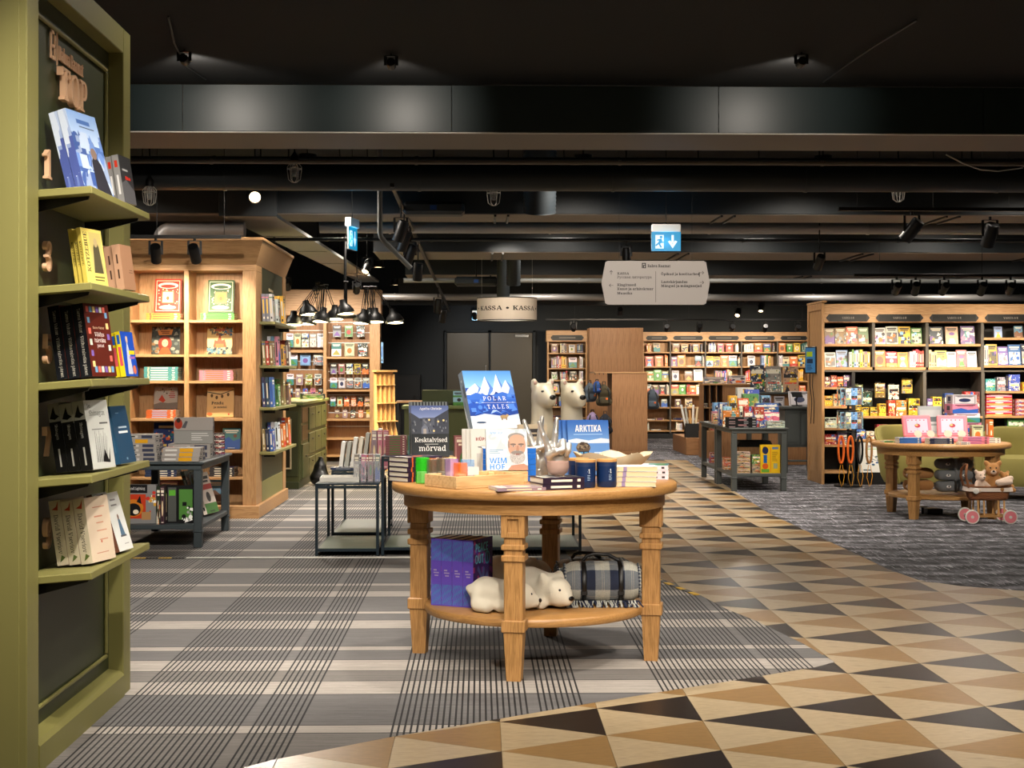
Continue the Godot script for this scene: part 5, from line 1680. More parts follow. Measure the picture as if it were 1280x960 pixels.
	for k in 4:
		var y: float = [1.756, 1.36, .98, .578][k]
		for q in rows[k].size():
			for j in 3:
				var L: String = rows[k][q][j]
				var hh: float = [.25, .22, .27, .2][(k + q) % 4]
				plain_book("%s book, %s from front in the %s group on the %s green side shelf" % [COLOUR_NAME[L], ORD[2 - j], ORD[q], ORD[k]], "books on the bookcase's green side shelves", Transform3D(Basis(Vector3.BACK, deg_to_rad(3)) * Basis(Vector3.UP, PI / 2), v3(-1.956 + j * .034, y + .003, -13.32 - q * .37 - .07)), .14, hh, .03, L, (k * 3 + q * 2 + (j if k > 1 else 0)) % 8)

func left_table() -> void:
	leg_table("display_table", "dark slate display table piled with puzzle boxes by oak bookcase", -2.69, -2.06, -12.09, -10.88, .635, .169, M.slate)
	var g := "puzzle boxes on the dark slate table"
	for j in 6:
		hero_carton("puzzle_box", "grey puzzle box, %s from bottom in the tall pile by the green cabinet" % ORD[j], "box", g, at(-2.54 + .005 * (j % 2), .6355 + j * .0335, -11.02, 4 - j * 2), .27, .033, .19, "puzzle_side" if j != 4 else "puzzle_yellow", "puzzle_side", "puzzle")
	for j in 3:
		hero_carton("puzzle_box", "grey puzzle box with yellow band, %s from bottom in the low front pile" % ORD[j], "box", g, at(-2.22, .6355 + j * .0335, -11.02, -3 + j * 3), .28, .033, .2, "puzzle_yellow", "puzzle_side", "puzzle")
	for j in 2:
		hero_carton("puzzle_box", "grey puzzle box, %s from bottom beneath the upright puzzle box" % ORD[j], "box", g, at(-2.24, .6355 + j * .056, -11.42, 2), .32, .055, .22, "puzzle_side", "puzzle_side", "puzzle")
	hero_carton("puzzle_box", "upright grey puzzle box showing a red-dressed painter", "box", g, at(-2.22, .748, -11.42, 0), .3, .2, .06, "puzzle", "puzzle_side")
	for j in 4: carton("card_pack", "dark patterned pack, %s from bottom at the table's far corner" % ORD[j], "box", g, at(-2.11, .6355 + j * .043, -11.9, 10), .09, .042, .16, "k", 9)
	hero_carton("craft_kit", "craft kit with fox painting on the slate table's lower shelf", "box", "craft kits on the lower shelf", at(-2.545, .17, -11.0), .26, .29, .05, "shepherd")
	for j in 2: carton("craft_kit", "thin black kit box, %s beside the fox craft kit" % ORD[j], "box", "craft kits on the lower shelf", at(-2.385 + j * .03, .17, -11.02, 0), .026, .28, .22, "k", 3 + j)
	hero_carton("craft_kit", "black and green kit box beside the table leg", "box", "craft kits on the lower shelf", at(-2.24, .17, -11.02), .2, .28, .05, "greenkit")
	carton("craft_kit", "grey box leaning behind the slate table leg", "box", "craft kits on the lower shelf", Transform3D(Basis(Vector3.UP, deg_to_rad(80)) * Basis(Vector3.RIGHT, deg_to_rad(-18)), v3(-2.18, .185, -11.55)), .3, .36, .03, "a", 9)
	carton("craft_kit", "white corrugated box leaning on the grey kit box", "box", "craft kits on the lower shelf", Transform3D(Basis(Vector3.UP, deg_to_rad(80)) * Basis(Vector3.RIGHT, deg_to_rad(-18)), v3(-2.12, .185, -11.62)), .26, .33, .03, "w", 7)

func till_corner() -> void:
	# olive till counter
	var o := thing("till_counter", "olive green till counter with drawers and framed bottle picture", "counter", v3(-1.98, 0, -16.3))
	part(o, "body", b().bb(v3(-.8, .08, -2.7), v3(-.02, .93, 0), .004), M.counter_green)
	part(o, "plinth", b().bb(v3(-.81, 0, -2.7), v3(-.03, .0795, .01), .003), M.olive_dark)
	part(o, "counter_top", b().bb(v3(-.84, .931, -2.75), v3(.02, .965, .03), .004), M.counter_top)
	part(o, "front_panel", b().bb(v3(-.74, .14, .0005), v3(-.04, .86, .012), .003), M.olive_dark)
	part(o, "side_frame", b().bb(v3(-.0195, .1, -2.68), v3(-.012, .92, -.02), .001), M.counter_green)
	for c in 4:
		var z0: float = -.08 - c * .64
		for e in ([[.62, .9], [.34, .6], [.1, .32]] if c > 0 else [[.1, .5]]):
			var d := part(o, "drawer", b().bb(v3(-.0115, e[0] + .01, z0 - .6), v3(.004, e[1] - .01, z0), .004), M.counter_green)
			part(d, "handle", b().bar(v3(.014, (e[0] + e[1]) / 2 + .05, z0 - .36), v3(.014, (e[0] + e[1]) / 2 + .05, z0 - .24), .012), M.black_metal)
	for e in [[.53, .7], [.73, .9]]: part(o, "cubby", b().bb(v3(-.0115, e[0], -.66), v3(-.006, e[1], -.1), 0), M.bag_black)  # flat black plates painted in for the dark inside of open cubbies
	var fr := thing("framed_picture", "gold-framed picture of a bottle on the till counter front", "picture", v3(-2.22, .22, -16.28))
	part(fr, "frame", b().bb(v3(-.13, 0, -.006), v3(-.112, .56, .012), .003).bb(v3(.112, 0, -.006), v3(.13, .56, .012), .003).bb(v3(-.111, 0, -.006), v3(.111, .018, .012), .003).bb(v3(-.111, .542, -.006), v3(.111, .56, .012), .003), M.gold_print)
	part(fr, "print", carton_shape(.222, .524, .008, hero_uv("bottle_art"), hero_uv("bottle_art"), Rect2(hero_uv("bottle_art").position, Vector2.ZERO)), M.hero_covers, at(0, .018, 0))
	for e in [["black card terminal lying on the till counter", -2.3, -16.7, .22, .025, .16, "k"], ["pale blue packet lying on the till counter", -2.55, -16.6, .1, .05, .1, "b"], ["small white carton on the till counter", -2.5, -17.2, .09, .12, .09, "w"], ["black case lying on the till counter's far end", -2.1, -18.4, .3, .06, .2, "k"]]:
		carton("counter_item", e[0], "box", "things on the till counter", at(e[1], .966, e[2], 12), e[3], e[4], e[5], e[6], 2)
	solo("rubbish_bag", "black plastic rubbish bag on carpet beside the till counter", "bag", b().blobs([[v3(0, .1, 0), v3(0, .2, 0), .1, .075], [v3(.04, .07, .05), v3(-.04, .08, .05), .07, .07], [v3(0, .24, 0), v3(.01, .3, 0), .02, .03]], .015, .05), M.bag_black, at(-1.84, 0, -16.9))
	# slatwall of hanging goods
	var w := thing("slatwall_case", "oak slatwall case hung with small packaged gifts", "display case", v3(-2.2, 0, -21.2))
	part(w, "back", b().bb(v3(-.8, 0, -.3), v3(.75, 2.2, -.27), 0), M.oak_dark_upright)
	part(w, "crown", b().bb(v3(-.82, 2.12, -.3), v3(.77, 2.49, .02), .006), M.oak_along)
	for e in [[-.8, -.62], [-.065, -.019], [.604, .754]]:
		part(w, "upright", b().bb(v3(e[0], 0, -.2695), v3(e[1], 2.1195, 0), .003), M.oak_upright)
	for y in [1.52, 1.046, .623, .347, .1]: part(w, "shelf", b().bb(v3(-.018, y - .03, -.2695), v3(.6035, y, -.01), .003), M.oak_along)
	part(w, "shelf", b().bb(v3(-.6195, .35, -.2695), v3(-.0655, .38, -.01), .003), M.oak_along)
	part(w, "shelf", b().bb(v3(-.6195, 1.58, -.2695), v3(-.0655, 1.62, -.06), .003), M.oak_along)
	for y in [2.02, 1.87, 1.72, 1.42, 1.3, 1.17, .96, .82, .7, .5]:
		part(w, "slat_rail", b().bb(v3(-.018, y, -.2695), v3(.6035, y + .012, -.262), .001), M.white)
		part(w, "slat_rail", b().bb(v3(-.6195, y + .03, -.2695), v3(-.0655, y + .042, -.262), .001), M.white)
	# packs on hooks: [x of the row's start, step, height of the packs' top, pack w, h, colours]
	var gp := "small packs hanging on the slatwall"
	var rows := [[-2.765, .112, 1.86, .1, .2, "wcwaw", "second row near the lamps"], [-2.73, .19, 1.565, .15, .17, "wsa", "row over the till"], [-2.76, .135, 1.27, .1, .16, "walw", "row beside the green shelf"], [-2.76, .11, 1.06, .07, .13, "sabpk", "lowest row over the till counter"],
		[-2.08, .17, 1.98, .12, .17, "kgk", "topmost row under the lamps"], [-2.09, .19, 1.72, .14, .19, "tck", "row standing over the oak shelf"], [-2.13, .115, 1.42, .09, .15, "kmwyk", "row below the upper oak shelf"], [-2.13, .118, 1.215, .1, .15, "wwawa", "row above the middle oak shelf"], [-2.14, .1, .94, .075, .14, "wcookc", "row below the middle oak shelf"], [-2.08, .115, .745, .07, .11, "aakoy", "row above the lower oak shelf"]]
	for e in rows:
		for j in e[5].length():
			var L: String = e[5][j]
			var p := v3(e[0] + j * e[1], e[2] - e[4], -21.36)
			var pk := thing("hanging_pack", "%s packet, %s in the %s" % [COLOUR_NAME[L], ORD[j], e[6]], "packet", p, 0, gp)
			var ci := COLOURS.find(L)
			part(pk, "pack", carton_shape(e[3], e[4], .02, cell_front(ci, (j * 3 + 1) % 8 + (8 if j % 3 == 2 else 0)), cell_plain(ci, 9), cell_plain(ci, 9)), M.covers)
			part(pk, "hook", b().cyl(v3(0, e[4] + .008, -.095), v3(0, e[4] + .008, .04), .003, -1, 6), M.wire)
	# slanted wooden rack
	var rk := thing("card_rack", "pale wooden card rack of small pigeonholes with splayed foot", "rack", v3(-1.28, 0, -19.5), 46)
	for k in 5: part(rk, "upright", b().prism(PackedVector2Array([V(0, 0), V(.22, 0), V(.05, .62), V(.03, 1.27), V(0, 1.27)]), -.006, .006, Transform3D(Basis(Vector3.FORWARD, Vector3.UP, Vector3.RIGHT) * Basis(Vector3.UP, PI), v3(-.16 + k * .08, 0, 0))), M.pale_ply)
	for k in 5: part(rk, "ledge", b().bb(v3(-.166, .16 + k * .24, .0), v3(.166, .172 + k * .24, .16 - k * .028), .001), M.pale_ply)
	part(rk, "back", b().bb(v3(-.17, 0, -.012), v3(.17, 1.3, -.001), .002), M.oak_upright)
	part(rk, "cap", b().bb(v3(-.19, 1.3, -.02), v3(.19, 1.325, .06), .003), M.pale_ply)
	for e in [["s", 1.55, "green"], ["r", 1.15, "red and blue"], ["p", .72, "pink"]]:
		carton("paper_streamer", "%s paper gift bag hung on the slatwall's end" % e[2], "gift bag", "gift bags on the slatwall end", at(-1.42, e[1] - .12, -21.3, 90), .12, .3, .03, e[0], 10)
	# service desk behind the round table
	var d := thing("service_desk", "dark green service desk far behind the round table", "desk", v3(-.45, 0, -17.6))
	part(d, "body", b().bb(v3(-.45, 0, -.4), v3(.5, .86, .2), .004), M.counter_green)
	part(d, "desk_top", b().bb(v3(-.48, .8605, -.43), v3(.53, .9, .24), .004), M.counter_top)
	part(d, "desk_riser", b().bb(v3(-.25, .9005, -.38), v3(.5, 1.08, -.1), .004), M.olive_dark)
	solo("spray_bottle", "yellow spray bottle with white trigger on the service desk", "bottle", b().lathe([Vector2(0, 0), Vector2(.04, 0), Vector2(.04, .1), Vector2(.015, .13), Vector2(.015, .15), Vector2(0, .15)], 16).bb(v3(-.06, .15, -.012), v3(.03, .18, .012), .004), M.yellow_strap, at(-.12, 1.081, -17.78))
	carton("tissue_box", "white and blue tissue box beside the yellow spray bottle", "box", "", at(-.25, .901, -17.48), .14, .17, .1, "s", 7)
	var mo := thing("till_monitor", "black till monitor seen edge-on on the service desk", "monitor", v3(.1, .901, -17.56), 78)
	part(mo, "screen_panel", b().bb(v3(-.18, .12, -.012), v3(.18, .38, .012), .004), M.black_metal)
	part(mo, "stand", b().bb(v3(-.03, 0, -.03), v3(.03, .1195, .0), .003), M.black_metal)
	var dl := thing("wooden_bar_lamp", "wooden bar lamp standing on the service desk", "lamp", v3(-.02, .901, -17.32))
	part(dl, "shade", b().bb(v3(-.12, .37, -.03), v3(.14, .41, .03), .01), M.table_along)
	part(dl, "post", b().cyl(v3(0, 0, 0), v3(.0, .369, 0), .008), M.black_metal)
	part(dl, "foot", b().cyl(v3(0, 0, 0), v3(0, .012, 0), .06), M.black_metal)
	var cs := thing("small_side_table", "small black table with pale wooden top by the far wall", "table", v3(-.95, 0, -22.0))
	part(cs, "table_top", b().bb(v3(-.3, .84, -.25), v3(.3, .87, .25), .004), M.oak_along)
	for s in [[-1, -1], [1, -1], [-1, 1], [1, 1]]: part(cs, "leg", b().bb(v3(s[0] * .27 - .015, 0, s[1] * .22 - .015), v3(s[0] * .27 + .015, .8395, s[1] * .22 + .015), .002), M.black_metal)

func steel_tables() -> void:
	frame_table("low steel table with white tray and clear card holders", -1.165, -.715, -11.2, -10.37, .512, .053)
	frame_table("low steel table behind it, carrying grey card files", -1.15, -.74, -12.4, -11.35, .54, .06)
	frame_table("long taller steel table behind the round oak table", -.7, .72, -11.15, -10.38, .703, .06)
	var tr := thing("shallow_tray", "shallow white tray on the low steel table", "tray", v3(-1.0, .5125, -10.6), 3)
	part(tr, "bottom", b().bb(v3(-.15, 0, -.13), v3(.13, .008, .13), .002), M.white)
	for e in [[v3(-.15, .008, .12), v3(.13, .035, .13)], [v3(-.15, .008, -.13), v3(.13, .035, -.12)], [v3(-.15, .008, -.1195), v3(-.14, .035, .1195)], [v3(.12, .008, -.1195), v3(.13, .035, .1195)]]: part(tr, "rim", b().bb(e[0], e[1], .002), M.white)
	plain_book("cream picture lying inside the shallow white tray", "", Transform3D(flat_turn(), v3(-1.01, .523, -10.6)) * Transform3D(Basis(), v3(0, -.1, 0)), .18, .2, .004, "c", 2)
	for r in 2:
		for j in 4 - r:
			var hd := thing("card_holder", "clear plastic card holder, %s in the %s row on the steel table" % [ORD[j], "front" if r == 0 else "rear"], "card holder", v3(-.885 + j * .05 + r * .02, .5125, -10.53 - r * .13), 0, "clear card holders")
			var hh := .2 - r * .01
			part(hd, "shell", b().bb(v3(-.021, 0, .028), v3(.021, hh * .75, .03), 0).bb(v3(-.021, 0, -.03), v3(.021, hh, -.028), 0).bb(v3(-.021, 0, -.028), v3(-.019, hh * .8, .028), 0).bb(v3(.019, 0, -.028), v3(.021, hh * .8, .028), 0), M.clear_plastic)
			var L: String = ["a", "p", "m", "a", "w", "r", "a"][r * 4 + j]
			part(hd, "cards", carton_shape(.034, hh * .96, .03, cell_front(COLOURS.find(L), 2 + j), cell_plain(COLOURS.find(L), 2), cell_plain(12, 2)), M.covers, at(0, .003, -.005))
	for j in 7:
		carton("card_file", "pale card file, %s in the slanting row on the rear steel table" % ORD[j], "card file", "card files", Transform3D(Basis(Vector3.BACK, deg_to_rad(-7)), v3(-1.11 + j * .046, .545, -11.75)), .03, .2 + .035 * (j / 2), .14, "awawarp"[j], 3).material_override = [M.white, M.fringe_grey, M.white, M.paper, M.fringe_grey, M.blush, M.white][j]
	for j in 3: carton("greeting_cards", "bundle of pink greeting cards, %s beside the card files" % ORD[j], "cards", "pink card bundles", at(-.83 + j * .045, .5405, -11.55), .038, .3, .1, "app"[j], 4)
	plain_book("blue-edged magazine lying before the card files", "magazines on the steel table", Transform3D(flat_turn(), v3(-1.05, .55, -11.45)) * Transform3D(Basis(), v3(0, -.11, 0)), .15, .22, .016, "n", 2)
	for j in 8: plain_book("dark-boarded book with cream edge, %s from bottom on the tall steel table" % ORD[j], "dark books piled on the tall steel table", Transform3D(flat_turn(), v3(-.605, .7045 + .008 + j * .0172, -10.6)) * Transform3D(Basis(), v3(0, -.075, 0)), .14, .15, .0165, "m", 4)
	for j in 8: plain_book("teal book, %s from bottom on the tall steel table" % ORD[j], "teal books piled on the tall steel table", Transform3D(flat_turn(), v3(-.455, .7045 + .008 + j * .0172, -10.6)) * Transform3D(Basis(), v3(0, -.06, 0)), .14, .12, .0165, "t", 1)

# ---------------------------------------------------------------- the round oak table in front
const TH := .806
func main_table() -> void:
	round_table("round_table", "large round oak table with four panelled legs in the foreground", v3(.248, 0, -6.70), -11, .65, .805, 1.0)

func upright(label: String, group: String, x: float, y: float, z: float, yaw: float, back: float, w: float, h: float, t: float, cover: String, spine := "", hard := false) -> void:
	book(label, group, at(x, y, z, yaw) * lean(back, t), w, h, t, cover, spine, hard)

func flat_pile(label: String, group: String, x: float, y: float, z: float, yaw: float, n: int, w: float, l: float, t: float, letter: String, k: int) -> void:
	for j in n:
		plain_book("%s, %s from bottom" % [label, ORD[j]] if n > 1 else label, group, at(x, y + t / 2 + j * (t + .0008), z, yaw + 1.5 * sin(j * 2.3)) * Transform3D(flat_turn(), Vector3.ZERO) * Transform3D(Basis(), v3(0, -l / 2, 0)), w, l, t, letter, k)

func polar_bear(label: String, x: float, z: float, turn: float) -> void:
	# bust: a long neck that carries a bear's head
	var o := thing("polar_bear_bust", label, "figurine", v3(x, TH, z), turn, "white polar bear busts")
	var body := b().blobs([[v3(0, .066, -.005), v3(0, .2, -.005), .064, .058], [v3(0, .2, -.005), v3(0, .34, -.012), .058, .05],
		[v3(0, .385, -.002), v3(0, .385, .02), .056, .05], [v3(0, .372, .03), v3(0, .36, .085), .04, .026], [v3(0, .352, .04), v3(0, .345, .08), .03, .021], [v3(0, .40, .02), v3(0, .378, .07), .03, .02],
		[v3(-.043, .425, -.006), v3(-.047, .447, -.004), .018, .015], [v3(.043, .425, -.006), v3(.047, .447, -.004), .018, .015]], .006, .022)
	part(o, "bust", body, M.bear_white)
	part(o, "nose", b().ell(v3(0, .371, .107), v3(.017, .013, .011)), M.bear_black)
	part(o, "mouth", b().tube([v3(-.02, .348, .087), v3(-.01, .345, .1), v3(0, .352, .106), v3(.01, .345, .1), v3(.02, .348, .087)], .002, 6), M.bear_black)
	for s in [-1, 1]:
		part(o, "eye", b().ell(v3(s * .03, .4, .058), v3(.0085, .006, .008)), M.bear_black)
		part(o, "inner_ear", b().ell(v3(s * .046, .44, .008), v3(.009, .012, .006)), M.blush)

func silver_hand(label: String, x: float, y: float, z: float, turn: float, side: float) -> void:
	# a right hand (mirrored for side -1) in a V sign: two fingers up, two curled, the thumb across them
	var o := thing("silver_hand", label, "sculpture", v3(x, y, z), turn, "silver V-sign hands")
	var p := []
	var add := func(pts: Array, rs: Array) -> void:
		for k in pts.size() - 1:
			var a: Vector3 = pts[k]
			var c: Vector3 = pts[k + 1]
			p.append([v3(a.x * side, a.y, a.z), v3(c.x * side, c.y, c.z), rs[k], rs[k + 1]])
	# wrist and palm (palm towards +z)
	add.call([v3(.005, .03, 0), v3(.005, .07, 0)], [.034, .031])
	add.call([v3(.0, .07, 0), v3(-.026, .112, 0), v3(-.034, .15, 0)], [.028, .024, .017])
	add.call([v3(.005, .07, 0), v3(.0, .112, 0), v3(-.004, .156, 0)], [.029, .025, .0175])
	add.call([v3(.008, .07, 0), v3(.024, .11, 0), v3(.024, .15, 0)], [.028, .024, .017])
	add.call([v3(.01, .07, 0), v3(.042, .105, 0), v3(.045, .135, 0)], [.026, .02, .016])
	# index and middle finger up and apart
	add.call([v3(-.036, .155, 0), v3(-.057, .205, .002), v3(-.078, .265, .001)], [.0155, .0135, .0098])
	add.call([v3(-.008, .16, 0), v3(-.001, .216, .001), v3(.006, .281, 0)], [.0158, .0138, .01])
	# ring and little finger curled into the palm
	add.call([v3(.022, .155, .0), v3(.026, .178, .028), v3(.022, .155, .05), v3(.016, .13, .044)], [.0155, .0148, .0138, .0112])
	add.call([v3(.048, .142, .0), v3(.054, .162, .024), v3(.048, .142, .044), v3(.041, .12, .038)], [.0145, .0138, .0128, .0105])
	# thumb leaves the side of the palm and lies across the curled fingers
	add.call([v3(-.03, .088, .014), v3(-.042, .118, .036), v3(-.012, .138, .06), v3(.02, .146, .064)], [.022, .0182, .0145, .011])
	part(o, "hand", b().blobs(p, .0045, .006), M.silver)
	part(o, "base_ring", b().lathe([Vector2(0, 0), Vector2(.037, 0), Vector2(.038, .006), Vector2(.036, .02), Vector2(.0355, .04), Vector2(.03, .045)], 24), M.silver)

func table_goods() -> void:
	var g := "books on the round oak table"
	var y := TH
	flat_pile("black hardback in the pile at the table's edge", g, -.295, y, -6.68, 42, 5, .14, .2, .0215, "k", 0)
	# tray of neon pads
	var tr := thing("wooden_tray", "pale plywood tray of neon pads on the round table", "tray", v3(-.025, y, -6.372), 35.8)
	part(tr, "bottom", b().bb(v3(-.18, 0, -.12), v3(.18, .008, .12), .001), M.pale_ply)
	for e in [[v3(-.18, .0085, .11), v3(.18, .052, .12)], [v3(-.18, .0085, -.12), v3(.18, .052, -.11)], [v3(-.18, .0085, -.1095), v3(-.17, .052, .1095)], [v3(.17, .0085, -.1095), v3(.18, .052, .1095)]]: part(tr, "wall", b().bb(e[0], e[1], .0015), M.pale_ply)
	var ac := [["green", -.255, -6.5, .115, 0.0], ["smoke", -.205, -6.465, .108, .0], ["smoke", -.16, -6.425, .106, .01], ["orange", -.2, -6.545, .108, .0], ["violet", -.125, -6.40, .105, .01], ["orange", -.085, -6.36, .09, .01], ["blue", -.055, -6.42, .1, .01]]
	var words := ["leftmost, bright green", "third, smoky", "fourth, smoky", "second, yellow-orange", "fifth, violet", "sixth, orange", "rearmost, clear blue"]
	for k in ac.size():
		var e: Array = ac[k]
		var pd := thing("acrylic_pad", "%s acrylic pad standing by the plywood tray" % words[k], "acrylic pad", v3(e[1], y + e[4], e[2]), 33, "neon acrylic pads")
		part(pd, "block", b().bb(v3(-.021, 0, -.025), v3(.021, e[3], .025), .002), M["acrylic_" + e[0]])
		part(pd, "notes", b().bb(v3(-.017, .004, -.02), v3(.017, e[3] * .45, .02), 0), M.paper)
	carton("price_card", "small white price card on the plywood tray", "card", "", at(-.028, y + .052, -6.29, 8), .046, .035, .002, "w", 0).material_override = M.white
	# tall books
	solo("display_block", "low plywood display block under the winter-street book", "block", b().bb(v3(-.13, 0, -.12), v3(.14, .092, .1), .003), M.pale_ply, at(-.25, y, -6.93))
	for j in 3: upright("winter-street paperback with dusk photograph, %s copy from front" % ORD[j], g, -.232 - j * .006, y + .093, -6.87 - j * .03, 8, 12, .177, .262, .018, "kesk")
	solo("display_block", "tall plywood display block under the polar mountain book", "block", b().bb(v3(-.1, 0, -.1), v3(.12, .2, .1), .003), M.pale_ply, at(.05, y, -7.12))
	upright("large blue polar mountain book leaning back on display block", g, .075, y + .201, -7.07, 26, 24, .262, .305, .05, "polar", "polar_spine", true)
	for j in 3: upright("grey book with red title, %s copy from front" % ORD[j], g, .07 - j * .02, y + .001, -6.83 - j * .026, 8, 8, .225, .225, .02, "huppa", "", false)
	for j in 6: book("blue portrait book lying flat, %s from bottom" % ORD[j], g, at(.13, y + .013 + j * .0248, -6.69, 2) * Transform3D(flat_turn(), Vector3.ZERO) * Transform3D(Basis(), v3(0, -.12, 0)), .15, .24, .024, "wim", "wim_spine")
	solo("display_block", "low plywood display block under the bearded man's book", "block", b().bb(v3(-.09, 0, -.03), v3(.09, .048, .03), .002), M.pale_ply, at(.122, y, -6.578, 8))
	upright("white book with bearded man's portrait standing by the tray", g, .122, y + .049, -6.575, 8, 12, .187, .188, .02, "wim")
	plain_book("brown book standing behind the winter-street book", g, at(-.075, y + .001, -6.98, 10), .1, .19, .04, "m", 4)
	flat_pile("lilac notebook piled before the polar mountain book", g, -.035, y + .001, -6.995, 6, 2, .03, .12, .012, "v", 2)
	plain_book("beige book standing behind the silver hands", g, at(.255, y + .001, -7.02, 12) * lean(6, .03), .14, .24, .03, "c", 5)
	for j in 3: upright("blue Arctic portrait book, %s copy from front" % ORD[j], g, .52 - j * .022, y + .001, -6.94 - j * .03, 14, 9, .205, .262, .026, "arktika", "", true)
	polar_bear("white polar bear bust standing behind the beige book", .308, -7.17, 24)
	polar_bear("white polar bear bust standing behind the Arctic book", .452, -7.15, 24)
	silver_hand("silver hand in a V sign, rear of the two", .283, y, -6.83, -10, 1.0)
	silver_hand("silver hand in a V sign, front one behind the blush bowl", .342, y, -6.62, 12, 1.0)
	# front row
	flat_pile("thin pale book lying at the table's front edge", g, .155, y, -6.15, 14, 1, .15, .21, .013, "a", 4)
	flat_pile("black-spined book under the blush bowl", g, .325, y, -6.21, 20, 2, .15, .19, .025, "k", 7)
	var bw := thing("small_bowl", "small blush ceramic bowl on black-spined books", "bowl", v3(.332, y + .055, -6.23))
	part(bw, "bowl", b().lathe([Vector2(0, 0), Vector2(.026, 0), Vector2(.042, .014), Vector2(.047, .035), Vector2(.046, .058), Vector2(.042, .058), Vector2(.042, .035), Vector2(.03, .014), Vector2(0, .01)], 32), M.blush)
	for k in 3: part(bw, "foot", b().cyl(v3(.02 * cos(k * TAU / 3), -.004, .02 * sin(k * TAU / 3)), v3(.02 * cos(k * TAU / 3), .002, .02 * sin(k * TAU / 3)), .006), M.blush)
	for k in 3:
		var p: Vector3 = [v3(.452, y, -6.27), v3(.546, y, -6.30), v3(.43, y, -6.375)][k]
		var j := thing("candle_jar", ["blue candle jar with wooden lid beside the blush bowl", "blue candle jar with wooden lid beside the cream books", "blue candle jar half hidden behind the other two"][k], "candle jar", p, 0, "blue candle jars")
		part(j, "jar", b().lathe([Vector2(0, 0), Vector2(.039, 0), Vector2(.042, .004), Vector2(.044, .108), Vector2(0, .108)], 36, at(0, 0, 0, -110)), M.jar_blue)
		var lab := b()
		var uvr := hero_uv("jar_print")
		for q in 10:
			var a0 := deg_to_rad(35 + q * 11)
			var a1 := deg_to_rad(35 + (q + 1) * 11)
			var d0 := v3(cos(PI - a0), 0, sin(a0)) * .0442
			var d1 := v3(cos(PI - a1), 0, sin(a1)) * .0442
			lab.quad(d0 + v3(0, .025, 0), d1 + v3(0, .025, 0), d1 + v3(0, .09, 0), d0 + v3(0, .09, 0), d0, Rect2(uvr.position.x + uvr.size.x * q / 10.0, uvr.position.y, uvr.size.x / 10.0, uvr.size.y))
		part(j, "printed_label", lab, M.hero_covers)
		part(j, "lid", b().lathe([Vector2(0, .1085), Vector2(.044, .1085), Vector2(.0445, .112), Vector2(.044, .119), Vector2(0, .12)], 36), M.bamboo)
	for k in 4:
		var o := thing("book", "cream-edged book with purple ribbon, %s from bottom" % ORD[k], "book", v3(.672, y + .0105 + k * .0218, -6.36), -6 + k * 2, g)
		part(o, "cover", b().bb(v3(-.092, -.0103, -.07), v3(.092, -.009, .07), 0).bb(v3(-.092, .009, -.07), v3(.092, .0103, .07), 0), M.white)
		part(o, "pages", b().bb(v3(-.091, -.0088, -.069), v3(.091, .0088, .0685), 0), M.paper_cream)
		part(o, "ribbon", b().bb(v3(-.055, -.0102, .0687), v3(-.04, .0102, .0712), 0), M.pack_lilac)
		book_count += 1
	flat_pile("white book in the pile behind the cream books", g, .79, y, -6.79, -8, 3, .15, .17, .021, "w", 1)
	# leaf-shaped bowl
	var rows := []
	for i in 9:
		var u := i / 8.0
		var row := []
		for k in 28:
			var a := TAU * k / 28
			var wav := 1.0 + .12 * sin(a * 5.0 + .6) + .05 * sin(a * 9.0)
			var r := lerpf(.045, .165, pow(u, .8))
			row.append(v3(cos(a) * r * wav, .05 + .075 * u * u + .012 * sin(a * 5.0) * u, -sin(a) * r * .62 * wav))
		rows.append(row)
	var lb := thing("leaf_bowl", "cream porcelain leaf-shaped bowl behind the blue jars", "bowl", v3(.595, y, -6.58))
	var m := b().grid(rows, true)
	part(lb, "bowl", m, M.porcelain)
	part(lb, "foot", b().lathe([Vector2(0, 0), Vector2(.05, 0), Vector2(.045, .02), Vector2(.047, .052), Vector2(0, .052)], 24), M.porcelain)
	var lv := b()
	for k in 7:
		var a := TAU * k / 7
		lv.tube([v3(cos(a) * .05, .06, sin(a) * .03), v3(cos(a) * .1, .08, sin(a) * .06), v3(cos(a) * .155, .122, sin(a) * .095)], .003, 6)
	part(lb, "rib", lv, M.porcelain)

func plush_bear(label: String, x: float, y: float, z: float, turn: float, size := 1.0) -> void:
	# lying polar bear cub, head towards +x
	var o := thing("plush_polar_bear", label, "plush toy", v3(x, y, z), turn, "white plush polar bears")
	o.scale = Vector3.ONE * size
	var p := [[v3(-.075, .1, 0), v3(.03, .095, 0), .092, .078], [v3(-.11, .045, .06), v3(-.06, .034, .09), .044, .034], [v3(-.11, .045, -.06), v3(-.06, .034, -.09), .044, .034],
		[v3(.02, .035, .065), v3(.09, .03, .075), .036, .03], [v3(.02, .035, -.065), v3(.09, .03, -.075), .036, .03], [v3(.095, .09, 0), v3(.125, .088, 0), .078, .072],
		[v3(.165, .064, 0), v3(.195, .056, 0), .046, .034], [v3(.085, .152, .056), v3(.08, .166, .06), .02, .017], [v3(.085, .152, -.056), v3(.08, .166, -.06), .02, .017], [v3(-.165, .12, 0), v3(-.175, .125, 0), .022, .017]]
	part(o, "body", b().blobs(p, .0095, .035), M.plush_white)
	part(o, "nose", b().ell(v3(.23, .062, 0), v3(.01, .012, .017)), M.bear_black)
	for s in [-1, 1]: part(o, "eye", b().ell(v3(.183, .101, s * .036), v3(.008, .009, .008)), M.bear_black)

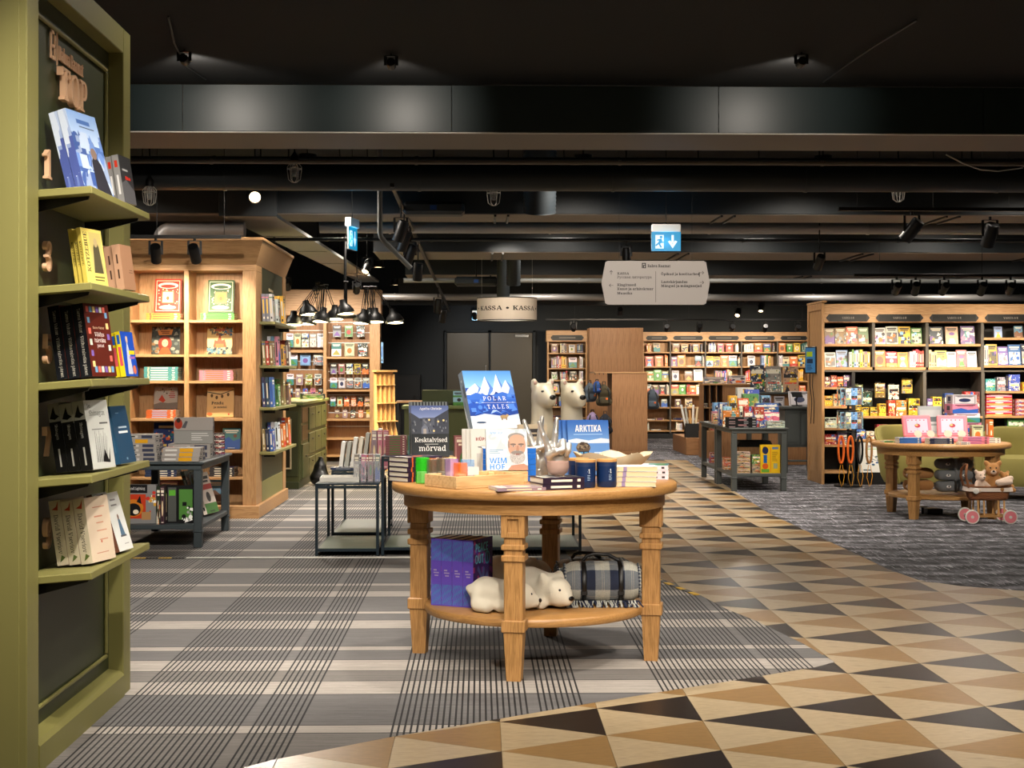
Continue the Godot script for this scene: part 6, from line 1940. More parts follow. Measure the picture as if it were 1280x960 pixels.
func blanket_roll(label: String, x: float, y: float, z: float, turn: float, L: float, r: float) -> void:
	var o := thing("rolled_blanket", label, "blanket", v3(x, y + r, z), turn, "rolled plaid blankets")
	var rows := []
	for i in 13:
		var u := -L / 2 + L * i / 12.0
		var row := []
		var e := absf(i - 6) / 6.0
		var rr := r * (1.0 - .22 * pow(e, 8.0)) * (1.0 - (.07 if i == 3 or i == 9 else 0.0))
		for k in 24:
			var a := TAU * k / 24
			row.append(v3(u, cos(a) * rr * .93, sin(a) * rr * 1.03))
		rows.append(row)
	part(o, "roll", b().grid(rows, true, Vector2(1.7, 1.25)), M.wool)
	for s in [-1, 1]:
		var sp := []
		for k in 60:
			var a := k * .42
			sp.append(v3(s * (L / 2 + .002), cos(a) * r * .78 * (1.0 - k / 66.0), sin(a) * r * .85 * (1.0 - k / 66.0)))
		part(o, "rolled_end", b().tube(sp, r * .065, 6), M.wool)
	for u in [-L * .25, L * .25]:
		var ring := []
		for k in 28: ring.append(v3(u, cos(k * TAU / 28) * r * .905, sin(k * TAU / 28) * r * .99))
		part(o, "strap", b().tube(ring, .011, 8, true, .35), M.leather)
		part(o, "buckle", b().bb(v3(u - .014, -r * .5, r * .86), v3(u + .014, -r * .28, r * .95), .003), M.leather)
	part(o, "handle", b().tube([v3(-L * .25, r * .93, 0), v3(-L * .2, r * 1.15, 0), v3(-.03, r * 1.25, 0), v3(L * .1, r * 1.2, 0), v3(L * .25, r * .93, 0)], .008, 8), M.leather)
	var fr := RandomNumberGenerator.new()
	fr.seed = 4
	var fa := b()
	var fb := b()
	for k in 70:
		var u := -L / 2 + L * (k + .5) / 70.0
		var q := fa if fr.randf() < .55 else fb
		var d := fr.randf_range(-.015, .015)
		q.tube([v3(u, -r * .8, r * .62), v3(u + d * .5, -r * .9, r * .9), v3(u + d, -r * .955, r + .022 + fr.randf() * .014)], .0036, 5)
	part(o, "fringe", fa, M.fringe_grey).set_meta("kind", "stuff")
	part(o, "fringe", fb, M.fringe_navy).set_meta("kind", "stuff")

func shelf_goods() -> void:
	var y := .2525
	for j in 4:
		book("purple psychedelic hardback, %s from the front on the lower shelf" % ORD[j], "purple hardbacks under the round table", at(-.01 - j * .0477, y, -6.60 - j * .0233, 64) , .2, .3, .052, "peace", "peace_spine", true)
	plush_bear("white plush polar bear lying before the purple hardbacks", .085, y, -6.425, -8, .78)
	plush_bear("white plush polar bear peering past the table leg, beside blankets", .27, y, -6.56, -50, .88)
	plush_bear("white plush polar bear behind the front table leg", .16, y + .001, -6.93, 20, .95)
	blanket_roll("grey and navy plaid blanket roll, front one, with fringe", .548, y, -6.62, 0, .33, .1)
	blanket_roll("darker plaid blanket roll behind the front roll", .5, y, -6.89, 8, .28, .088)

# ---------------------------------------------------------------- far end and right side
func head_plate(parent: Node, x0: float, x1: float, y: float, z: float, h: float, art_: String) -> void:
	# black name plate with pointed ends
	var w := x1 - x0
	var p := PackedVector2Array([V(0, h / 2), V(h * .4, 0), V(w - h * .4, 0), V(w, h / 2), V(w - h * .4, h), V(h * .4, h)])
	var pl := part(parent, "name_plate", b().prism(p, 0, .012), M.charcoal, at(x0, y, z))
	var q := b()
	q.quad(v3(h * .42, .006, .0125), v3(w - h * .42, .006, .0125), v3(w - h * .42, h - .006, .0125), v3(h * .42, h - .006, .0125), Vector3.BACK, hero_uv(art_))
	part(pl, "plate_print", q, M.hero_covers)

func case_unit(called: String, label: String, z: float, depth: float, xs: Array, ys: Array, H: float, head: float, art_: String, crown := 0.0) -> Node3D:
	# open bookcase: uprights at xs, shelves at ys in every bay, header with name plates
	var o := thing(called, label, "bookcase", v3(0, 0, z))
	var n := xs.size()
	part(o, "back", b().bb(v3(xs[0], .1, -depth), v3(xs[n - 1], H, -depth + .015), 0), M.oak_upright)
	part(o, "plinth", b().bb(v3(xs[0], 0, -depth), v3(xs[n - 1], .099, -.03), .003), M.black_board)
	for k in n:
		part(o, "upright", b().bb(v3(xs[k] - .014, .1, -depth + .0155), v3(xs[k] + .014, head - .0005, 0), .002), M.oak_upright if k == 0 or k == n - 1 else M.shelf_upright_grey)
	for k in n - 1:
		for y in ys:
			part(o, "shelf", b().bb(v3(xs[k] + .0145, y - .025, -depth + .0155), v3(xs[k + 1] - .0145, y, -.002), .002), M.oak_along)
	var hd := part(o, "header", b().bb(v3(xs[0] - .014 - crown, head, -depth + .0155), v3(xs[n - 1] + .014, H, .01), .004), M.oak_along)
	for k in n - 1: head_plate(hd, xs[k] + .05, xs[k + 1] - .05, head + (H - head) * .12, .0105, (H - head) * .46, art_)
	return o

func back_cases() -> void:
	var xs := [3.182, 3.714, 4.403, 5.109, 5.815, 6.45]
	var ys := [1.691, 1.409, 1.128, .862, .612, .362, .159]
	case_unit("far_bookcase", "long oak bookcase of five bays along the far wall", -28.5, .36, xs, ys, 2.081, 1.9, "shelf_head_far")
	var rows := [
		["s3oyo fc _", "fr fo s2o", "_ fg fg fl", "fw fm fk s2w", "_ k1w fa", "k1w k2m _", "s3w k1w _"],
		["fa fc s1k fa s1n", "fv fo k1w fs s2a", "fw _ fa fw", "fr fg s2r fo fw", "fk fc _", "k2n k2a _", "s5w _ s3w"],
		["s7abw fp fr s2w", "fy fy fo fw s2k", "s5a s5brb s3c", "fw s3o fc _", "k2m _ fw", "_ k1w", "s4a"],
		["s8w fo fb s2k", "fw s3s s4ygo", "s4r fw fw", "fa fm", "k2b", "_", "s3w"],
		["fo fg fy s4t", "s3w fc fo fy", "fw s5y", "fg fr fo", "s6b", "k2w", "_"]]
	for k in 5:
		for r in 7:
			var hi: float = 1.9 if r == 0 else ys[r - 1] - .025
			fill_row("%s shelf, %s far bay from oak pillar" % [ORD[r], ORD[k]], "books in the far wall bookcase", at(xs[k] + .0145, ys[r], -28.5), 0, xs[k + 1] - xs[k] - .029, hi - ys[r], rows[k][r], true, 1.0)
	var xl := [1.323, 2.073]
	var yl := [1.674, 1.378, 1.144, .895, .63, .411, .131]
	case_unit("far_bookcase", "narrow oak bookcase at the far wall beside the brown doors", -28.5, .36, xl, yl, 2.111, 1.89, "shelf_head_far", .02)
	var rl := ["fm s5cka fw s4n", "s4a s4rwo s4y fw s3w", "fk s5arb fk s3w", "fa s4k fw s3n", "s4k fa fm s3w", "k2k s3a fw", "s5m _ fa"]
	for r in 7:
		var hi: float = 1.89 if r == 0 else yl[r - 1] - .025
		fill_row("%s shelf of the narrow far bookcase" % ORD[r], "books in the narrow far bookcase", at(xl[0] + .0145, yl[r], -28.5), 0, xl[1] - xl[0] - .029, hi - yl[r], rl[r], true)
	var pl := thing("oak_pillar", "wide oak-panelled pillar between the far bookcases", "pillar", v3(2.425, 0, -26.3))
	for k in 4: part(pl, "panel", b().bb(v3(-.478 + k * .239, 0, -.3), v3(-.478 + (k + 1) * .239 - .001, 2.085, .3), .001), M.oak_dark_upright)

func backpack(label: String, x: float, y: float, z: float, turn: float, m: String, s := 1.0) -> void:
	var o := thing("backpack", label, "backpack", v3(x, y, z), turn, "backpacks on the oak stand")
	part(o, "bag", b().blobs([[v3(-.07 * s, .06 * s, 0), v3(.07 * s, .06 * s, 0), .075 * s, .075 * s], [v3(-.06 * s, .22 * s, 0), v3(.06 * s, .22 * s, 0), .07 * s, .07 * s], [v3(0, .3 * s, 0), v3(0, .31 * s, 0), .07 * s, .06 * s]], .022, .06), M[m])
	part(o, "pocket", b().blobs([[v3(-.05 * s, .06 * s, .07 * s), v3(.05 * s, .06 * s, .07 * s), .04 * s, .04 * s], [v3(-.05 * s, .11 * s, .065 * s), v3(.05 * s, .11 * s, .065 * s), .035 * s, .035 * s]], .016, .03), M[m])
	part(o, "loop", b().tube([v3(-.025, .36 * s, 0), v3(-.02, .41 * s, 0), v3(.02, .41 * s, 0), v3(.025, .36 * s, 0)], .008, 6), M.black_metal)
	for q in [-1, 1]: part(o, "strap", b().tube([v3(q * .06 * s, .3 * s, .06 * s), v3(q * .09 * s, .2 * s, .1 * s), v3(q * .08 * s, .05 * s, .1 * s)], .012, 6), M.black_metal)
	part(o, "zip_pull", b().bb(v3(.02, .1 * s, .105 * s), v3(.05, .13 * s, .115 * s), .003), M.orange_strap)

func backpack_stand() -> void:
	var o := thing("backpack_stand", "oak partition stand hung with backpacks on its side", "stand", v3(2.35, 0, -22.9))
	part(o, "end_panel", b().bb(v3(-.285, .06, -.04), v3(.275, 1.28, 0), .004), M.oak_dark_upright)
	part(o, "body", b().bb(v3(-.26, .06, -1.1), v3(.25, 1.279, -.041), .003), M.oak_dark_upright)
	part(o, "plinth", b().bb(v3(-.295, 0, -1.1), v3(.285, .0595, .012), .003), M.oak_dark_along)
	part(o, "cap", b().bb(v3(-.56, 1.281, -1.1), v3(.29, 1.3, .015), .003), M.oak_along)
	for k in 4: part(o, "hook", b().cyl(v3(-.54 + k * .08, 1.26, -.1 - k * .16), v3(-.54 + k * .08, 1.279, -.1 - k * .16), .008), M.black_metal)
	backpack("blue and grey backpack at the front of the oak stand", 1.72, .84, -22.9, 30, "pack_grey", .8)
	backpack("olive backpack hanging against the oak stand's panel", 1.93, .78, -22.78, 0, "pack_olive", .9)
	backpack("small blue bag hanging lowest before the polar bear busts", 1.81, .98, -22.62, 20, "pack_blue", .5)
	backpack("lilac backpack low on the oak stand", 1.76, .4, -22.9, 10, "pack_lilac", .75)
	backpack("navy backpack low against the oak stand's panel", 1.95, .34, -22.8, 0, "pack_navy", .85)
	backpack("grey backpack on the far side of the oak stand", 2.72, .72, -23.1, 0, "pack_grey", .85)

func game_tables() -> void:
	leg_table("display_table", "dark grey display table of boxed games, nearest to the aisle", 2.742, 3.345, -16.98, -15.9, .69, .193, M.slate_grey)
	leg_table("display_table", "dark grey display table of boxed games behind the nearer one", 2.742, 3.36, -18.1, -17.03, .69, .193, M.slate_grey)
	var g := "boxed games on the dark grey tables"
	var y := .6905
	for j in 2: hero_carton("game_box", "black game box, %s from bottom at the grey table's front" % ORD[j], "box", g, at(2.87, y + j * .057, -16.06), .31, .056, .2, "robbers")
	for e in [
		["white game box under its twin at the table corner", 3.24, 0, -16.02, .19, .036, .13, "w", 8], ["white game box on top of its twin at the table corner", 3.24, .037, -16.02, .19, .036, .13, "w", 10],
		["small blue game box beside the white game boxes", 3.09, 0, -16.0, .05, .07, .05, "b", 8], ["blue game box beside the black game boxes", 3.14, 0, -16.08, .05, .08, .05, "b", 9],
		["tall red game box behind the black boxes", 2.99, 0, -16.28, .1, .225, .08, "r", 8], ["tall maroon game box standing behind the blue boxes", 3.1, 0, -16.24, .11, .22, .08, "r", 9], ["white and red slim box between the tall boxes", 2.912, 0, -16.3, .03, .23, .08, "w", 9],
		["pink game box behind the white boxes", 3.24, 0, -16.25, .17, .16, .1, "p", 8], ["orange-faced game box above the black boxes", 2.8, 0, -16.3, .18, .18, .06, "o", 8],
		["long blue game box lying across the pink box", 3.2, .161, -16.3, .25, .1, .13, "b", 10], ["yellow game box standing high in the middle", 2.87, 0, -16.6, .09, .34, .12, "y", 8], ["orange and yellow game box beside the high yellow box", 2.985, 0, -16.6, .12, .31, .12, "o", 9],
		["tall blue box at the table's aisle side", 2.79, 0, -16.5, .09, .22, .12, "s", 8], ["blue tower box next to the aisle", 2.79, 0, -16.75, .1, .25, .14, "b", 11], ["green-lidded game box at the back of the near table", 3.1, 0, -16.75, .18, .36, .12, "g", 9], ["blue cube box at the back corner of the near table", 3.27, 0, -16.75, .1, .34, .12, "s", 9],
		["patterned cream box at the aisle on the far game table", 2.8, 0, -17.2, .12, .12, .12, "c", 8], ["teal patterned box on the far game table", 2.93, 0, -17.2, .11, .13, .12, "t", 8], ["pale blue long box on the far game table", 2.95, 0, -17.6, .28, .24, .14, "s", 10], ["blue box on the far game table's outer end", 3.24, 0, -17.4, .16, .4, .12, "b", 12], ["white box on the far game table's outer end", 3.22, 0, -17.75, .2, .42, .14, "w", 11], ["pink-lidded small box on the far game table", 2.82, 0, -17.45, .1, .14, .1, "p", 9]]:
		carton("game_box", e[0], "box", g, at(e[1], y + e[2], e[3]), e[4], e[5], e[6], e[7], e[8])
	y = .1935
	for j in 6: carton("game_box", "brown and white game box, %s from bottom in the tall lower pile" % ORD[j], "box", g, at(2.88, y + j * .039, -16.02), .15, .038, .12, "c", 8 + j % 3)
	for j in 3: carton("game_box", "brown and white game box, %s from bottom in the low lower pile" % ORD[j], "box", g, at(3.045, y + j * .033, -16.02), .13, .032, .12, "c", 9 + j % 2)
	carton("game_box", "green game box on the low lower pile", "box", g, at(3.04, y + .1, -16.02), .13, .1, .12, "g", 8)
	hero_carton("game_box", "yellow children's game box standing on the lower shelf", "box", g, at(3.172, y, -15.97), .215, .31, .06, "fast_train")
	for j in 3: carton("game_box", "orange game box, %s from bottom at the table's aisle side" % ORD[j], "box", g, at(2.81, y + j * .046, -16.62), .08, .045, .12, "o", 8 + j)
	for j in 2: carton("game_box", "red game box, %s from bottom under the far game table" % ORD[j], "box", g, at(2.86, y + j * .063, -17.82), .11, .062, .12, "r", 8 + j)
	var ph := thing("toy_house", "wooden toy house with arched red door under the game table", "toy house", v3(3.1, y, -16.6))
	part(ph, "walls", b().bb(v3(-.18, 0, -.1), v3(.2, .26, .1), .003), M.oak_upright)
	part(ph, "roof", b().prism(PackedVector2Array([V(-.2, 0), V(.22, 0), V(.18, .07), V(-.16, .07)]), -.12, .12, at(0, .261, 0)), M.black_board)
	part(ph, "door", b().prism(PackedVector2Array([V(-.03, 0), V(.03, 0), V(.03, .1), V(.02, .135), V(0, .15), V(-.02, .135), V(-.03, .1)]), 0, .006, at(-.12, .01, .1005)), M.wheel_pink)
	part(ph, "window", b().bb(v3(.02, .08, .1005), v3(.1, .18, .106), .001), M.black_board)
	# oak cubby unit and platform behind the games
	var o := thing("oak_cubby_unit", "low oak unit with dark cubbies behind the boxed games", "cabinet", v3(3.365, 0, -22.0))
	part(o, "cubby_back", b().bb(v3(0, .4, -.4), v3(.3, 1.1, -.38), 0), M.black_board)
	for k in 4: part(o, "divider", b().bb(v3(k * .1 - .008, .4, -.3795), v3(k * .1 + .008, 1.1, 0), .001), M.oak_dark_upright)
	for q in [.4, .75]: part(o, "cubby_shelf", b().bb(v3(.0085, q, -.3795), v3(.2915, q + .015, -.002), .001), M.oak_along)
	part(o, "side_body", b().bb(v3(.3085, 0, -.4), v3(1.1, 1.1, 0), .004), M.oak_dark_upright)
	part(o, "unit_top", b().bb(v3(-.02, 1.101, -.42), v3(1.12, 1.125, .01), .003), M.oak_along)
	part(o, "lower_body", b().bb(v3(-.01, 0, -.4), v3(.308, .3995, 0), .004), M.oak_dark_upright)
	for e in [["wire", "pale wire basket on the oak cubby unit", 3.55, .3, .1, "a"], ["", "white carton beside the wire basket on the oak cubby unit", 3.9, .25, .12, "w"], ["", "dark box on the oak cubby unit's outer end", 4.25, .2, .16, "k"]]:
		carton("storage_box", e[1], "box", "boxes on the oak cubby unit", at(e[2], 1.1255, -22.2), e[3], e[4], .2, e[5], 3)
	for e in [[.05, .766, "w"], [.15, .766, "c"], [.25, .766, "w"], [.15, .416, "o"]]:
		carton("small_packet", "%s small packet in the oak unit's cubby at height %s" % [COLOUR_NAME[e[2]], {.05: "one", .15: "two" if e[1] > .5 else "low", .25: "three"}[e[0]]], "packet", "packets in the oak cubbies", at(3.365 + e[0], e[1], -22.15), .06, .06, .1, e[2], 9)
	solo("platform", "low wooden platform on grey carpet by the far bookcase", "platform", b().bb(v3(0, 0, -1.6), v3(.55, .27, 0), .006), M.oak_dark_along, at(3.22, 0, -22.8))
	var bn := thing("poster_bin", "black bin of rolled posters on the low platform", "bin", v3(3.3, .271, -23.0))
	for e in [[v3(-.07, 0, -.09), v3(.16, .22, -.08)], [v3(-.07, 0, .08), v3(.16, .22, .09)], [v3(-.07, 0, -.0795), v3(-.06, .22, .0795)], [v3(.15, 0, -.0795), v3(.16, .22, .0795)], [v3(-.0595, 0, -.0795), v3(.1495, .01, .0795)]]: part(bn, "side", b().bb(e[0], e[1], 0), M.black_board)
	for k in 5:
		solo("rolled_poster", "%s rolled poster standing in the black bin, %s along" % [["white", "grey", "tan", "white", "cream"][k], ORD[k]], "poster", b().cyl(v3(0, 0, 0), v3(-.11 + k * .04, .5 - .04 * (k % 3), 0), .017), [M.white, M.fringe_grey, M.bamboo, M.white, M.paper_cream][k], at(3.28 + k * .025, .283, -23.03 + .02 * (k % 3)), "rolled posters in the black bin")

func grey_cabinet() -> void:
	var o := thing("grey_side_cabinet", "dark grey panelled cabinet on legs beside the oak end panel", "cabinet", v3(4.13, 0, -19.0))
	part(o, "body", b().bb(v3(-.2, .33, -.25), v3(.22, .82, .2), .004), M.slate_grey)
	part(o, "cabinet_top", b().bb(v3(-.24, .8205, -.28), v3(.25, .855, .23), .006), M.slate_grey)
	for s in [-1, 1]:
		var d := part(o, "door", b().bb(v3(s * .105 - .095, .36, .2005), v3(s * .105 + .095, .79, .212), .004), M.slate_grey)
		part(d, "door_panel", b().bb(v3(s * .105 - .06, .4, .2125), v3(s * .105 + .06, .75, .218), .004), M.slate_grey)
	for s in [[-.18, -.23], [.2, -.23], [-.18, .18], [.2, .18]]: part(o, "leg", b().bb(v3(s[0] - .02, 0, s[1] - .02), v3(s[0] + .02, .3295, s[1] + .02), .003), M.slate_grey)
	part(o, "stretcher", b().bb(v3(-.16, .14, .17), v3(.18, .165, .19), .003), M.slate_grey)
	var tb := thing("tablet_stand", "black tablet leaning on a stand on the grey cabinet", "tablet", v3(4.12, .8555, -18.95))
	part(tb, "foot", b().cyl(v3(0, 0, 0), v3(0, .012, 0), .07), M.black_metal)
	part(tb, "stem", b().tube([v3(0, .01, 0), v3(-.01, .08, -.01), v3(.01, .13, .0)], .01, 8), M.black_metal)
	part(tb, "tablet", b().box(v3(.0, .15, .0), v3(.14, .012, .1), .004, Basis(Vector3.RIGHT, deg_to_rad(35))), M.black_metal)
	carton("open_notebook", "white open catalogue lying behind the black tablet", "book", "", Transform3D(Basis(Vector3.RIGHT, deg_to_rad(-20)), v3(4.2, .857, -19.15)), .28, .2, .012, "w", 4)
	# picture shelf behind
	var s := thing("picture_shelf", "oak picture shelf between game tables and oak end panel", "shelf", v3(4.2, 0, -20.4))
	part(s, "body", b().bb(v3(-.42, 0, -.3), v3(.4, .99, 0), .004), M.oak_dark_upright)
	part(s, "ledge", b().bb(v3(-.44, .9905, -.3), v3(.42, 1.015, .06), .003), M.slate_grey)
	for e in [["dark botanical picture board standing on the picture shelf", 3.89, .2, .38, "n", 11], ["pale grey floral picture board in the middle of the picture shelf", 4.12, .22, .37, "a", 11], ["cream floral picture board nearest the oak end panel", 4.36, .22, .36, "c", 11]]:
		carton("picture_board", e[0], "picture", "picture boards on the shelf", at(e[1], 1.0155, -20.45) * lean(8, .02), e[2], e[3], .02, e[4], e[5])
	for e in [["white", 4.0, "a"], ["pale", 4.18, "w"], ["lilac", 3.84, "v"]]:
		carton("card_folder", "%s folder standing below the picture boards" % e[0], "folder", "folders below the picture boards", at(e[1], .72, -20.38) * Transform3D(Basis(), v3(0, .0, 0)), .14, .24, .02, e[2], 4)

func right_case() -> void:
	var z := -16.85
	var xs := [3.977, 4.554, 5.178, 5.823, 6.496]
	var o := thing("children_bookcase", "long oak children's bookcase with black name plates", "bookcase", v3(0, 0, z))
	part(o, "end_panel", b().bb(v3(3.955, 0, -.72), v3(3.976, 2.1, .03), .004), M.oak_upright)
	part(o, "end_frame", b().bb(v3(3.944, 2.02, -.72), v3(3.9545, 2.1, .03), .002).bb(v3(3.944, 0, -.72), v3(3.9545, 2.019, -.64), .002).bb(v3(3.944, 0, -.05), v3(3.9545, 2.019, .03), .002), M.oak_upright)
	part(o, "end_crown", b().bb(v3(3.94, 2.101, -.74), v3(4.0, 2.125, .05), .003), M.oak_along)
	part(o, "back", b().bb(v3(3.977, 1.32, -.4), v3(6.5, 2.087, -.385), 0), M.black_board)
	part(o, "lower_back", b().bb(v3(3.977, 0, -.4), v3(6.5, 1.319, -.385), 0), M.black_board)
	var hd := part(o, "header", b().bb(v3(3.977, 1.873, -.3845), v3(6.5, 2.087, .012), .004), M.oak_along)
	for k in 4: head_plate(hd, xs[k] + .02, xs[k + 1] - .05, 1.883, .0125, .086, "shelf_head")
	for k in range(1, 5): part(o, "upright", b().bb(v3(xs[k] - .018, 1.32, -.3845), v3(xs[k] + .018, 1.8725, 0), .002), M.shelf_upright_grey)
	for k in 3:
		part(o, "shelf", b().bb(v3(xs[k] + (.0185 if k > 0 else .0), 1.597, -.3845), v3(xs[k + 1] - .0185, 1.624, -.002), .002), M.oak_along)
	part(o, "shelf", b().bb(v3(5.8415, 1.672, -.3845), v3(6.478, 1.7, -.002), .002), M.oak_along)
	part(o, "shelf", b().bb(v3(3.977, 1.322, -.3845), v3(5.805, 1.356, .0), .002), M.oak_along)
	part(o, "shelf", b().bb(v3(5.842, 1.35, -.3845), v3(6.478, 1.378, .0), .002), M.oak_along)
	part(o, "rail", b().bb(v3(3.977, 1.3, -.3845), v3(6.5, 1.3195, .0), .002), M.shelf_upright_grey)
	for e in [[4.3, 4.34], [5.13, 5.17], [5.81, 5.85]]: part(o, "upright", b().bb(v3(e[0], 0, -.3845), v3(e[1], 1.2995, 0), .002), M.shelf_upright_grey if e[0] > 4.5 else M.black_board)
	for y in [1.124, .902, .652, .457, .15]: part(o, "shelf", b().bb(v3(3.977, y - .025, -.3845), v3(4.2995, y, -.004), .002), M.oak_along)
	for y in [.791, .522]:
		part(o, "shelf", b().bb(v3(4.3405, y - .028, -.3845), v3(5.1295, y, .05), .002), M.oak_along)
		part(o, "shelf", b().bb(v3(5.1705, y - .028, -.3845), v3(5.8095, y, .05), .002), M.oak_along)
	for y in [1.08, .795, .52, .25]: part(o, "shelf", b().bb(v3(5.8505, y - .028, -.3845), v3(6.478, y, .03), .002), M.oak_along)
	part(o, "plinth", b().bb(v3(4.341, 0, -.3845), v3(6.5, .142, .06), .003), M.black_metal)
	# upper two rows of picture books
	var g := "picture books on the children's bookcase"
	var rows := [["fm5 fm3 fo3 fg3", "fw3 fw2 fy3 fg2", "fn3 fc6 fv3", "fs6 fs5"], ["fw2 fs3 s5wgs s4yca", "fo0 fr7 fy6 s3w s4r", "s4c fy5 fw5 fp6 fw5", "s2w fy2 fv2 fb2 fn2"]]
	for r in 2:
		for k in 4:
			var y: float = [1.624, 1.356][r] if k < 3 else [1.7, 1.378][r]
			var top: float = [1.865, 1.59][r] if k < 3 else [1.865, 1.665][r]
			fill_row("%s row, %s bay of the children's bookcase" % [["upper", "second"][r], ORD[k]], g, at(xs[k] + .02, y, z), 0, xs[k + 1] - xs[k] - .045, top - y, rows[r][k], false, 1.05)
	# narrow column of small packs beside the end panel
	var g2 := "toys and games on the children's bookcase"
	for e in [[1.124, "mrov"], [.902, "yco"], [.652, "wa"], [.457, "rv"]]:
		for j in e[1].length():
			var w: float = .3 / e[1].length()
			carton("toy_pack", "%s toy pack, %s on the narrow column's %s shelf" % [COLOUR_NAME[e[1][j]], ORD[j], {1.124: "top", .902: "second", .652: "third", .457: "lowest"}[e[0]]], "box", g2, at(4.0 + w * (j + .5), e[0] + .0005, z - .12), w * .9, .12 + .02 * (j % 2), .08, e[1][j], 8 + j)
	# hanging puzzles on the black board
	for e in [["green blister puzzle hung first on the black board", 4.415, .98, "l", 9], ["dark blister puzzle hung lower between the green ones", 4.53, .9, "k", 12], ["green and orange blister puzzle hung third", 4.68, 1.0, "l", 10], ["white blister puzzle hung fourth on the black board", 4.84, .98, "w", 9], ["yellow puzzle hung last on the black board", 5.0, 1.05, "y", 9]]:
		var pk := thing("hanging_pack", e[0], "packet", v3(e[1], e[2], z - .2), 0, "puzzles hanging on the black board")
		var ci := COLOURS.find(e[3])
		part(pk, "pack", carton_shape(.12, .17, .03, cell_front(ci, e[4]), cell_plain(ci, 9), cell_plain(ci, 9)), M.covers)
		part(pk, "hook", b().cyl(v3(0, .178, -.18), v3(0, .178, .03), .004, -1, 6), M.wire)
	for e in [[4.38, .791, "y", .06, .13], [4.46, .791, "y", .08, .1], [4.56, .791, "y", .08, .1], [4.66, .791, "y", .08, .14], [4.77, .791, "r", .08, .18], [4.88, .791, "o", .12, .18], [5.03, .791, "y", .13, .2], [4.41, .522, "b", .1, .11], [4.52, .522, "w", .09, .09], [4.66, .522, "r", .13, .17], [4.85, .522, "y", .16, .06], [5.03, .522, "m", .18, .18],
		[5.215, .791, "v", .06, .2], [5.3, .791, "y", .1, .22], [5.44, .791, "b", .1, .26], [5.56, .791, "w", .1, .22], [5.68, .791, "r", .12, .28], [5.77, .791, "m", .05, .28],
		[5.92, 1.08, "t", .11, .14], [6.05, 1.08, "a", .1, .16], [6.2, 1.08, "b", .13, .19], [6.34, 1.08, "y", .08, .1], [5.97, .52, "k", .2, .08], [6.22, .52, "g", .2, .24], [6.38, .52, "b", .1, .24]]:
		carton("toy_box", "%s toy box, %s along the children's bookcase on its %s shelf" % [COLOUR_NAME[e[2]], ORD[int((e[0] - 4.3) / .11)], {.791: "waist-high", .522: "knee-high", 1.08: "chest-high", .52: "low end"}[e[1]]], "box", g2, at(e[0], e[1] + .0005, z - .06), e[3], e[4], .1, e[2], 8 + int(e[0] * 100) % 8)
	for j in 4:
		carton("long_game_box", "red and blue long game box, %s from bottom in the first pile" % ORD[j], "box", g2, at(6.02, .7955 + j * .062, z - .06), .3, .061, .12, "r", 7)
		carton("long_game_box", "red long game box, %s from bottom in the second pile" % ORD[j], "box", g2, at(6.34, .7955 + j * .048, z - .06), .26, .047, .12, "r", 9)
		carton("long_game_box", "striped red game box, %s from bottom under the armchair's height" % ORD[j], "box", g2, at(6.2, .2505 + j * .06, z - .06), .34, .058, .12, "r", 12)
	hero_carton("toy_box", "large white marble-run box at the foot of the black board", "box", g2, at(4.56, .1425, z + .0), .34, .34, .1, "marble_run")
	carton("toy_box", "white and blue box behind the round table beside the marble-run", "box", g2, at(4.84, .1425, z), .18, .3, .1, "s", 8)
	# screen on the end panel
	var sc := thing("wall_screen", "small black screen with blue page on the oak end panel", "screen", v3(3.9, 1.44, -17.2), -62)
	part(sc, "bezel", b().bb(v3(-.1, -.16, -.02), v3(.1, .16, .0), .004), M.black_metal)
	part(sc, "display", carton_shape(.17, .29, .004, hero_uv("screen"), Rect2(), Rect2()), M.hero_covers, at(0, -.145, .0025))
	part(sc, "bracket", b().bb(v3(-.03, -.03, -.05), v3(.03, .03, -.0205), .002), M.black_metal)
	for k in 2: part(sc, "cable", b().tube([v3(-.02 + k * .05, -.16, -.01), v3(-.03 + k * .04, -.3, -.02), v3(.0 + k * .04, -.5, -.02), v3(-.02 + k * .05, -.75, -.02)], .005, 6), M.black_metal)
	# spinner of blister packs and reins
	var sp := thing("pack_spinner", "black wire spinner rack beside the children's bookcase", "rack", v3(4.17, 0, -16.5))
	part(sp, "pole", b().cyl(v3(0, .02, 0), v3(0, 1.2, 0), .014), M.black_metal)
	part(sp, "foot", b().cyl(v3(0, 0, 0), v3(0, .02, 0), .16, -1, 24), M.black_metal)
	for y in [1.13, .86, .62]:
		var ring := []
		for k in 20: ring.append(v3(cos(k * TAU / 20) * .12, y, sin(k * TAU / 20) * .12))
		part(sp, "hook_ring", b().tube(ring, .006, 6, true), M.black_metal)
	for r in 2:
		for j in 6:
			var a := deg_to_rad(20 + j * 28)
			carton("blister_pack", "%s blister pack, %s on the spinner's %s ring" % [["grey", "blue"][j % 2], ORD[j], ["upper", "lower"][r]], "packet", "blister packs on the spinner", at(4.17 - cos(a) * .14, .93 - r * .27, -16.5 + sin(a) * .14, 90 - 20 - j * 28 - 90 + 90), .07, .19, .012, "as"[j % 2], 8 + j)
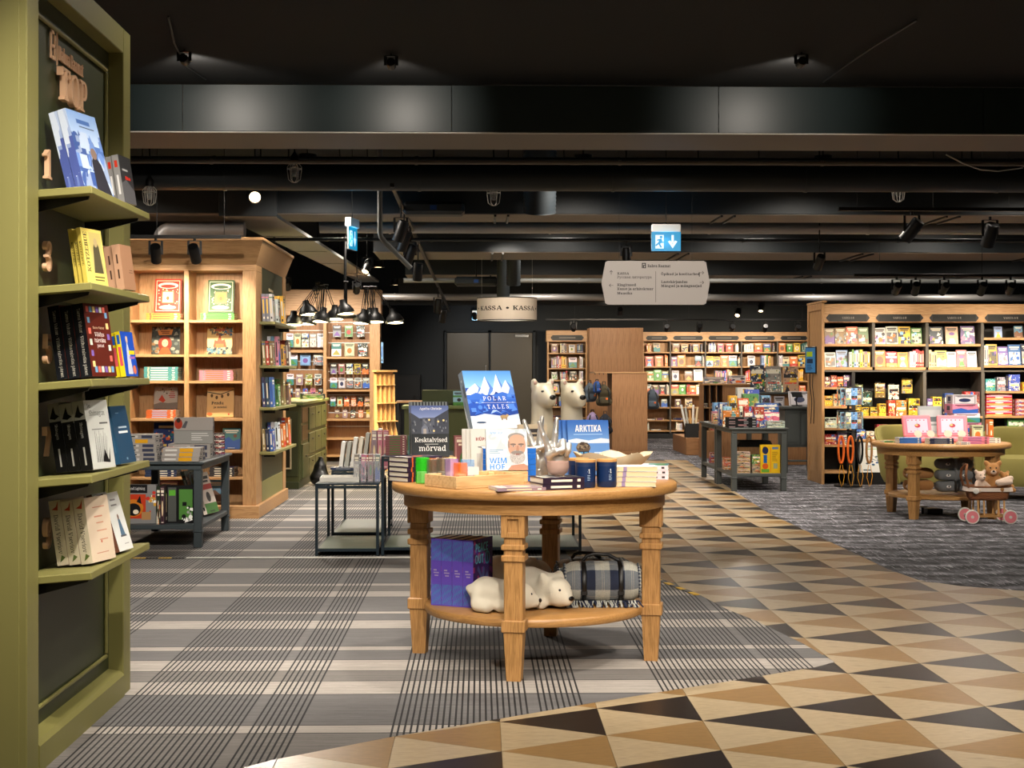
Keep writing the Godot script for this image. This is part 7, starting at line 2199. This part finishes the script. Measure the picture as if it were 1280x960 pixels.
	for j in 4:
		var t := thing("toy_reins", ["orange and white toy reins hanging first on the spinner", "plain orange toy reins hanging second on the spinner", "dark orange toy reins hanging third on the spinner", "brown-orange toy reins hanging last on the spinner"][j], "toy reins", v3(4.04 + j * .105, 0, -16.3), 0, "toy reins on the spinner")
		var lp := []
		for k in 24:
			var a := TAU * k / 24
			lp.append(v3(cos(a) * .03, .43 + sin(a) * .15, 0))
		part(t, "loop", b().tube(lp, .022, 8, true, .6), [M.orange_strap, M.orange_strap, M.leather, M.plush_tan][j])
		part(t, "ribbon", b().tube([v3(-.01, .26, .01), v3(-.03, .12, .02), v3(0, .02, .02)], .007, 6, false, .4), M.yellow_strap)
		part(t, "ribbon", b().tube([v3(.01, .26, .01), v3(.03, .14, .03), v3(.01, .03, .03)], .007, 6, false, .4), M.yellow_strap)

func right_table() -> void:
	round_table("round_table", "smaller round oak table of toys on the streaked carpet", v3(4.18, 0, -13.2), 45, .61, .665, .9)
	var y := .666
	var g := "gifts on the smaller round table"
	for e in [["blue and white booklet", 3.82, -12.99, 4, "b", .2], ["slate booklet", 4.06, -12.86, 4, "n", .22], ["pink and white booklet", 4.36, -12.85, 5, "p", .24], ["green booklet", 3.68, -13.15, 1, "g", .1]]:
		flat_pile("%s in its pile on the smaller round table" % e[0] if e[3] > 1 else "green booklet lying at the smaller table's edge", g, e[1], y, e[2], 4, e[3], .12, e[5], .012, e[4], 2)
	flat_pile("white booklet in the low pile between the other piles", g, 4.225, y, -12.72, 0, 2, .08, .1, .011, "w", 3)
	flat_pile("red and white booklet in the pile at the smaller table's far edge", g, 4.58, y, -13.05, -10, 3, .12, .16, .014, "w", 7)
	for k in 2:
		var t := thing("picnic_tin", ["open pink picnic tin with grey lining", "open pink picnic tin with rose-dotted lining"][k], "tin", v3(3.98 + k * .3, y, -13.12 - k * .02), 6 - k * 16, "open picnic tins")
		part(t, "tray", b().bb(v3(-.135, 0, -.08), v3(.135, .05, .09), .02), M.wheel_pink)
		var lid := part(t, "lid", b().box(v3(0, .1, 0), v3(.27, .2, .03), .014), M.wheel_pink, Transform3D(Basis(Vector3.RIGHT, deg_to_rad(-16)), v3(0, .045, -.08)))
		part(lid, "lining", carton_shape(.22, .15, .004, hero_uv("tin"), Rect2(), Rect2()), M.hero_covers, at(0, .025, .0165))
		for j in 2: part(t, "toy_plate", b().lathe([Vector2(0, 0), Vector2(.032, .002), Vector2(.036, .007), Vector2(0, .006)], 20, Transform3D(Basis(Vector3.RIGHT, deg_to_rad(60)), v3(-.06 + j * .12, .075, .06))), M.plush_pale)
	hero_carton("greeting_board", "grey card board standing behind the picnic tins", "card", g, at(4.17, y, -13.45) * lean(10, .02), .22, .32, .02, "card")
	for j in 5: carton("gift_box", "pale pink gift box, %s from bottom in the stepped pile" % ORD[j], "box", g, at(4.46 - (.02 if j > 2 else 0.0), y + .085 * j, -13.42, 3 * (j % 2)), .26 - .02 * (j / 2), .084, .2, "wpwpw"[j], [4, 5, 1, 5, 4][j])
	carton("gift_box", "cream carton before the pale pink pile", "box", g, at(4.52, y, -13.24), .1, .15, .08, "c", 4)
	carton("gift_box", "salmon slim box beside the pale pink pile", "box", g, at(4.66, y, -13.3), .04, .2, .1, "o", 7)
	var s := .235
	for j in 3:
		var o := thing("plush_blanket", "grey folded plush blanket with sewn eyes, %s from bottom" % ORD[j], "plush blanket", v3(4.22, s + j * .1, -12.98), 2 - j * 2, "grey plush blankets")
		part(o, "fold", b().blobs([[v3(-.11, .046, 0), v3(.12, .046, 0), .048, .048], [v3(-.11, .046, .05), v3(.12, .046, .05), .044, .044], [v3(-.11, .046, -.05), v3(.12, .046, -.05), .044, .044]], .012, .03), M.plush_grey)
		for q in [-.07, .075]:
			part(o, "eye", b().ell(v3(q, .048, .093), v3(.022, .012, .006)), M.white)
			part(o, "pupil", b().ell(v3(q, .051, .0975), v3(.008, .007, .004)), M.bear_black)
		part(o, "band", b().box(v3(0, .046, 0), v3(.02, .1, .2), .006), M.plush_grey)
	for j in 2:
		var o := thing("plush_blanket", ["tan folded plush dog blanket at the bottom behind the table leg", "tan folded plush dog blanket on top behind the table leg"][j], "plush blanket", v3(3.92, s + j * .105, -13.1), 10, "tan plush blankets")
		part(o, "fold", b().blobs([[v3(-.07, .05, 0), v3(.1, .05, 0), .05, .05], [v3(-.07, .05, .06), v3(.1, .05, .06), .045, .045]], .012, .03), M.plush_tan)
		part(o, "muzzle", b().ell(v3(-.1, .04, .08), v3(.03, .025, .03)), M.plush_pale)
		part(o, "ear", b().ell(v3(-.11, .07, .04), v3(.025, .03, .03)), M.plush_tan)
	var f := thing("floor_box", "black floor socket box open beneath the smaller round table", "socket box", v3(4.12, .0, -13.35))
	part(f, "box", b().bb(v3(-.03, .001, -.06), v3(.11, .05, .06), .004), M.black_metal)
	part(f, "lid", b().cyl(v3(-.06, .06, .0), v3(-.06, .066, .0), .05, -1, 20), M.duct_grey)
	part(f, "lid_post", b().cyl(v3(-.06, .0, 0), v3(-.06, .06, 0), .012), M.black_metal)

func armchairs() -> void:
	for k in 2:
		var o := thing("tub_armchair", ["olive tub armchair standing behind the doll's pram", "olive tub armchair behind the smaller round table"][k], "armchair", [v3(5.55, 0, -15.0), v3(4.7, 0, -15.6)][k], [-38, 8][k], "olive tub armchairs")
		# shell swept round the seat: low arms rising to the back
		var rows := []
		var prof := [[.36, .12], [.4, .2], [.43, .42], [.45, .62], [.455, .7], [.43, .725], [.385, .7], [.37, .6], [.35, .4]]
		for e in prof:
			var row := []
			for q in 33:
				var a := deg_to_rad(-125 + 250.0 * q / 32)
				var lift := .74 + .26 * smoothstep(0.0, 1.0, (cos(a) + .35) / 1.1)
				var r: float = e[0]
				row.append(v3(sin(a) * r, e[1] * (lift if e[1] > .3 else 1.0), -cos(a) * r * .95))
			rows.append(row)
		var sh := b()
		var rev := []
		for i in rows.size():
			var row: Array = rows[i].duplicate()
			row.reverse()
			rev.append(row)
		sh.grid(rev)
		for side in [0, 32]:
			var pts := []
			for i in prof.size(): pts.append(rows[i][side])
			for i in range(1, prof.size() - 1): sh.tri(pts[0], pts[i], pts[i + 1], v3(0, 0, 1))
		part(o, "shell", sh, M.armchair)
		var piping := []
		for q in 33: piping.append(rows[4][q])
		part(o, "piping", b().tube(piping, .008, 6), M.armchair)
		part(o, "seat", b().lathe([Vector2(0, .14), Vector2(.34, .14), Vector2(.37, .2), Vector2(.37, .36), Vector2(.34, .42), Vector2(.2, .435), Vector2(0, .44)], 40), M.armchair)
		for s in [[-.22, -.22], [.22, -.22], [-.22, .24], [.22, .24]]: part(o, "leg", b().cyl(v3(s[0] * 1.08, 0, s[1] * 1.08), v3(s[0], .145, s[1]), .016, .03), M.bamboo)

func teddy(label: String, x: float, y: float, z: float, turn: float, m: String, s: float) -> void:
	var o := thing("teddy_bear", label, "plush toy", v3(x, y, z), turn, "teddy bears in the doll's pram")
	part(o, "body", b().blobs([[v3(0, .04, 0) * s, v3(0, .08, 0) * s, .045 * s, .035 * s], [v3(0, .135, .005) * s, v3(0, .14, .005) * s, .043 * s, .04 * s], [v3(0, .125, .04) * s, v3(0, .122, .05) * s, .02 * s, .018 * s],
		[v3(-.035, .172, 0) * s, v3(-.04, .18, 0) * s, .016 * s, .014 * s], [v3(.035, .172, 0) * s, v3(.04, .18, 0) * s, .016 * s, .014 * s], [v3(-.035, .08, .01) * s, v3(-.06, .05, .04) * s, .018 * s, .016 * s], [v3(.035, .08, .01) * s, v3(.06, .05, .04) * s, .018 * s, .016 * s], [v3(-.025, .02, .02) * s, v3(-.045, .02, .07) * s, .02 * s, .02 * s], [v3(.025, .02, .02) * s, v3(.045, .02, .07) * s, .02 * s, .02 * s]], .007 * s, .016), M[m])
	part(o, "muzzle", b().ell(v3(0, .124, .058) * s, v3(.017, .013, .012) * s), M.plush_pale)
	part(o, "nose", b().ell(v3(0, .131, .07) * s, v3(.008, .006, .005) * s), M.bear_black)
	for q in [-1, 1]: part(o, "eye", b().ell(v3(q * .017, .15, .042) * s, v3(.005, .005, .004) * s), M.bear_black)

func pram() -> void:
	var o := thing("doll_pram", "wicker doll's pram with pink wheels beside the smaller round table", "doll pram", v3(4.37, 0, -12.52), -4)
	for e in [[-.17, .1, "x"], [-.03, .16, "x"], [.03, -.06, "x"], [.17, .12, "x"]]: pass
	for e in [[v3(-.16, .062, .12)], [v3(.16, .062, .12)], [v3(-.16, .062, -.12)], [v3(.16, .062, -.12)]]:
		var w := part(o, "wheel", b().lathe([Vector2(0, -.008), Vector2(.05, -.008), Vector2(.05, .008), Vector2(0, .008)], 28, Transform3D(Basis(Vector3.RIGHT, PI / 2), e[0])), M.wheel_pink)
		part(w, "tyre", b().lathe([Vector2(.0505, -.011), Vector2(.058, -.011), Vector2(.061, -.004), Vector2(.061, .004), Vector2(.058, .011), Vector2(.0505, .011)], 28, Transform3D(Basis(Vector3.RIGHT, PI / 2), e[0])), M.rubber_white)
		part(w, "hub", b().lathe([Vector2(0, -.013), Vector2(.013, -.013), Vector2(.013, .013), Vector2(0, .013)], 14, Transform3D(Basis(Vector3.RIGHT, PI / 2), e[0])), M.rubber_white)
	for s in [-1, 1]: part(o, "axle", b().cyl(v3(s * .16, .062, -.105), v3(s * .16, .062, .105), .006), M.wire)
	for s in [-1, 1]:
		part(o, "side_rail", b().bb(v3(-.17, .055, s * .085 - .008), v3(.17, .073, s * .085 + .008), .003), M.table_along)
		for x in [-.1, -.05, .07, .12]: part(o, "post", b().cyl(v3(x, .0735, s * .085), v3(x, .2, s * .075), .008), M.bamboo)
	var rows := []
	for e in [[.0, .0, .2], [.15, .075, .2], [.165, .09, .215], [.175, .1, .26], [.185, .108, .3], [.19, .112, .315], [.18, .102, .315], [.17, .092, .27], [0, 0, .265]]:
		var row := []
		for k in 36:
			var a := TAU * k / 36
			var q := pow(absf(cos(a)), .5) * signf(cos(a))
			var w := pow(absf(sin(a)), .5) * signf(sin(a))
			row.append(v3(q * e[0], e[2], -w * e[1]))
		rows.append(row)
	part(o, "basket", b().grid(rows, true, Vector2(8, 2.5)), M.wicker)
	var rim := []
	for k in 40:
		var a := TAU * k / 40
		rim.append(v3(pow(absf(cos(a)), .5) * signf(cos(a)) * .188, .316, -pow(absf(sin(a)), .5) * signf(sin(a)) * .11))
	part(o, "rim", b().tube(rim, .009, 8, true), M.wicker)
	var fr := []
	for lv in 4:
		var row := []
		for k in 60:
			var a := TAU * k / 60
			var rr := 1.03 + .012 * lv + .022 * sin(k * PI / 1.5) * lv / 3.0
			row.append(v3(pow(absf(cos(a)), .5) * signf(cos(a)) * .19 * rr, .314 - lv * .012, -pow(absf(sin(a)), .5) * signf(sin(a)) * .112 * rr))
		fr.insert(0, row)
	part(o, "lace_frill", b().grid(fr, true), M.lace)
	part(o, "rosette", b().ell(v3(-.13, .285, .128), v3(.026, .026, .01)), M.rubber_white)
	part(o, "handle", b().tube([v3(-.18, .31, .09), v3(-.205, .4, .09), v3(-.2, .46, .08), v3(-.18, .5, .03), v3(-.18, .5, -.03), v3(-.2, .46, -.08), v3(-.205, .4, -.09), v3(-.18, .31, -.09)], .011, 8), M.wicker)
	teddy("tan teddy bear sitting upright in the doll's pram", 4.42, .267, -12.53, -15, "plush_tan", 1.4)
	teddy("small tan teddy bear at the pram's far end", 4.51, .267, -12.5, 25, "plush_tan", .95)
	teddy("pale teddy bear half buried near the pram handle", 4.3, .267, -12.5, 10, "plush_pale", 1.0)
	solo("doll_quilt", "pale flowered quilt rolled over the pram's end", "quilt", b().blobs([[v3(-.05, 0, .05), v3(.07, .03, .02), .022, .026], [v3(-.04, -.01, .06), v3(.06, .0, .05), .02, .02]], .009, .02), M.plush_pale, at(4.46, .36, -12.43))

# ---------------------------------------------------------------- signs and lamps
func signs() -> void:
	var o := thing("hanging_sign", "grey-beige hexagonal direction sign hanging from the ceiling", "sign", v3(1.443, 1.853, -12.0))
	var w := .445
	var p := PackedVector2Array()
	for e in [[-w + .05, .0], [w - .05, 0], [w - .03, .012], [w, .17], [w, .19], [w - .03, .348], [w - .05, .36], [-w + .05, .36], [-w + .03, .348], [-w, .19], [-w, .17], [-w + .03, .012]]: p.append(V(e[0], e[1]))
	part(o, "edge", b().prism(p, -.018, -.001), M.black_metal)
	var face := b()
	var tr := Geometry2D.triangulate_polygon(p)
	var R := hero_uv("board")
	for k in range(0, tr.size(), 3):
		var q := []
		var u := []
		for j in 3:
			var v := p[tr[k + j]]
			q.append(v3(v.x, v.y, 0))
			u.append(R.position + R.size * Vector2((v.x + w) / (2 * w), 1.0 - v.y / .36))
		face.tri(q[0], q[1], q[2], Vector3.BACK, u[0], u[1], u[2])
	part(o, "printed_face", face, M.hero_covers)
	for s in [-.3, .3]: part(o, "wire", b().cyl(v3(s, .36, -.01), v3(s, 1.84, -.01), .001, -1, 6), M.duct_dark)
	# drum sign over the till
	var d := thing("drum_sign", "cream drum sign over the till lettered KASSA", "sign", v3(.32, 1.913, -17.4))
	var R2 := hero_uv("kassa")
	var drum := b()
	var n := 48
	for k in n:
		var a0 := TAU * k / n
		var a1 := TAU * (k + 1) / n
		var d0 := v3(sin(a0 - TAU * .4), 0, cos(a0 - TAU * .4))
		var d1 := v3(sin(a1 - TAU * .4), 0, cos(a1 - TAU * .4))
		drum.quad(d0 * .355, d1 * .355, d1 * .355 + v3(0, .26, 0), d0 * .355 + v3(0, .26, 0), d0 + d1, Rect2(R2.position.x + R2.size.x * k / n, R2.position.y, R2.size.x / n, R2.size.y))
	part(d, "printed_band", drum, M.hero_covers)
	part(d, "ring", b().lathe([Vector2(.345, 0), Vector2(.357, -.006), Vector2(.357, .004), Vector2(.345, .004)], 48).lathe([Vector2(.345, .256), Vector2(.357, .256), Vector2(.357, .266), Vector2(.345, .262)], 48), M.black_metal)
	part(d, "inside", b().lathe([Vector2(.35, .002), Vector2(.35, .258)], 48), M.white)
	for s in [-.3, .3]: part(d, "wire", b().cyl(v3(s, .26, 0), v3(s, 1.787, 0), .0015, -1, 6), M.wire)
	# lit exit signs
	var ex := func(label: String, x: float, y: float, z: float, turn: float, ww: float, hh: float) -> void:
		var e := thing("exit_sign", label, "exit sign", v3(x, y, z), turn)
		part(e, "housing", b().bb(v3(-ww * .49, hh, -.03), v3(ww * .49, hh * 1.4, .03), .004), M.white)
		var q := b()
		q.quad(v3(-ww / 2, 0, .008), v3(ww / 2, 0, .008), v3(ww / 2, hh, .008), v3(-ww / 2, hh, .008), Vector3.BACK, hero_uv("exit"))
		q.quad(v3(ww / 2, 0, -.008), v3(-ww / 2, 0, -.008), v3(-ww / 2, hh, -.008), v3(ww / 2, hh, -.008), Vector3.FORWARD, hero_uv("exit"))
		part(e, "lit_panel", q, M.exit_print)
		part(e, "panel_edge", b().bb(v3(-ww / 2, 0, -.0078), v3(ww / 2, hh - .001, .0078), 0), M.white)
		part(e, "hanger", b().cyl(v3(0, hh * 1.4, 0), v3(0, 3.7 - y, 0), .004, -1, 6), M.black_metal)
		for s in [-1, 1]:
			var l := OmniLight3D.new()
			l.name = "glow"
			e.add_child(l)
			l.position = v3(0, hh / 2, s * .03)
			l.light_color = Color(.3, .75, 1)
			l.light_energy = .05
			l.light_size = .08
			l.omni_range = 20.0
			l.omni_attenuation = 2.0
			l.shadow_enabled = true
	var m := mat("exit_print", Color(.35, .35, .35), .4)
	m.albedo_texture = M.hero_covers.albedo_texture
	m.texture_repeat = false
	m.emission_enabled = true
	m.emission_texture = M.hero_covers.albedo_texture
	m.emission_energy_multiplier = 1.0
	ex.call("blue lit exit sign with running figure and arrow over the path", 1.655, 2.376, -13.0, 0, .262, .17)
	ex.call("blue exit sign seen almost edge-on beside the flat duct", -1.15, 2.4, -13.2, 78, .26, .2)
	ex.call("far blue exit sign just below the till sign", -.02, 2.3, -28.4, 0, .27, .14)
	# caged lamps
	caged_lamp("caged lamp hung nearest the star-bright spotlight", v3(-1.466, 2.95, -11.6))
	caged_lamp("caged lamp hung beside the green cabinet", v3(-2.672, 2.8, -11.9))
	caged_lamp("caged lamp hung in the middle of the ceiling", v3(.114, 2.85, -12.3))
	caged_lamp("caged lamp hung near the two big track heads", v3(3.535, 2.89, -12.3))

func track(label: String, a: Vector3, c: Vector3) -> void:
	var o := thing("light_track", label, "light track", a)
	part(o, "rail", b().bar(Vector3.ZERO, c - a, .034, .03, .002), M.black_metal)
	var hg := b()
	for u in [.1, .5, .9]:
		var p: Vector3 = (c - a) * u
		hg.cyl(p, v3(p.x, 3.7 - a.y, p.z), .003, -1, 6)
	part(o, "hangers", hg, M.black_metal)

func lamp_cluster() -> void:
	# spider of black desk lamps over the till
	var o := thing("lamp_cluster", "cluster of black swing-arm lamps hanging over the till", "chandelier", v3(-1.7, 2.0, -18.5))
	part(o, "stem", b().cyl(v3(0, .06, 0), v3(0, 1.7, 0), .018), M.black_metal)
	var ring := []
	for k in 30: ring.append(v3(cos(k * TAU / 30) * .33, .0, sin(k * TAU / 30) * .2))
	part(o, "ring", b().tube(ring, .016, 8, true), M.black_metal)
	part(o, "spokes", b().bar(v3(-.33, 0, 0), v3(.33, 0, 0), .014).bar(v3(0, 0, -.2), v3(0, 0, .2), .014).cyl(v3(0, -.01, 0), v3(0, .07, 0), .03), M.black_metal)
	var heads := [v3(-.64, -.1, .06), v3(-.45, .03, .12), v3(-.28, -.06, .2), v3(-.12, -.03, .1), v3(.02, .035, .22), v3(.22, -.08, .14), v3(.38, -.06, .02), v3(.63, -.07, .08), v3(-.5, -.08, -.2), v3(.3, -.05, -.25)]
	for k in heads.size():
		var h: Vector3 = heads[k]
		var a := atan2(h.z, h.x)
		var root := v3(cos(a) * .33, .01, sin(a) * .2)
		var elbow := (root + h) * .5 + v3((h.x - root.x) * -.35, .4, 0)
		var arm := b()
		for s in [-.012, .012]:
			arm.cyl(root + v3(s, 0, 0), elbow + v3(s, 0, 0), .005, -1, 6)
			arm.cyl(elbow + v3(s, 0, 0), h + v3(s, .1, 0), .005, -1, 6)
		arm.cyl(elbow + v3(-.03, 0, 0), elbow + v3(.03, 0, 0), .012, -1, 8)
		var am := part(o, "swing_arm", arm, M.black_metal)
		var tilt := Basis(Vector3.BACK, .25 * sin(k * 2.1))
		var sh := part(am, "shade", b().lathe([Vector2(.118, 0), Vector2(.115, .022), Vector2(.086, .08), Vector2(.044, .118), Vector2(.036, .17), Vector2(0, .175)], 24, Transform3D(tilt, h)).lathe([Vector2(.04, .11), Vector2(.08, .078), Vector2(.111, .022), Vector2(.115, .001)], 24, Transform3D(tilt, h)), M.black_metal)
		part(am, "lamp_bulb", b().ell(h + v3(0, -.01, 0), v3(.106, .016, .106)), M.glow_lamp)
		var l := SpotLight3D.new()
		l.name = "bulb_light"
		o.add_child(l)
		l.position = h + v3(0, -.02, 0)
		l.rotation_degrees = Vector3(-90, 0, 0)
		l.light_color = Color(1, .88, .65)
		l.light_energy = 2.6
		l.spot_angle = 70
		l.spot_range = 20
		l.spot_attenuation = 2.0
		l.light_size = .05
		l.shadow_enabled = true
	# tracks and their heads in view; spots added for brightness come after
	var G := "track spotlights in view"
	track("black light track before the oak bookcase", v3(-3.4, 2.43, -12.3), v3(-2.0, 2.43, -12.3))
	track_head("black spotlight before the oak bookcase, over the orange books", v3(-2.71, 2.29, -12.3), v3(-2.83, 1.6, -13.1), 10, 44, true, G, .045, .17, WARM)
	track_head("black spotlight before the oak bookcase, over the green books", v3(-2.387, 2.29, -12.3), v3(-2.36, 1.6, -13.1), 10, 44, true, G, .045, .17, WARM)
	track("black light track running back over the middle of the shop", v3(-.72, 2.83, -12.0), v3(-.5, 2.3, -24.0))
	for e in [[-.702, 2.55, -13.0, "first"], [-.694, 2.5, -13.4, "second"], [-.68, 2.44, -14.2, "third"], [-.656, 2.36, -15.5, "fourth"], [-.573, 2.2, -20.0, "fifth"], [-.546, 2.12, -21.5, "sixth"]]:
		track_head("black spotlight on the long middle track, %s from the beam" % e[3], v3(e[0], e[1], e[2]), v3(-1.6 if e[2] > -15 else -.9, 0, e[2] - .6), 16, 34, e[3] in ["first", "third", "fourth"], G, .05, .19, NEUTRAL, 2.83 - .0442 * (-12.0 - e[2]) - e[1] - .02)
	track_head("star-bright spotlight on the flat duct's end, facing the viewer", v3(-2.03, 2.89, -13.25), v3(-1.3, .9, -8.6), 20, 30, true, G, .062, .12, NEUTRAL, .81)
	track("black light track over the path near the right", v3(3.0, 2.665, -12.2), v3(4.6, 2.665, -12.2))
	track_head("large black spotlight over the path, tilted, first of two", v3(3.62, 2.49, -12.2), v3(2.0, 0, -13.6), 20, 32, true, G, .055, .2, NEUTRAL)
	track_head("large black spotlight over the path, upright, second of two", v3(4.28, 2.45, -12.2), v3(4.1, .6, -13.4), 14, 30, true, G, .055, .2, NEUTRAL)
	track("black light track before the children's bookcase", v3(3.9, 2.31, -15.2), v3(6.6, 2.31, -15.2))
	var k := 0
	for x in [4.35, 4.55, 4.85, 5.25, 5.55, 5.9, 6.2, 6.38]:
		track_head("black spotlight before the children's bookcase, %s from the oak end panel" % ORD[k], v3(x, 2.17 + .0 * (k % 2), -15.2), v3(x + .15 * sin(k * 2.0), 1.25 - .45 * (k % 2), -16.9), 7.5, 32, true, G, .04, .15, WARM)
		k += 1
	track("black light track before the far bookcases", v3(1.2, 2.255, -26.6), v3(6.4, 2.255, -26.6))
	k = 0
	for e in [[1.7, 1.4], [3.4, 1.3], [4.0, 1.0], [4.6, 1.4], [5.2, 1.0], [5.8, 1.4]]:
		track_head("small black spotlight before the far bookcases, %s along" % ORD[k], v3(e[0], 2.1, -26.6), v3(e[0] + .1, e[1], -28.7), 9, 40, true, G, .045, .17, WARM)
		k += 1
	track_head("black spotlight over the till wall, beside the lamp cluster", v3(-2.55, 2.45, -19.4), v3(-2.45, 1.2, -21.4), 15, 40, true, G, .045, .16, NEUTRAL, 1.25)  # added lamp, brightens the slatwall
	track_head("black spotlight before the brown doors, high in the dark", v3(-.1, 2.32, -26.6), v3(.2, 1.2, -29.2), 12, 42, true, G, .045, .16, NEUTRAL, 1.38)  # added lamp, lifts the doors out of the dark
	track_head("black spotlight before the oak pillar, aimed at its panels", v3(2.3, 2.3, -24.0), v3(2.42, 1.5, -26.0), 13, 42, true, G, .045, .16, WARM, 1.4)  # lamp added in front of the pillar to brighten its wood
	track_head("black spotlight between ceiling beams, aimed at the till sign", v3(.3, 2.84, -15.5), v3(.32, 2.0, -17.05), 11, 26, true, G, .04, .12, NEUTRAL, .86)  # hidden lamp added to brighten the drum sign
	k = 0
	for e in [[v3(-1.62, 2.4, -19.3), v3(-2.0, 1.1, -21.4)], [v3(4.7, 2.38, -24.4), v3(4.3, 0, -23.0)], [v3(4.35, 2.3, -24.6), v3(3.4, 0.2, -22.4)], [v3(2.2, 2.35, -20.9), v3(2.2, .9, -22.9)], [v3(2.5, 2.4, -19.2), v3(2.2, 0, -20.0)], [v3(3.4, 2.4, -14.6), v3(3.1, .6, -16.3)], [v3(-1.2, 2.42, -15.6), v3(-1.8, .6, -14.2)], [v3(-1.9, 3.06, -12.72), v3(-1.75, 0, -9.8)], [v3(1.9, 3.06, -12.72), v3(1.7, 0, -12.2)], [v3(1.5, 2.5, -15.0), v3(1.7, 0, -15.4)], [v3(5.4, 2.6, -12.0), v3(5.2, .2, -13.6)], [v3(4.3, 3.06, -12.72), v3(4.0, 0, -10.6)]]:  # the three highest spots are unseen, placed to light the floor
		track_head("single black spotlight hung from the dark ceiling, %s" % ["nearest the till wall", "over the grey carpet", "over the oak cubbies", "before the backpack stand", "over the far end of the path", "over the boxed games", "over the green side shelves", "over the plaid carpet", "over the near end of the path", "over the middle of the path", "over the armchairs", "over the streaked carpet"][k], e[0], e[1], [17, 14, 12, 14, 14, 12, 12, 12, 13, 13, 11, 12][k], 40, true, G, .045, .16, NEUTRAL, (3.34 if e[0].z > -10.39 else 3.7) - e[0].y)
		k += 1
